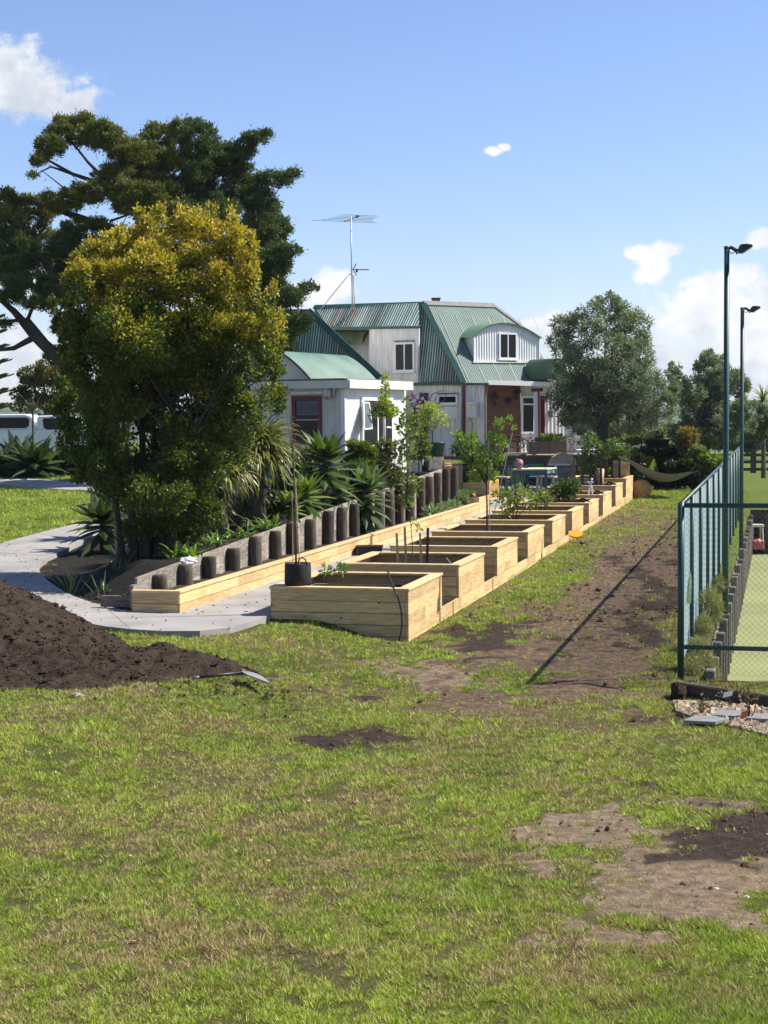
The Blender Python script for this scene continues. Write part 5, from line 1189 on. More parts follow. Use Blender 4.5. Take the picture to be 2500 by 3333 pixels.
# ---- small tree behind the vehicles
SY = 82.; b = Dd(100, 905, SY); b[2] = float(hgt(b[0], b[1]))
t = thing('small_tree', 'small round tree with reddish new tips standing behind the white pickup', 'tree', b)
m = MB(); big_branch(m, [b, Dd(98, 880, SY), Dd(95, 830, SY)], .12, .05); big_branch(m, [Dd(99, 885, SY), Dd(70, 840, SY), Dd(55, 810, SY)], .08, .02); big_branch(m, [Dd(99, 885, SY), Dd(125, 850, SY), Dd(140, 820, SY)], .08, .02); m.build('trunk', M['bark'], t, True)
def scol(P, Hh): 
    n = len(P); c = mixcol((.06, .085, .025), (.13, .14, .04), rng.random(n)); r_ = (rng.random(n) < .25*np.clip(Hh[:, 0], 0, 1)); return jit(np.where(r_[:, None], [.22, .10, .05], c), .25)
crown('crown', [(75, 810, 40, 28), (105, 800, 40, 30), (60, 845, 40, 30), (120, 845, 50, 40), (95, 870, 60, 25), (150, 870, 40, 35), (190, 860, 40, 40)], SY, .8, int(14000*LEAFK), .16, .10, scol, M['leaf'], t)
# ---- norfolk pine at the left frame edge: flat tiers of branches
NY = 95.; b = Dd(-22, 905, NY); b[2] = 1.8
t = thing('norfolk_pine', 'norfolk pine with flat tiered branches cut by the left frame edge', 'tree', b)
m = MB(); tpn = Dd(-22, 640, NY); big_branch(m, [b, tpn], .22, .04); m.build('trunk', M['bark_dark'], t)
P = []; Dv = []
for k in range(9):
    c = b+(tpn-b)*(.18+.095*k); Lb = 1.55*(1-.075*k)
    for j in range(7):
        a_ = j*2*PI/7+k; d = np.array([math.cos(a_), math.sin(a_), .22]); tt = rng.random(110)**.7; p = c+d*Lb*tt[:, None]; p[:, 2] += .10*tt; sd = np.array([-math.sin(a_), math.cos(a_), 0]); w = (rng.random(110)-.5)[:, None]*.8*(1-tt[:, None]*.6); P.append(p+sd*w*.9); Dv.append(d+sd*w*2+[0, 0, .4]+0*p)
P = np.concatenate(P); leaves('crown', P, np.concatenate(Dv), .3, .09, jit(mixcol((.05, .075, .045), (.11, .13, .08), rng.random(len(P))), .2), M['leaf_matt'], t)
# ---- olive trees
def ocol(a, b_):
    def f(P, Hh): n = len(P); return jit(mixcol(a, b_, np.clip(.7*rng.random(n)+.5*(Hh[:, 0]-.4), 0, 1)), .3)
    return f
OY = 67.5; b = Dd(1300, 970, OY); b[2] = 1.2
t = thing('olive_tree', 'grey green olive tree in front of the house, the larger of two', 'tree', b)
m = MB(); big_branch(m, [b-[0, 0, .6], Dd(1302, 930, OY), Dd(1300, 890, OY)], .26, .22)
for (x, y) in ((1310, 680), (1260, 720), (1350, 730), (1225, 790), (1390, 790), (1430, 860), (1240, 870), (1290, 760), (1330, 800), (1215, 730), (1380, 900)): big_branch(m, [Dd(1300, 892, OY), Dd((1300+x)/2, (900+y)/2+10, OY), Dd(x, y, OY+random.uniform(-1, 1))], .075, .008)
m.build('trunk', M['bark_dark'], t, True)
OE = [(1312, 655, 30, 26), (1335, 690, 55, 42), (1270, 690, 50, 42), (1222, 700, 34, 36), (1205, 740, 24, 40), (1360, 715, 52, 52), (1290, 755, 90, 55), (1385, 770, 42, 50), (1240, 800, 58, 52), (1330, 825, 88, 62), (1405, 840, 44, 55), (1222, 858, 38, 45), (1285, 885, 75, 45), (1370, 895, 62, 46), (1445, 835, 26, 32), (1440, 880, 30, 36), (1228, 905, 30, 26), (1400, 925, 34, 20), (1255, 930, 26, 20), (1315, 930, 40, 26), (1185, 860, 10, 14), (1310, 850, 70, 50), (1270, 840, 50, 45), (1350, 860, 55, 45), (1300, 900, 60, 35)]
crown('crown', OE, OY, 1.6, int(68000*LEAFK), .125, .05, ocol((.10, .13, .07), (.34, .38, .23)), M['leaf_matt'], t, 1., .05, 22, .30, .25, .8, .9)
OY2 = 76.; b = Dd(1525, 990, OY2); b[2] = .6
t = thing('olive_tree', 'smaller olive tree behind the nearer light pole', 'tree', b)
m = MB(); big_branch(m, [b-[0, 0, .6], Dd(1525, 940, OY2), Dd(1528, 880, OY2)], .2, .14)
for (x, y) in ((1545, 780), (1500, 830), (1590, 840), (1570, 900), (1480, 880)): big_branch(m, [Dd(1526, 925, OY2), Dd((1526+x)/2, (925+y)/2, OY2), Dd(x, y, OY2)], .06, .008)
m.build('trunk', M['bark_dark'], t, True)
OE2 = [(1540, 775, 28, 22), (1530, 810, 45, 36), (1560, 830, 45, 46), (1495, 850, 32, 42), (1540, 875, 55, 46), (1595, 835, 26, 34), (1608, 880, 26, 32), (1500, 905, 40, 38), (1570, 915, 50, 38), (1530, 945, 36, 26), (1458, 800, 18, 26), (1462, 850, 20, 36), (1610, 920, 26, 22)]
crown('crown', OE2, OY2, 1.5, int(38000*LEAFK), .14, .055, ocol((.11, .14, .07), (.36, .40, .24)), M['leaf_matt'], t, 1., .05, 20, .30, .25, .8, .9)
# ---- bushes and palm at the right edge
PYm = 95.; b = Dd(1650, 985, PYm); b[2] = -.3
t = thing('cabbage_palm', 'spiky cabbage palm at the right frame edge above a grey bush', 'palm', b)
m = MB(); hd = Dd(1648, 862, PYm); big_branch(m, [b, hd], .16, .1); m.build('trunk', M['bark'], t)
m = MB()
for k in range(60): strap(m, hd, random.random()*2*PI, random.uniform(-.6, 1.4), random.uniform(.8, 1.25), .07, .9, tuple(np.array([.12, .16, .04])*random.uniform(.6, 1.5)))
m.build('foliage', M['blade'], t)
def bush(name, lab, cat, ells, Y, n, L, W, c0, c1, m_='leaf_matt', dj=.6, group=None, zb=None):
    b = Dd(ells[0][0], max(e[1]+e[3] for e in ells), Y); 
    if zb is not None: b[2] = zb
    t = thing(name, lab, cat, b, group)
    crown('foliage', ells, Y, dj, int(n*LEAFK), L, W, lambda P, Hh: jit(mixcol(c0, c1, np.clip(rng.random(len(P))*.6+Hh[:, 0]*.5, 0, 1)), .3), M[m_], t, 1., .2, 10, .4)
    mm = MB(); c = Dd(ells[0][0], ells[0][1], Y); mm.tube([b-[0, 0, .2], b*.5+c*.5+[.05, 0, 0], c], [.06, .045, .02], 6); mm.build('stem', M['bark_dark'], t)
    return t
bush('bush', 'grey green bush under the cabbage palm at the right edge', 'bush', [(1640, 905, 30, 30), (1655, 925, 26, 26), (1615, 935, 26, 20)], 93., 9000, .2, .09, (.10, .12, .08), (.21, .23, .16))
bush('hedge', 'dark evergreen hedge behind the hammock', 'hedge', [(1440, 1020, 60, 26), (1390, 1000, 50, 30), (1480, 1020, 50, 28), (1350, 1000, 40, 25), (1520, 1030, 40, 24), (1430, 990, 60, 24), (1500, 1000, 40, 26), (1400, 1035, 60, 14), (1345, 1020, 30, 30), (1370, 1035, 30, 16), (1450, 1040, 60, 12), (1310, 1010, 24, 18)], 73.4, 34000, .16, .10, (.012, .024, .010), (.035, .055, .018), 'leaf_gloss', 1.2, zb=.2)
bush('shrub', 'leafy green shrub with upright bronze shoots above the hedge', 'shrub', [(1480, 950, 18, 22), (1490, 975, 22, 18)], 74., 3500, .3, .07, (.15, .12, .04), (.32, .24, .06), 'blade', .3, zb=.8)
bush('shrub', 'bright green shrub growing right of the hammock end', 'shrub', [(1520, 990, 30, 26), (1545, 1010, 26, 26), (1500, 1005, 26, 22)], 72.5, 7000, .16, .09, (.06, .11, .03), (.22, .27, .07), 'leaf', .5, zb=.3)
bush('climber', 'climbing vine with pale leaves along the right end of the verandah', 'vine', [(1385, 945, 30, 12), (1410, 950, 26, 14), (1362, 950, 16, 14), (1425, 935, 12, 22), (1340, 950, 12, 12)], 74.2, 5500, .15, .11, (.06, .10, .03), (.28, .33, .10), 'leaf', .3, zb=1.2)
bush('climber', 'green vine hanging over the verandah edge behind the beans', 'vine', [(1330, 985, 22, 22), (1310, 990, 20, 18), (1350, 975, 14, 14), (1290, 930, 16, 30), (1300, 905, 14, 20)], 72., 3500, .14, .10, (.04, .08, .02), (.16, .22, .06), 'leaf', .4, zb=1.2)
bush('hedge', 'low clipped light green hedge behind the farthest bed', 'hedge', [(1300, 1018, 30, 10), (1330, 1018, 24, 9), (1275, 1018, 20, 9)], 71.5, 3500, .13, .09, (.09, .15, .02), (.20, .28, .05), 'leaf', .3, zb=.7)
# ================================================================== GARDEN PLANTS on the bank
def plant_at(x, y_base, Y): 
    p = Dd(x, y_base, Y); p[2] = float(hgt(p[0], p[1])); return p
def flax(lab, x, yh, Y, L, n, cols, trunk=True, W=.05, name='cabbage_tree', droop=(1.2, 2.4), el=(-.3, 1.4), cat='plant'):
    h = Dd(x, yh, Y); b = h.copy(); b[2] = float(hgt(h[0], h[1]))
    t = thing(name, lab, cat, b)
    m = MB(); m.lathe(b-[0, 0, .05], [(.26, 0), (.22, (h[2]-b[2])*.4), (.2, (h[2]-b[2])*.8), (.1, h[2]-b[2]+.05)], 10); m.build('trunk', M['bark_dark'], t, True)
    m = MB()
    for k in range(n):
        e = random.uniform(*el); c = np.array(cols[0])*(1-(w := random.random()))+np.array(cols[1])*w
        strap(m, h+[random.uniform(-.15, .15), random.uniform(-.15, .15), random.uniform(-.25, .15)], random.random()*2*PI, e, L*random.uniform(.7, 1.15), W*random.uniform(.7, 1.3), random.uniform(*droop), tuple(c*random.uniform(.7, 1.3)), 7)
    m.build('foliage', M['blade'], t); 
    if trunk:
        m = MB()
        for k in range(60): strap(m, b+(h-b)*random.uniform(.35, .95), random.random()*2*PI, random.uniform(-.9, -.2), random.uniform(.4, .8), W*.8, .8, tuple(np.array([.10, .07, .04])*random.uniform(.5, 1.4)), 4)
        m.build('dead_skirt', M['blade'], t)
    return t
flax('large fountain of arching green and yellow strap leaves right of the golden tree', 553, 975, 38.3, 1.25, 620, ((.055, .085, .016), (.26, .25, .055)), W=.06)
flax('smaller fountain of drooping yellow green strap leaves under the golden tree', 470, 1010, 36., 1.05, 380, ((.08, .11, .02), (.36, .32, .06)), W=.06)
def agave(lab, x, y, Y, L, n, c0, c1, W=.19, lean=0, name='agave', zc=None, stem=True, el=(.05, 1.35)):
    h = Dd(x, y, Y); b = h.copy(); b[2] = float(hgt(h[0], h[1])); t = thing(name, lab, 'succulent', b)
    L *= 1.05; W = .30*L; c1 = np.array(c1)*.78; m = MB(); m.tube([b-[0, 0, .1], h-[0, 0, .02]], [.09, .07], 8); m.build('stem', M['bark'], t)
    m = MB()
    for k in range(n):
        f = k/(n-1); e = el[1]+(el[0]-.45-el[1])*f**.8; hh = h-(h-b)*[0, 0, 1]*.75*max(0, f-.35); a_ = k*2.39996; c = np.array(c0)*(1-(w := random.random()))+np.array(c1)*w
        strap(m, hh, a_, e, L*(.75+.4*f)*random.uniform(.8, 1.15), W*random.uniform(.85, 1.15), random.uniform(.15, .9), tuple(c*np.array([1.1, 1., .62])*random.uniform(.7, 1.2)), 6, .22, 'agave')
    m.build('foliage', M['leaf_gloss'], t); return t
agave('tall agave with broad dark blue green leaves in front of the shed door', 703, 985, 42.5, 1.0, 44, (.045, .085, .035), (.13, .20, .08), .17)
agave('large spreading agave hanging over the log wall, right of the others', 790, 1052, 44.5, .98, 46, (.035, .075, .045), (.15, .23, .12), .17, el=(-.35, 1.3))
agave('upright agave with pale leaf tips left of the spreading one', 775, 1030, 45.2, .75, 26, (.05, .10, .05), (.20, .28, .16), .15)
agave('bright green agave between the strap leaf plant and the log wall', 660, 1062, 40.5, .72, 34, (.07, .14, .03), (.22, .33, .09), .14)
agave('small yellow green agave nearest the log wall beside the bare sapling', 628, 1085, 38.5, .5, 26, (.09, .16, .03), (.26, .33, .09), .11)
agave('small dark agave tucked behind the large spreading agave', 735, 1062, 43.6, .6, 24, (.04, .08, .04), (.13, .2, .1), .13)
agave('large shaded agave hidden left of the golden tree beside the path', 222, 1120, 38.5, 1.0, 34, (.025, .05, .025), (.08, .13, .06), .19, el=(-.1, 1.2))
agave('agave with pale grey leaves catching light left of the golden tree trunk', 235, 1068, 41., 1.0, 28, (.05, .09, .05), (.22, .29, .2), .18)
for x, y, Y, L, n, ln in ((510, 1152, 35.9, .42, 46, 'low clump of arching lily leaves on the bank, left one below the strap leaf plants'), (572, 1128, 37.6, .45, 46, 'low clump of arching lily leaves on the bank, right of its twin'), (455, 1168, 34.6, .4, 40, 'lily clump with broad leaves near the golden tree trunk')):
    b = plant_at(x, y, Y); t = thing('lily_clump', ln, 'plant', b, 'lily clumps on the bank'); m = MB()
    for k in range(n): strap(m, b+[random.uniform(-.25, .25), random.uniform(-.2, .2), 0], random.random()*2*PI, random.uniform(.5, 1.4), L*random.uniform(.7, 1.3), .055, random.uniform(1., 2.2), tuple(np.array([.12, .20, .03])*random.uniform(.5, 1.7)), 6)
    m.build('foliage', M['blade'], t)
b = plant_at(398, 1192, 32.4); t = thing('lily_clump', 'bright broad leaved lily at the foot of the golden tree by the first logs', 'plant', b); m = MB()
for k in range(55): strap(m, b+[random.uniform(-.3, .3), random.uniform(-.2, .3), 0], random.random()*2*PI, random.uniform(.3, 1.4), random.uniform(.25, .55), .075, random.uniform(.8, 1.8), tuple(np.array([.14, .24, .03])*random.uniform(.5, 1.5)), 6)
m.build('foliage', M['leaf_gloss'], t)
for x, y, Y, n, L, ln in ((155, 1232, 31.2, 16, .75, 'reedy grass clump in the dark mulch at the path bend, left one'), (215, 1245, 30.9, 12, .42, 'short fan of green blades in the dark mulch at the path bend'), (255, 1205, 32., 12, .5, 'grass blades beside the golden tree trunk in the dark mulch')):
    b = plant_at(x, y, Y); t = thing('reed_clump', ln, 'plant', b, 'reed clumps in the mulch'); m = MB()
    for k in range(n): strap(m, b+[random.uniform(-.12, .12), random.uniform(-.1, .1), 0], random.random()*2*PI, random.uniform(.9, 1.5), L*random.uniform(.6, 1.2), .028, random.uniform(.1, .9), tuple(np.array([.07, .11, .03])*random.uniform(.5, 1.7)), 6)
    m.build('foliage', M['blade'], t)
bush('shrub', 'dark leafy undergrowth between the strap leaf plants and the agaves', 'shrub', [(610, 1055, 26, 24), (640, 1030, 26, 30), (600, 1020, 24, 30)], 41.5, 5000, .12, .07, (.03, .055, .015), (.10, .14, .035), 'leaf_gloss', .4, zb=1.5)
bush('shrub', 'dark leafy undergrowth below the tall agave by the shed door', 'shrub', [(700, 1035, 34, 24), (735, 1040, 26, 22), (670, 1020, 24, 20), (755, 1020, 24, 20)], 44.5, 6000, .13, .07, (.03, .055, .015), (.09, .13, .035), 'leaf_gloss', .4, zb=1.6)
bush('shrub', 'mixed green and reddish shrub against the foot of the shed wall', 'shrub', [(620, 985, 30, 26), (660, 985, 30, 22), (590, 960, 24, 30), (700, 975, 24, 18)], 48.5, 6000, .12, .06, (.06, .08, .025), (.20, .18, .06), 'leaf', .4, zb=1.8)
bush('shrub', 'dense green ground cover at the foot of the strap leaf plants behind the log wall', 'shrub', [(540, 1095, 34, 22), (590, 1090, 28, 22), (500, 1110, 26, 20), (620, 1085, 22, 16)], 38.6, 5000, .10, .06, (.035, .06, .015), (.12, .16, .035), 'leaf_gloss', .4, zb=1.2)
# white plastic bag lump on second log
r = r_at(612, LQ); m = MB(); m.ball(RQ(r, LQ, 1.12), (.15, .13, .06), 14, 8, jit=.9); m.ball(RQ(r+.25, LQ-.1, 1.13), (.13, .10, .06), 12, 7, jit=.9); tag(m.build('plastic_bag', M['cloth_white'], None), 'crumpled white plastic bag lying on top of an old log post', 'bag')
# hedge ball by shed and leafy shrubs
bush('shrub', 'small dense clipped shrub below the shed side window', 'shrub', [(775, 968, 34, 20), (760, 985, 26, 20), (795, 985, 24, 22), (775, 1005, 40, 20)], 47., 9000, .085, .05, (.03, .06, .012), (.19, .25, .04), 'leaf_gloss', .25, zb=1.7)
bush('shrub', 'leafy shrub with reddish young shoots right of the clipped shrub', 'shrub', [(820, 985, 20, 20), (835, 1000, 24, 26), (815, 1015, 24, 18), (845, 970, 14, 16), (850, 1030, 18, 20), (825, 960, 12, 12)], 48., 2600, .10, .06, (.07, .11, .03), (.26, .24, .09), 'leaf_gloss', .25, zb=1.8)
def px_leafy(name, lab, cat, Y, base, cl, stems, n, L, W, c0, c1, m_='leaf', sr=.02, bark='bark_dark', bz=None):
    bb = Dd(base[0], base[1], Y)
    if bz is not None: bb[2] = bz
    s = 1.507*Y/5300
    return leafy(name, lab, cat, bb, [(Dd(x, y, Y+random.uniform(-.15, .15)), (r*s, r*s, r2*s)) for x, y, r, r2 in cl], n, L, W, c0, c1, m_, stems=[[bb]+[Dd(x, y, Y) for x, y in st] for st in stems], stemr=sr, barkm=bark)
px_leafy('young_tree', 'tall leafy young tree trained against the log wall behind the stakes', 'tree', 48.2, (881, 1130), [(880, 900, 14, 18), (870, 925, 14, 16), (888, 940, 16, 18), (866, 960, 12, 12), (884, 975, 18, 18), (872, 1000, 12, 14), (862, 1030, 18, 18), (890, 1040, 18, 14), (880, 1060, 16, 16), (895, 1055, 14, 12), (868, 1080, 14, 12), (882, 1090, 12, 10), (876, 870, 6, 10), (860, 985, 10, 10)],
         [[(880, 1050), (878, 950), (877, 860)], [(881, 1060), (862, 1020)], [(881, 1060), (895, 1040)]], 1000, .13, .075, (.08, .14, .03), (.25, .29, .09), 'leaf_gloss', .025, bz=.72)
px_leafy('young_tree', 'leafy climbing shrub with dark leaves behind the young tree at the shed corner', 'shrub', 51., (905, 1000), [(898, 920, 12, 16), (905, 945, 16, 18), (915, 965, 14, 14), (900, 980, 14, 14), (888, 905, 10, 10), (918, 985, 10, 10)], [[(903, 960), (897, 900)]], 700, .15, .085, (.05, .09, .02), (.22, .24, .06), 'leaf_gloss', .025, bz=2.1)
px_leafy('vine', 'narrow column of yellow green vine leaves climbing the white post', 'vine', 49.9, (835, 1000), [(832, 815, 8, 12), (833, 840, 9, 16), (830, 870, 14, 14), (840, 890, 22, 12), (815, 892, 18, 10), (828, 880, 16, 12), (850, 885, 10, 8)], [[(834, 900), (832, 810)]], 800, .12, .07, (.20, .28, .03), (.36, .40, .07), 'leaf', .03, 'bark', bz=1.9)
t = px_leafy('wisteria_standard', 'yellow green wisteria standard growing in the dark green pot on the log wall', 'tree', 54., (934, 985), [(925, 880, 20, 8), (918, 895, 14, 12), (940, 890, 22, 12), (955, 905, 16, 10), (905, 915, 14, 6), (930, 915, 16, 8), (890, 912, 8, 4), (962, 915, 8, 4)], [[(934, 940), (928, 885)], [(934, 930), (905, 912)], [(934, 930), (955, 900)]], 560, .13, .065, (.22, .29, .03), (.38, .42, .08), 'leaf', .03, bz=2.5)
b = Dd(944, 965, 54.); m = MB(); pb = Dd(942, 986, 54.); m.lathe(pb, [(.24, 0), (.29, .42), (.32, .43), (.32, .48), (.28, .48), (.27, .40), (.01, .40)], 18); t = m.build('plant_pot', mat('dark_green_pot', (.012, .05, .045), .5), None, True); tag(t, 'dark green plastic pot standing on the stone trough', 'plant pot')
px_leafy('shrub', 'thin bare multi stemmed shrub in the black pot on the log wall', 'shrub', 54.6, (912, 1005), [(914, 990, 10, 4), (905, 900, 5, 5)], [[(905, 970), (890, 890)], [(918, 960), (925, 900)], [(912, 950), (910, 905)]], 60, .12, .05, (.10, .15, .03), (.2, .26, .06), 'leaf', .03, bz=2.3)
m = MB(); pb = Dd(911, 1017, 54.6); m.lathe(pb, [(.22, 0), (.27, .36), (.27, .40), (.24, .40), (.23, .34), (.01, .34)], 16); m.box(pb+[.03, -.27, .28], (.05, .01, .2), (30, 30, 30)); tag(m.build('plant_pot', M['black_plastic'], None, True), 'black plant pot with white tag on the log wall', 'plant pot')
m = MB(); a_ = Dd(925, 1016, 55.2); m.obox(a_, Dd(958, 1013, 55.4)-a_, (0, .5, 0), (0, 0, .42)); m.obox(a_+[0, 0, .422], (Dd(958, 1013, 55.4)-a_)*.98, (0, .5, 0), (0, 0, .03), (.7, .8, .6)); tag(m.build('stone_trough', M['stone'], None, bevel=.04), 'mossy grey stone trough under the dark green pot', 'trough')
m = MB(); a_ = Dd(885, 1022, 54.); m.obox(a_, (.40, .05, 0), (0, .4, 0), (0, 0, .40)); tag(m.build('stone_block', mat('pale_stone', (.52, .47, .42), .9, .2), None, bevel=.05), 'pale rounded stone block at the left of the black pot', 'stone')
m = MB(); a_ = Dd(959, 1013, 55.4); m.obox(a_, (.28, .02, 0), (0, .3, 0), (0, 0, .30)); m.box(a_+[.14, -.005, .2], (.22, .02, .03), (4, 4, 4)); m.box(a_+[.14, -.005, .12], (.22, .02, .03), (4, 4, 4)); m.lathe(a_+[.2, -.02, .02], [(.03, 0), (.03, .02)], 8, axis=(0, -1, 0)); tag(m.build('control_box', M['tan'], None), 'small dark slatted control box on the last log post', 'box')
px_leafy('wisteria_vine', 'bare twining wisteria with purple flowers along the house wall', 'vine', 71.5, (915, 1000), [(895, 875, 10, 12), (905, 885, 8, 10), (885, 860, 8, 8)], [[(908, 940), (905, 870), (885, 840)], [(905, 900), (935, 850), (960, 843)], [(908, 940), (925, 880), (950, 850)], [(907, 910), (890, 870), (900, 850)], [(908, 900), (930, 865), (905, 845)], [(930, 880), (960, 865), (965, 850)]], 160, .2, .1, (.22, .15, .2), (.3, .22, .3), 'petal', .05, 'bark', bz=2.05)
P, v = [], []
for (x, y) in ((893, 868), (905, 880), (884, 872), (912, 862), (906, 845), (918, 870), (901, 908), (928, 858)):
    c = Dd(x, y, 71.2); p, _ = ell_points(c, (.08, .08, .2), 14, .1); P.append(p)
P = np.concatenate(P); o = leaves('wisteria_flower', P, rng.normal(size=P.shape)-[0, 0, 1], .08, .06, jit(mixcol((.32, .27, .42), (.5, .45, .58), rng.random(len(P))), .2), M['petal'], bpy.data.objects['wisteria_vine'])
# pots near the deck
px_leafy('shrub', 'bright green leafy shrub in a dark pot on the deck corner', 'shrub', 66., (995, 985), [(1000, 955, 14, 16), (985, 970, 12, 12), (1012, 975, 12, 12), (990, 940, 10, 10)], [[(998, 950)]], 500, .13, .08, (.12, .19, .03), (.24, .32, .06), 'leaf', .03, bz=2.2)
# ---- left agave bank by the upper path
for x, y, Y, L, n, c0, c1, ln in ((75, 1000, 65., 1.7, 44, (.022, .05, .03), (.07, .12, .06), 'big dark agave in front of the white pickup, centre of the left bank'), (40, 985, 67., 1.6, 34, (.02, .045, .03), (.06, .10, .06), 'dark upright agave at the left edge before the pickup'),
                                  (140, 1005, 66., 1.5, 30, (.025, .05, .03), (.07, .11, .05), 'dark agave right of the big one near the golden tree'), (0, 1000, 65.5, 1.4, 26, (.03, .06, .03), (.10, .14, .06), 'agave cut by the left frame edge with a yellow tuft')):
    agave(ln, x, y, Y, L, n, c0, c1, .26, el=(-.1, 1.3))
bush('ground_shrub', 'dark low ground shrubs under the agaves on the left bank', 'shrub', [(60, 1012, 60, 12), (140, 1015, 50, 12), (10, 1010, 30, 10), (180, 1005, 30, 20)], 66.5, 7000, .2, .1, (.02, .03, .012), (.06, .08, .03), 'leaf', .5, zb=1.6)
# ================================================================== VEHICLE
VY = 72.; vz = float(hgt(D(100, 1400, VY)[0], VY)); vz = 1.95
t = thing('pickup_truck', 'white pickup truck with canopy parked behind the agaves at left', 'pickup', [D(150, 1380, VY)[0], VY, vz])
sx = D(0, 1346, VY); s = VY/5300
def vx(px): return (px-1250)*s
def vzp(py): return D(150, py, VY)[2]
def side(poly, w0, w1, name, mt, col=(1, 1, 1), par=None, bevel=.04):
    m = MB(); V = [np.array([vx(x), VY+w0, vzp(y)]) for x, y in poly]; m.prism(V, (0, w1-w0, 0), col); return m.build(name, M[mt], par or t, bevel=bevel)
zlow = 1440
side([(-110, 1400), (-110, 1470), (350, 1470), (352, 1420), (340, 1408), (262, 1398), (118, 1398)], 0, 1.8, 'body', 'carpaint')
side([(-108, 1399), (-108, 1356), (-90, 1347), (85, 1347), (108, 1354), (117, 1399)], .06, 1.74, 'canopy', 'carpaint')
side([(121, 1399), (123, 1360), (132, 1353), (215, 1351), (240, 1360), (268, 1397)], .06, 1.74, 'cab', 'carpaint')
side([(-80, 1393), (-80, 1358), (88, 1358), (99, 1364), (97, 1386), (88, 1393)], .04, .07, 'canopy_window', 'glass', bevel=.0)
side([(142, 1366), (148, 1361), (206, 1362), (209, 1404), (165, 1403), (146, 1392)], .035, .07, 'side_window', 'glass', bevel=.0)
side([(214, 1362), (226, 1363), (250, 1398), (214, 1402)], .035, .07, 'side_window', 'glass', bevel=.0)
m = MB(); m.tube([[vx(130), VY+.3, vzp(1350)], [vx(225), VY+.3, vzp(1349)]], .03, 6); m.tube([[vx(130), VY+1.5, vzp(1350)], [vx(225), VY+1.5, vzp(1349)]], .03, 6); m.build('roof_rack', M['darkmetal'], t)
for px in (-60, 285):
    m = MB(); m.lathe([vx(px), VY-.02, vz+.36], [(.1, 0), (.36, 0), (.38, .05), (.38, .2), (.1, .22)], 20, axis=(0, 1, 0)); o = m.build('wheel', M['rubber'], t); m = MB(); m.lathe([vx(px), VY-.03, vz+.36], [(.02, 0), (.22, 0), (.24, .04)], 16, axis=(0, 1, 0)); m.build('rim', M['steel'], o)
m = MB(); m.box([vx(222), VY-.12, vzp(1398)], (.12, .2, .18)); m.build('wing_mirror', M['carpaint'], t); m = MB(); m.box([vx(180), VY-.005, vzp(1412)], (.16, .03, .03)); m.build('door_handle', M['carpaint'], t)
# slim young tree in front of the pickup
px_leafy('young_tree', 'slim leafless young tree standing in front of the pickup', 'tree', 66., (72, 985), [(70, 840, 3, 3)], [[(72, 930), (71, 885)], [(71, 895), (55, 865), (40, 850)], [(71, 890), (85, 860), (95, 845)], [(71, 885), (70, 855)]], 14, .1, .06, (.08, .1, .03), (.15, .16, .05), 'leaf', .055, 'bark', bz=1.7)
# ================================================================== COURT FENCE
RC = -2.97
def ftop(r): return 2.58+.0035*(r+3)
def fgz(q, r): return float(hgt(*RQ(r, q-.3)[:2])) 
t = thing('side_fence', 'dark green pipe and chain link court fence running beside the muddy lawn', 'fence', RQ(RC, FENCE_Q, 0))
rF = 33.4
m = MB(); m.tube([RQ(RC, FENCE_Q, ftop(RC)), RQ(rF, FENCE_Q, ftop(rF))], .034, 8); m.build('top_rail', M['fence_green'], t, True)
for k in range(13):
    r = RC+k*3.03
    if r > rF: r = rF
    m = MB(); rad = .048 if k == 0 else .034; m.tube([RQ(r, FENCE_Q+.0, -.2), RQ(r, FENCE_Q, ftop(r)+(.02 if k == 0 else -.01))], rad, 10); m.build('post', M['fence_green'], t, True)
def chain(o_, u, L, z0f, z1f, N, p=.062, wr=.0019, dz=0):
    m = []; H_ = 3.2; V = []; F = []; n = 0
    xs = np.arange(-H_, L+H_, p)
    for sgn in (1, -1):
        for x in xs:
            # line x(t)=x+sgn*t, z=t ; clip to [0,L]
            za = max(0, (0-x)*sgn if sgn > 0 else (x-L)); zb_ = min(H_, (L-x) if sgn > 0 else x)
            if sgn < 0: za = max(0, x-L); zb_ = min(H_, x)
            z0 = z0f(0)+.0
            a_, b_ = za, min(zb_, z1f(np.clip(x, 0, L))-z0f(np.clip(x, 0, L)))
            if b_-a_ < .02: continue
            p0 = o_+u*(x+sgn*a_)+Zv*(z0+a_); p1 = o_+u*(x+sgn*b_)+Zv*(z0+b_)
            d = (p1-p0)/np.linalg.norm(p1-p0); s1 = np.cross(d, N); 
            for pp in (p0, p1):
                for kk in range(3): th = 2*PI*kk/3; V.append(pp+wr*(math.cos(th)*s1+math.sin(th)*N)+N*(.004*sgn))
            F += [(n, n+1, n+4, n+3), (n+1, n+2, n+5, n+4), (n+2, n, n+3, n+5)]; n += 6
    return V, F
V, F = chain(RQ(RC, FENCE_Q-.045), UR, rF-RC, lambda x: .12, lambda x: 2.55, VR, wr=.0024)
obj('chain_link', V, F, M['wire'], t, np.ones((len(V), 3)))
t = thing('front_fence', 'dark green pipe and chain link fence across the near end of the court', 'fence', RQ(RC, FENCE_Q+.06, 0))
LF = 9.
m = MB(); m.tube([RQ(RC, FENCE_Q+.05, ftop(RC)-.02), RQ(RC, FENCE_Q+LF, ftop(RC)-.02)], .036, 8); m.build('top_rail', M['fence_green'], t, True)
m = MB(); m.tube([RQ(RC, FENCE_Q+.05, .50), RQ(RC, FENCE_Q+LF, .50)], .034, 8); m.build('middle_rail', M['fence_green'], t, True)
for k in (1, 2, 3):
    m = MB(); m.tube([RQ(RC, FENCE_Q+3.*k, -.2), RQ(RC, FENCE_Q+3.*k, ftop(RC))], .04, 8); m.build('post', M['fence_green'], t, True)
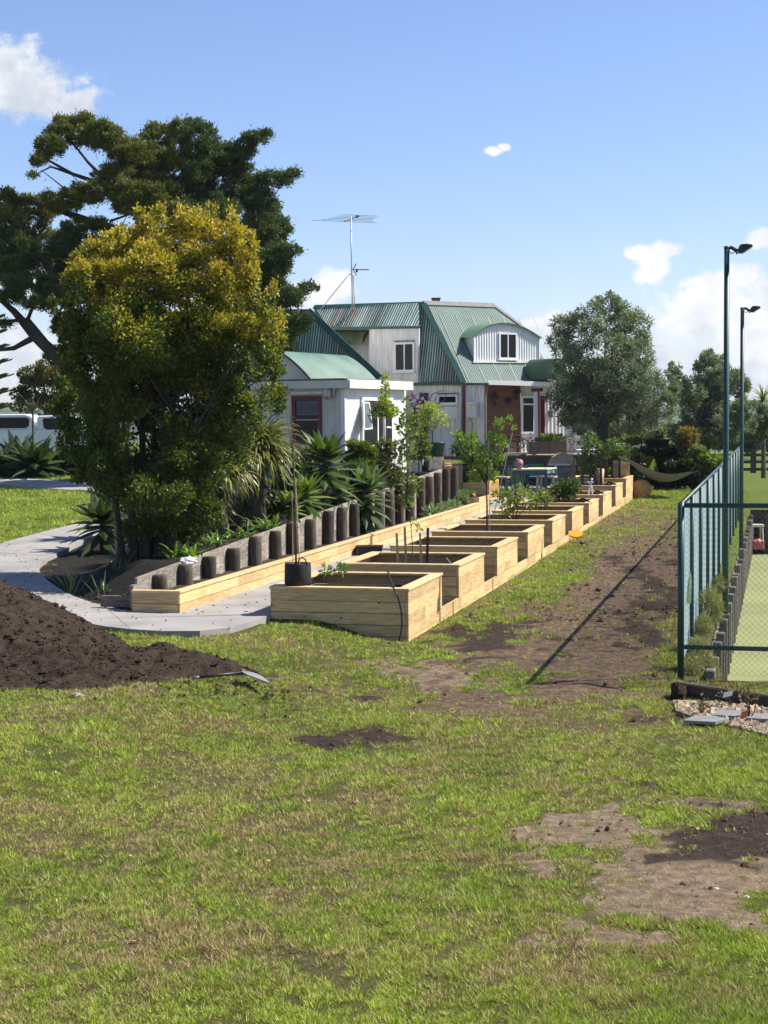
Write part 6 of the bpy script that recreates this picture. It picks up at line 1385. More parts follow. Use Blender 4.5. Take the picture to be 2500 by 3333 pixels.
V, F = chain(RQ(RC-.04, FENCE_Q+.05), VR, LF, lambda x: .10, lambda x: 2.55, UR, wr=.0021, p=.085); obj('chain_link', V, F, mat('dark_green_wire', (.13, .21, .17), .5), t, np.ones((len(V), 3)))
# far end fence of the court and its dark boards
t = thing('court_end_wall', 'dark timber wall closing the far end of the sunken court', 'retaining wall', RQ(33, COURT_Q, COURT_Z))
m = MB(); m.obox(RQ(32.95, COURT_Q+.1, COURT_Z), VR*17, -UR*.1, (0, 0, 1.5)); m.build('wall_board', M['dark_wood'], t)
m = MB(); m.obox(RQ(32.9, COURT_Q+.1, .40), VR*17, -UR*.16, (0, 0, .05), (.4, .4, .4)); m.build('cap_rail', M['dark_wood'], t)
for k in range(6):
    m = MB(); m.obox(RQ(32.84, COURT_Q+.6+2.5*k, COURT_Z), VR*.12, -UR*.08, (0, 0, 1.45), (1.4, 1.4, 1.4)); m.build('post', M['dark_wood'], t)
# court side retaining posts
t = thing('court_post_wall', 'row of grey timber posts retaining the bank along the sunken court', 'retaining wall', RQ(-1, COURT_Q, COURT_Z))
m = MB(); m.obox(RQ(-2.7, COURT_Q+.0, COURT_Z-.1), UR*35.7, VR*.05, (0, 0, 1.15), (.6, .6, .6)); m.build('backing_boards', M['grey_wood'], t)
for k in range(25):
    r = -2.4+1.45*k; h = .02+.17*random.random()+.004*r
    m = MB(); m.box(RQ(r, COURT_Q+.13, COURT_Z+(h-COURT_Z)/2), (.19, .15, h-COURT_Z), tuple(np.ones(3)*random.uniform(.35, .75)), e1=UR, e2=VR)
    m.build('post', M['grey_wood'], t, bevel=.02)
# front retaining (hidden side) of the court
t = thing('court_front_wall', 'timber wall at the near end of the sunken court', 'retaining wall', RQ(-2.7, COURT_Q+3, COURT_Z)); m = MB(); m.obox(RQ(-3.16, COURT_Q, COURT_Z-.1), VR*17, UR*.06, (0, 0, 1.05)); m.build('wall_board', M['dark_wood'], t)
# light poles
def light_pole(lab, px, yt, q, rpole, lampscale=1.):
    b = D(px, 1500, rpole); b[2] = COURT_Z; top = D(px, yt, b[1]); zt = top[2]
    t = thing('light_pole', lab, 'light pole', b, 'floodlight poles along the court')
    m = MB(); m.tube([b, b*[1, 1, 0]+[0, 0, zt*.3], b*[1, 1, 0]+[0, 0, zt]], [.062, .056, .05], 12); m.lathe(b*[1, 1, 0]+[0, 0, zt], [(.055, -.04), (.055, .02)], 12); m.build('pole', M['fence_green'], t, True)
    T = b*[1, 1, 0]+[0, 0, zt]; k = lampscale; u = hz((.985, -.17, 0)); 
    def q_(x, z, y=0): return T+u*x*k+Zv*z*k+np.cross(Zv, u)*y*k
    m = MB(); m.tube([q_(.03, -.03), q_(.15, -.01), q_(.30, -.10), q_(.36, -.12)], .035, 8); m.tube([q_(.28, -.12), q_(.33, -.22), q_(.42, -.15)], .02, 6); m.build('bracket', M['darkmetal'], t, True)
    m = MB(); prof = [(.36, -.14), (.40, .02), (.46, .08), (.66, .09), (.84, .055), (.86, .02), (.50, -.21), (.40, -.20)]
    m.prism([q_(x, z, -.2) for x, z in prof], np.cross(Zv, u)*.4*k); o = m.build('lamp_head', M['darkmetal'], t, bevel=.02)
    m = MB(); m.prism([q_(.51, -.218, -.17), q_(.84, .0, -.17), q_(.84, .0, .17), q_(.51, -.218, .17)], (u*.006-Zv*.01)); m.build('lamp_glass', M['clear'], o)
    m = MB(); m.tube([q_(.08, -.03), q_(.08, -.14), q_(.14, -.22), q_(.2, -.2), q_(.26, -.14)], .009, 5); m.build('cable', M['black_plastic'], t)
    return t
light_pole('tall green floodlight pole, nearer and taller of the two', 2363, 805, 5.24, 31., .56)
light_pole('farther floodlight pole, the shorter looking of the two', 2414, 1003, 5.24, 44., .56)
# yellow green shrubs inside the fence
def weed(lab, pts, n, L, W, c0, c1, m_='leaf', dirz=1.2):
    P = []
    for (px, py, Y, rx, rz) in pts: c = D(px, py, Y); p, v = ell_points(c, (rx, .22, rz), n, .05); P.append(p)
    P = np.concatenate(P); t = thing('weed_shrub', lab, 'shrub', [P[:, 0].mean(), P[:, 1].mean(), P[:, 2].min()])
    leaves('foliage', P, rng.normal(size=P.shape)+[0, 0, dirz], L*(.6+.8*rng.random(len(P))), W, jit(mixcol(c0, c1, rng.random(len(P))), .3), M[m_], t)
    m = MB(); b = P[P[:, 2].argmin()]; tp = P.mean(0); m.tube([b-[0, 0, .1], tp], [.015, .008], 5)
    for k in range(6): j = rng.integers(len(P)); m.tube([tp, P[j]], [.008, .004], 4)
    m.build('stem', M['bark'], t)
weed('feathery yellow green weed shrub in the corner of the court fence', [(2262, 2190, 24.0, .16, .32), (2290, 2160, 24.3, .2, .30), (2315, 2200, 24.2, .14, .28), (2268, 2110, 24.4, .14, .16)], 1500, .06, .011, (.19, .20, .05), (.42, .37, .15), 'leaf_matt')
weed('yellow green weed shrub between the fence and the court posts', [(2310, 1960, 28.6, .2, .3), (2330, 1990, 28.4, .16, .25), (2290, 2040, 26.2, .16, .18), (2340, 1905, 31, .15, .2)], 1100, .065, .013, (.17, .20, .045), (.38, .34, .12), 'leaf_matt')
for (px, py) in ((2236, 1905),):
    Y = RQ(r_at(px, FENCE_Q), FENCE_Q)[1]; p = D(2240, 1910, 24.2); m = MB(); strap(m, p-[0, 0, .25], 1.2, 1.3, .5, .08, .4, (.35, .45, .28), 5); tag(m.build('plastic_strip', M['petal'], None), 'pale green plastic strip caught in the side fence', 'plastic strip')
# toy car
tc = D(2462, 1775, 57.8); tc[2] = COURT_Z+.01
t = thing('toy_car', 'red and cream ride on toy car parked at the far end of the court', 'toy car', tc)
m = MB(); m.box(tc+[0, 0, .33], (.42, .7, .34)); m.ball(tc+[0, -.2, .40], (.21, .2, .16)); m.build('body', mat('faded_red_plastic', (.42, .10, .09), .5), t, bevel=.06)
m = MB()
for sx_ in (-1, 1):
    for sy in (-1, 1): m.tube([tc+[sx_*.19, sy*.22, .45], tc+[sx_*.17, sy*.17, .98]], .035, 7)
m.box(tc+[0, 0, 1.0], (.44, .48, .10)); m.build('roof', mat('cream_plastic', (.62, .58, .40), .5), t, bevel=.04)
for sx_ in (-1, 1):
    for sy in (-1, 1):
        m = MB(); m.lathe(tc+[sx_*.22, sy*.24, .1], [(.02, -.03), (.1, -.03), (.1, .03), (.02, .03)], 12, axis=(1, 0, 0)); m.build('wheel', M['rubber'], t)
# far fences and fields
t = thing('rail_fence', 'dark wooden rail fence crossing the pasture behind the court', 'fence', [22, 108, 0])
for z in (.25, .75, 1.2):
    m = MB(); m.obox([14, 108, z-.15], (60, 0, 0), (0, .06, 0), (0, 0, .2)); m.build('rail', M['dark_wood'], t)
for k in range(12):
    m = MB(); m.box([14.5+k*5, 107.9, .5], (.35 if k % 2 == 0 else .2, .2, 2.0)); m.build('post', M['dark_wood'], t)
t = thing('wire_fence', 'pale chain link fence beyond the far end of the court', 'fence', RQ(34.5, COURT_Q+3, 0))
m = MB(); m.tube([RQ(34.5, COURT_Q+.2, 2.75), RQ(34.5, COURT_Q+16, 2.75)], .03, 6); m.build('top_rail', M['fence_green'], t)
for k in range(5): m = MB(); m.tube([RQ(34.5, COURT_Q+1.6+3*k, -.1), RQ(34.5, COURT_Q+1.6+3*k, 2.75)], .028, 6); m.build('post', M['fence_green'], t)
for i, (x, y, w, h, Y, ln) in enumerate(((1655, 955, 20, 8, 170, 'dark distant tree row piece at the right frame edge'), (1620, 958, 14, 6, 165, 'round distant bush in the pasture left of the tree row'), (1570, 955, 30, 9, 190, 'distant bush band in the pasture behind the pole'), (1480, 935, 40, 16, 220, 'distant trees below the hazy hill'))):
    bush('distant_bush', ln, 'bush', [(x, y, w, h), (x-w*.4, y+2, w*.6, h*.8), (x+w*.4, y+2, w*.6, h*.8)], Y, 1500, .7, .5, (.05, .07, .03), (.10, .13, .06), 'leaf_matt', 1.)
# ================================================================== ROSE BED at the near end of the fence
t0 = RQ(RC-.35, FENCE_Q-.35)
t = thing('edging_log', 'black stained timber edging below the court front fence', 'edging', RQ(RC-.3, FENCE_Q, 0))
a_ = G(2195, 2262, .05); b_ = G(2640, 2330, .05)
m = MB(); m.obox(a_-[0, 0, .12], b_-a_, (.02, .12, 0), (0, 0, .30)); m.build('board', M['dark_wood'], t, bevel=.02)
m = MB(); m.ball(G(2208, 2262, .08), (.12, .16, .16), 10, 7, jit=.4); m.build('end_clod', M['soil'], t)
# shell and bark mulch sheet
pts = [(2190, 2280), (2330, 2285), (2500, 2305), (2640, 2330), (2640, 2420), (2500, 2395), (2380, 2362), (2270, 2340), (2200, 2315)]
V = [np.append(G(x, y, .1)[:2], 0) for x, y in pts]; V = [np.array([v[0], v[1], float(hgt(v[0], v[1]))+.03+.03]) for v in V]
m = MB(); m.prism(V, (0, 0, -.1)); o = m.build('mulch_sheet', mat('shell_mulch', (.10, .07, .05), .9, .4, 14, .8, 40, c2=(.42, .32, .22), c2amt=.5), None); o.name = 'shell_mulch'; o['kind'] = 'structure'
cx_ = rng.uniform(2195, 2600, 2600); cy_ = rng.uniform(2285, 2400, 2600); P = np.array([G(x, y, .1) for x, y in zip(cx_, cy_)]); k = inpoly(P[:, 0], P[:, 1], V)
P = P[k]; o = clods('shell_chips', P[:, 0], P[:, 1], .022, mat('shell_chip', (.33, .25, .165), .85, .3, 12), hgt(P[:, 0], P[:, 1])+.065); 
for k, (px, py, w) in enumerate(((2295, 2348, .28), (2375, 2330, .25), (2490, 2340, .26))):
    p = G(px, py, .12); m = MB(); m.prism([p+[-w, -.1, 0], p+[w*.3, -.22, 0], p+[w, .0, 0], p+[w*.5, .2, 0], p+[-w*.4, .18, 0]], (0, 0, .035)); tag(m.build('slate_slab', M['slate'], None), ('leftmost grey slate slab in the shell mulch', 'middle grey slate slab half buried in the shell mulch', 'grey slate slab at the right frame edge in the mulch')[k], 'slab')
def rose(lab, px, py, hpx, tags):
    b = G(px, py, .1); Y = b[1]; m = MB(); t = thing('rose_bush', lab, 'rose', b, 'pruned roses in the shell mulch')
    P = []
    for k in range(5):
        e = D(px+random.uniform(-28, 28), py-hpx*random.uniform(.5, 1.), Y+random.uniform(-.1, .1)); m.tube([b, (b+e)/2+[random.uniform(-.03, .03), 0, 0], e], [.009, .007, .005], 5); P += [e+rng.normal(size=3)*.03 for _ in range(5)]
    m.build('stem', M['bark_dark'], t); P = np.array(P); leaves('foliage', P, rng.normal(size=P.shape)+[0, 0, .6], .06, .035, jit(mixcol((.10, .14, .03), (.24, .12, .08), rng.random(len(P))), .3), M['leaf'], t)
    for (tx, ty, w, h, c) in tags: p = D(tx, ty, Y-.12); m = MB(); m.obox(p, (w, 0, .03), (0, .004, 0), (.02, 0, h)); m.build('plant_tag', mat('tag_paper', c, .5, attr=False), t)
rose('pruned rose with a white tag nearest the fence corner', 2378, 2300, 70, [(2352, 2272, .12, .07, (.75, .75, .78))])
rose('pruned rose with a pink tag beside the fence', 2425, 2290, 62, [(2400, 2272, .06, .06, (.45, .12, .2))])
rose('leafier rose with an orange round label in the shell mulch', 2440, 2345, 85, [(2408, 2342, .09, .09, (.35, .12, .06)), (2432, 2368, .06, .09, (.7, .72, .75))])
rose('bare stubby rose left of the tagged roses', 2285, 2325, 50, [])
m = MB(); p = G(2405, 2395, .12); m.tube([p+[.01, 0, .0], p+[.05, 0, .08], p+[.13, 0, .10], p+[.19, 0, .04]], .012, 6); tag(m.build('pipe_hoop', M['tan'], None, True), 'small cream hoop of pipe at the front of the shell mulch', 'hoop')
# second rose-bed shadow caster left out; tuft of grass at the post foot
# ================================================================== PATIO, DECK, FURNITURE
PZ = .80
t = thing('deck', 'dark timber deck front with pale edge board below the verandah', 'deck', [4, 71, PZ])
def dq(px, py, Y): return D(px, py, Y)
m = MB(); a_ = dq(1375, 1500, 71.8); b_ = dq(1965, 1500, 72.2)
for k in range(7):
    z = PZ-.1+k*.2; m.obox([a_[0]-.5, a_[1]+.0, z], (b_[0]-a_[0]+.5, .25, 0), (0, .06, 0), (0, 0, .19), tuple(np.ones(3)*random.uniform(.8, 1.6)))
m.build('front_wall', M['dark_wood'], t)
m = MB(); a_ = dq(1480, 1486, 71.3); m.obox(a_, dq(1738, 1478, 71.3)-a_, (0, .4, 0), (0, 0, .08)); m.build('edge_board', mat('pale_deck_board', (.52, .44, .36), .7, .1), t)
m = MB(); m.obox([-4.5, 71.9, 2.0], (16, 3.5, 0), (-.3, 4.5, 0), (0, 0, .08)); m.build('deck_boards', M['grey_wood'], t)
a_ = dq(1560, 1500, 71.6); m = MB(); m.obox([a_[0]+1.9, 71.55, PZ+.25], (1.1, 0, 0), (0, .2, 0), (0, 0, .55), (.25, .25, .25)); m.build('recess_shade_box', M['dark_wood'], t)  # solid near-black box, its colour stands in for the shade of a recess
m = MB(); a_ = dq(1885, 1470, 73.2); m.obox(a_, dq(2152, 1462, 73.6)-a_, (0, 1.6, 0), (0, 0, .07)); m.build('edge_board', M['white'], t)
m = MB(); a_ = dq(1952, 1468, 73.0); m.obox(a_, dq(2037, 1464, 73.0)-a_, (0, .5, 0), (0, 0, .30)); m.build('white_step', M['white_old'], t)
# planter box on deck
pb = dq(1722, 1478, 70.9)
t = thing('deck_planter', 'long brown timber planter box with leafy greens at the verandah post', 'planter', pb)
w_ = dq(1844, 1478, 70.9)[0]-pb[0]; m = MB()
m.obox(pb, (w_*.545, 0, 0), (0, .6, 0), (0, 0, .54)); m.obox(pb+[w_*.55, -.01, 0], (w_*.45, 0, 0), (0, .62, 0), (0, 0, .57), (1.2, 1.15, 1.1)); m.build('box', mat('brown_timber', (.20, .145, .095), .75, .25, 2, .2, 20, stretch=(2, 2, 8)), t)
P, v = ell_points(pb+[w_*.62, .3, .62], (.7, .25, .2), 420, .1); leaves('foliage', P, v+[0, 0, .8], .16, .08, jit(mixcol((.04, .08, .02), (.14, .2, .05), rng.random(len(P))), .3), M['leaf'], t)
# table
t = thing('patio_table', 'patio table with cream top and blue painted frame', 'table', dq(1735, 1590, 66.))
def tb(px, py): return onp(px, py, [0, 66., 0], (0, 1, 0))
zt = PZ+.95; c = [G(px, py, zt) for px, py in ((1662, 1531), (1740, 1531), (1780, 1514), (1700, 1514))]
c = [np.array([3.0+2.5*0, 0, 0])]*0 or c
a_ = G(1668, 1531, zt); wv_ = np.array([1.35, 0, 0]); dv = np.array([.55, 1.7, 0])
m = MB(); m.obox(a_, wv_, dv, (0, 0, .05)); m.build('tabletop', mat('cream_tabletop', (.62, .56, .36), .6, .15, 2), t)
m = MB(); m.obox(a_+wv_*.03+dv*.03-[0, 0, .16], wv_*.94, (0, .03, 0), (0, 0, .155)); m.obox(a_+wv_*.97+dv*.03-[0, 0, .16], dv*.94, (-.03, 0, 0), (0, 0, .155), (3.0, 4.2, 2.3)); m.build('apron', M['blue_paint'], t)
for (i, j) in ((.05, .05), (.95, .05), (.05, .95), (.95, .95)):
    m = MB(); p = a_+wv_*i+dv*j; p[2] = PZ; m.obox(p-[.05, .05, 0], (.1, 0, 0), (0, .1, 0), (0, 0, zt-PZ)); m.build('leg', M['blue_paint'], t)
m = MB(); p = G(1700, 1528, zt+.05); 
m.lathe(p+[-.1, .3, .0], [(.09, 0), (.12, .1), (.1, .2), (.02, .21)], 10); m.ball(p+[-.1, .3, .26], (.17, .12, .13), 9, 6, jit=.9); tag(m.build('flower_vase', mat('dusty_pink', (.35, .2, .2), .8), None, True), 'small vase of dull pink flowers on the patio table', 'vase')
def stool(lab, px, py, w, zs, mt, dx=0):
    a_ = G(px, py, PZ+zs); t = thing('bench_stool', lab, 'bench', a_*[1, 1, 0]+[0, 0, PZ]); m = MB(); m.obox(a_, (w, 0, 0), (.25, .8, 0), (0, 0, .06)); m.build('seat', mat('pale_bench_top', (.50, .42, .34), .7, .1), t)
    for i, j in ((.06, .06), (.94, .06), (.06, .9), (.94, .9)):
        m = MB(); p = a_+np.array([w*i+.25*j, .8*j, 0]); p[2] = PZ; m.obox(p-[.05, .05, 0], (.1, 0, 0), (0, .1, 0), (0, 0, zs)); m.build('leg', M[mt], t)
stool('low bench with pale top left of the green slatted bench', 1592, 1557, .72, .62, 'grey_wood')
stool('low bench with pale top right of the patio table', 1745, 1556, .72, .60, 'white_old')
def slat_chair(lab, px, py0, Y, w, par):
    b = dq(px, 1600, Y); b[2] = PZ; t = thing('slatted_chair', lab, 'chair', b, 'blue garden chairs with green slats'); h = 1.12
    for s_ in (-1, 1):
        m = MB(); m.obox(b+[s_*w/2-.05, -.05, 0], (.1, 0, 0), (0, .1, 0), (0, 0, h)); m.build('back_post', M['blue_paint'], t)
        m = MB(); m.obox(b+[s_*w/2-.05, .55, 0], (.1, 0, 0), (0, .1, 0), (0, 0, .62)); m.build('leg', M['blue_paint'], t)
        m = MB(); m.obox(b+[s_*w/2-.06, -.02, .62], (.12, 0, 0), (0, .7, 0), (0, 0, .04)); m.build('armrest', M['blue_paint'], t)
    m = MB(); m.obox(b+[-w/2+.05, -.03, h-.09], (w-.1, 0, 0), (0, .06, 0), (0, 0, .09)); m.build('top_rail', M['blue_paint'], t)
    m = MB(); m.obox(b+[-w/2+.05, -.03, .42], (w-.1, 0, 0), (0, .65, 0), (0, 0, .06), (2.4, 3.3, 2.4)); m.build('seat', M['blue_paint'], t)
    m = MB(); n = 7
    for k in range(n): m.obox(b+[-w/2+.09+(w-.18)*k/(n-1)-.035, -.01, .50], (.07, 0, 0), (0, .03, 0), (0, 0, h-.60))
    m.build('slats', M['green_paint'], t)
slat_chair('blue garden chair with green back slats facing the patio table', 1682, 0, 64.6, .80, None)
slat_chair('far blue garden chair half hidden behind the patio table', 1746, 0, 69.5, .72, None)
# pizza oven / bird table : small white wooden stand with stone
ob = dq(1835, 1600, 69.); ob[2] = PZ
t = thing('outdoor_oven', 'small stone outdoor oven with pale arched hood beside the deck', 'oven', ob)
m = MB(); m.box(ob+[0, .3, .45], (1.0, .7, .9)); m.build('base', M['grey_wood'], t); m = MB(); m.prism([ob+[-.65, -.05, .95], ob+[.55, -.05, .95], ob+[.5, -.05, 1.25], ob+[.25, -.05, 1.45], ob+[-.1, -.05, 1.5], ob+[-.45, -.05, 1.3]], (0, .7, 0)); m.build('hood', mat('tan_stone', (.42, .34, .26), .9, .2), t)
m = MB(); m.box(ob+[-.35, -.12, .5], (.12, .12, 1.0)); m.box(ob+[-.2, -.12, 1.0], (.9, .14, .08)); m.build('frame', M['white_old'], t)
# bikes
def bike(lab, px, py, Y, sc, col):
    c0 = dq(px, py, Y); c0[2] = 2.1; t = thing('bicycle', lab, 'bicycle', c0, 'bicycles against the brown wall'); r_ = .32*sc
    for s_ in (-1, 1):
        m = MB(); cc = c0+[s_*.5*sc, 0, r_+.02]; P = [cc+[r_*math.cos(a), 0, r_*math.sin(a)] for a in np.linspace(0, 2*PI, 25)]; m.tube(P, .028, 6, False); o = m.build('wheel', M['rubber'], t, True)
        m = MB()
        for a in np.linspace(0, PI, 7)[:-1]: m.tube([cc-[r_*math.cos(a), 0, r_*math.sin(a)], cc+[r_*math.cos(a), 0, r_*math.sin(a)]], .005, 4)
        m.build('spokes', M['steel'], o)
    q_ = lambda x, z: c0+[x*sc, 0, z*sc+.02]
    m = MB()
    for p_, e_ in (((-.5, .32), (-.05, .28)), ((-.05, .28), (-.18, .78)), ((-.18, .72), (.38, .75)), ((.38, .78), (-.05, .28)), ((-.5, .32), (-.18, .72)), ((.5, .32), (.36, .88))): m.tube([q_(*p_), q_(*e_)], .02, 6)
    m.build('frame', mat('bike_paint', col, .4), t); m = MB(); m.tube([q_(.30, .92)+[0, -.28, 0], q_(.38, .95), q_(.30, .92)+[0, .28, 0]], .018, 6); m.build('handlebar', M['darkmetal'], t)
    m = MB(); m.ball(q_(-.19, .82), (.14, .07, .05)); m.build('saddle', M['rubber'], t)
bike('black bicycle leaning on the brown wall, left of the two', 1668, 1500, 74.2, 1.05, (.02, .02, .022))
bike('bicycle with red frame beside the verandah door, right of the two', 1702, 1500, 73.9, 1., (.25, .03, .02))
m = MB(); p = dq(1778, 1440, 74.2); m.ball(p, (.42, .3, .22), 12, 8, jit=.6); tag(m.build('blue_tarp', mat('blue_tarpaulin', (.02, .05, .14), .5), None), 'crumpled dark blue tarp behind the deck planter', 'tarp')
m = MB(); p = dq(1420, 1512, 65.); 
# black pot on wall at the deck right end
m = MB(); p = Dd(1424, 967, 73.4); m.lathe(p, [(.35, 0), (.5, .36), (.53, .36), (.53, .42), (.46, .42), (.45, .36), (.01, .36)], 18); tag(m.build('plant_pot', M['black_plastic'], None, True), 'wide black pot at the right end of the verandah edge', 'plant pot')
m = MB(); p = Dd(998, 985, 66.); m.lathe(p-[0, 0, .05], [(.25, 0), (.3, .35), (.3, .4), (.26, .4), (.25, .34), (.01, .34)], 14); tag(m.build('plant_pot', M['black_plastic'], None, True), 'dark pot holding the bright green shrub by the deck corner', 'plant pot')
# hammock
h0, h1 = dq(1985, 1472, 72.0), dq(2275, 1532, 69.5)
a_ = dq(2045, 1500, 70.6); b_ = dq(2250, 1540, 69.6)
t = thing('hammock', 'pale grey net hammock slung in front of the dark hedge', 'hammock', (a_+b_)/2-[0, 0, .6])
nx, ny = 40, 12; V = []
for i in range(nx):
    u = i/(nx-1)
    for j in range(ny):
        v = j/(ny-1)*2-1; sp_ = math.sin(PI*min(1, max(0, u*.96+.02)))**.55
        p = a_*(1-u)+b_*u; p = p+np.array([0, v*.55*sp_, -.62*math.sin(PI*u)**.9+.28*v*v*sp_-.10*v*sp_]); V.append(p)
ii = np.arange(nx*ny).reshape(nx, ny)
o = obj('net', V, np.stack([ii[:-1, :-1], ii[1:, :-1], ii[1:, 1:], ii[:-1, 1:]], -1).reshape(-1, 4), M['net'], t, np.ones((nx*ny, 3)), True)
m = MB(); m.tube([a_, h0], .018, 6); m.tube([b_, h1], .018, 6); m.build('rope', M['net'], t)
# ================================================================== HAZE
if HAZE:
    m = MB(); x0, x1, y0, y1, z0, z1 = -1600, 2600, -140, 3200, -150, 60
    m.obox((x0, y0, z0), (x1-x0, 0, 0), (0, y1-y0, 0), (0, 0, z1-z0))
    hm = bpy.data.materials.new('haze_air'); hm.use_nodes = True; nt = hm.node_tree; nt.nodes.remove(nt.nodes['Principled BSDF'])
    pv = nn(nt, 'ShaderNodeVolumePrincipled'); pv.inputs['Color'].default_value = (.82, .88, 1., 1); pv.inputs['Density'].default_value = HAZE; pv.inputs['Anisotropy'].default_value = .1
    nt.links.new(pv.outputs[0], nt.nodes['Material Output'].inputs['Volume'])
    o = m.build('haze', hm, None, loc=(0, 0, 0)); o['kind'] = 'stuff'
# ================================================================== SUN + SKY
EL, AZ = math.radians(48), math.atan2(.985, .17)
sd = np.array([math.sin(AZ)*math.cos(EL), math.cos(AZ)*math.cos(EL), math.sin(EL)])
L = bpy.data.lights.new('sun', 'SUN'); L.energy = SUN; L.angle = math.radians(.53); L.color = (1., .94, .84)
lo = bpy.data.objects.new('sun', L); C.objects.link(lo); lo.location = (30, 0, 40)
lo.rotation_euler = Vector(sd).to_track_quat('Z', 'Y').to_euler()
W = bpy.data.worlds.new('World'); bpy.context.scene.world = W; W.use_nodes = True; nt = W.node_tree; Lk = nt.links.new
bg = nt.nodes['Background']; bg.inputs['Strength'].default_value = SKYS
sky = nn(nt, 'ShaderNodeTexSky', sky_type='NISHITA'); sky.sun_disc = False; sky.sun_elevation = EL; sky.sun_rotation = AZ; sky.air_density = 1.0; sky.dust_density = .35; sky.ozone_density = 2.2
def mth(op, a, b=None, c=None, clamp=False):
    x = nn(nt, 'ShaderNodeMath', operation=op, use_clamp=clamp)
    for i, v in enumerate((a, b, c)):
        if v is None: continue
        if isinstance(v, (int, float)): x.inputs[i].default_value = v
        else: Lk(v, x.inputs[i])
    return x.outputs[0]
tc = nn(nt, 'ShaderNodeTexCoord'); sx_ = nn(nt, 'ShaderNodeSeparateXYZ'); Lk(tc.outputs['Generated'], sx_.inputs[0])
yy = mth('MAXIMUM', sx_.outputs['Y'], .05); U_ = mth('DIVIDE', sx_.outputs['X'], yy); V_ = mth('DIVIDE', sx_.outputs['Z'], yy)
cv = nn(nt, 'ShaderNodeCombineXYZ'); Lk(U_, cv.inputs[0]); Lk(V_, cv.inputs[1])
def wn(sc, det=8, rough=.6, off=0., st=1.):
    mp = nn(nt, 'ShaderNodeMapping'); mp.inputs['Location'].default_value = (off, off*.7, 0); mp.inputs['Scale'].default_value = (1, st, 1); Lk(cv.outputs[0], mp.inputs['Vector'])
    n = nn(nt, 'ShaderNodeTexNoise'); n.inputs['Scale'].default_value = sc; n.inputs['Detail'].default_value = det; n.inputs['Roughness'].default_value = rough; Lk(mp.outputs[0], n.inputs['Vector']); return n.outputs['Fac']
n1 = wn(30, 10, .62, 3.1); n2 = wn(70, 8, .65, 1.7); n3 = wn(18, 8, .6, 7.7)
def cl(px, py, hx, hy, gain=1., soft=1.):
    d = ray(px, py); u0, v0 = d[0]/d[1], d[2]/d[1]; a = hx/5300; b = hy/5300
    e = mth('ADD', mth('POWER', mth('DIVIDE', mth('SUBTRACT', U_, u0), a), 2.), mth('POWER', mth('DIVIDE', mth('SUBTRACT', V_, v0), b), 2.))
    return mth('MULTIPLY', mth('SUBTRACT', 1., mth('SQRT', e)), gain)
blobs = [(2330, 985, 230, 95), (2290, 930, 120, 60), (2420, 900, 90, 60), (2130, 850, 90, 45), (2240, 1060, 190, 100), (2420, 1110, 260, 150), (2150, 1150, 170, 70), (2350, 1230, 420, 90), (2480, 950, 90, 80), (2150, 880, 110, 55), (2090, 830, 60, 30), (2180, 815, 70, 36), (1612, 492, 40, 20), (1640, 478, 30, 16), (90, 290, 220, 130), (20, 220, 140, 110), (250, 330, 110, 60), (1080, 930, 110, 70), (1030, 960, 120, 60), (60, 1180, 260, 130), (1790, 1060, 130, 50), (2490, 775, 60, 40), (150, 900, 200, 90)]
tot = None
for b in blobs:
    c = cl(*b[:4], 1.25); tot = c if tot is None else mth('MAXIMUM', tot, c)
nsum = mth('ADD', mth('MULTIPLY', mth('SUBTRACT', n1, .52), 3.2), mth('MULTIPLY', mth('SUBTRACT', n2, .5), 1.7))
dens = mth('ADD', mth('MULTIPLY_ADD', tot, 1.15, .10), nsum)
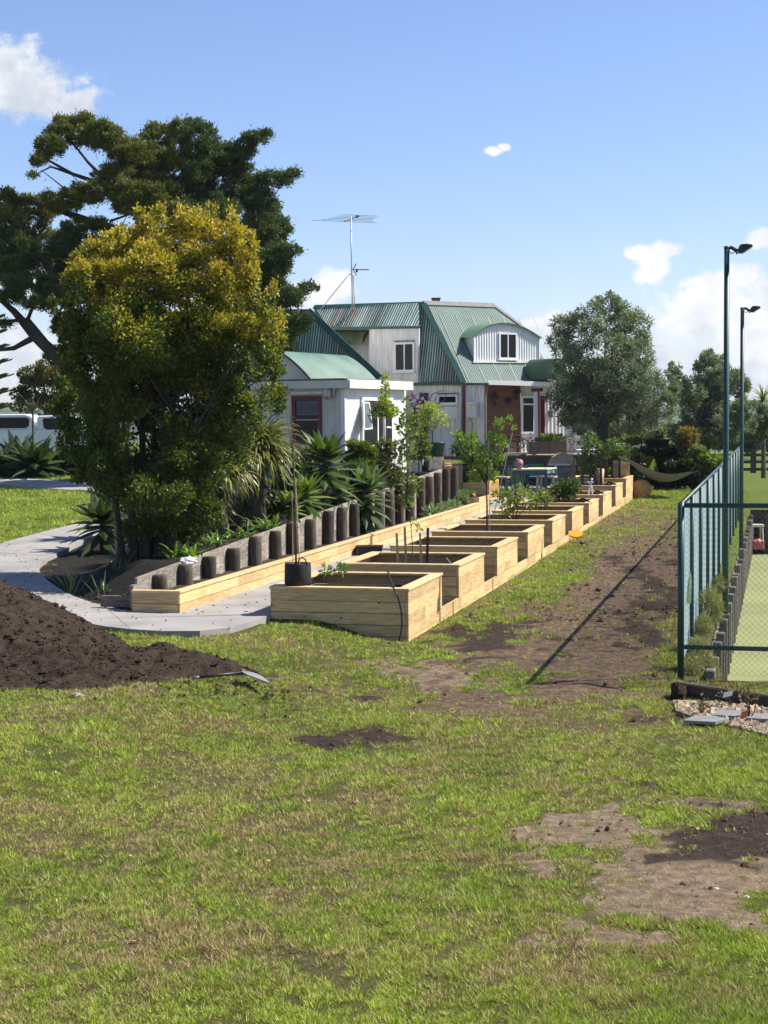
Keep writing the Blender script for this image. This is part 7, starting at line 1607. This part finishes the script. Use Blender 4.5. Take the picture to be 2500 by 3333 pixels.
mask = nn(nt, 'ShaderNodeMapRange', interpolation_type='SMOOTHSTEP'); mask.inputs['From Min'].default_value = .02; mask.inputs['From Max'].default_value = .80; Lk(dens, mask.inputs['Value'])
# shading: body greyer towards the lower side
sh = nn(nt, 'ShaderNodeMapRange', interpolation_type='SMOOTHSTEP'); sh.inputs['From Min'].default_value = .32; sh.inputs['From Max'].default_value = .62; Lk(n3, sh.inputs['Value'])
cc = nn(nt, 'ShaderNodeMix', data_type='RGBA'); cc.inputs['A'].default_value = (*[v*CLOUD for v in (.66, .71, .80)], 1); cc.inputs['B'].default_value = (*[v*CLOUD for v in (1.05, 1.05, 1.07)], 1); Lk(sh.outputs[0], cc.inputs['Factor'])
# whitish veil low over the horizon
veil = mth('MULTIPLY', mth('POWER', mth('SUBTRACT', 1., mth('MINIMUM', mth('MAXIMUM', mth('MULTIPLY', V_, 6.), 0.), 1.)), 2.2), .30)
fac = mth('MAXIMUM', mth('MULTIPLY', mask.outputs[0], .96), veil)
hs = nn(nt, 'ShaderNodeMix', data_type='RGBA', blend_type='MULTIPLY'); hs.inputs['Factor'].default_value = 1; hs.inputs['B'].default_value = SKYT; Lk(sky.outputs[0], hs.inputs['A'])
mx = nn(nt, 'ShaderNodeMix', data_type='RGBA'); Lk(fac, mx.inputs['Factor']); Lk(hs.outputs['Result'], mx.inputs['A']); Lk(cc.outputs['Result'], mx.inputs['B']); Lk(mx.outputs['Result'], bg.inputs['Color'])
# ================================================================== CAMERA
cam = bpy.data.cameras.new('camera'); cam.sensor_fit = 'VERTICAL'; cam.sensor_height = 24; cam.lens = 24*FPX/3333; cam.clip_end = 6000; cam.clip_start = .1
co = bpy.data.objects.new('camera', cam); C.objects.link(co)
co.matrix_world = Matrix(((XC[0], YC[0], -_F[0], 0), (XC[1], YC[1], -_F[1], 0), (XC[2], YC[2], -_F[2], H), (0, 0, 0, 1)))
sc = bpy.context.scene; sc.camera = co
sc.view_settings.view_transform = 'Standard'; sc.view_settings.look = 'None'; sc.view_settings.exposure = EXPO; sc.view_settings.gamma = 1
sc.cycles.max_bounces = 8; sc.cycles.transparent_max_bounces = 12
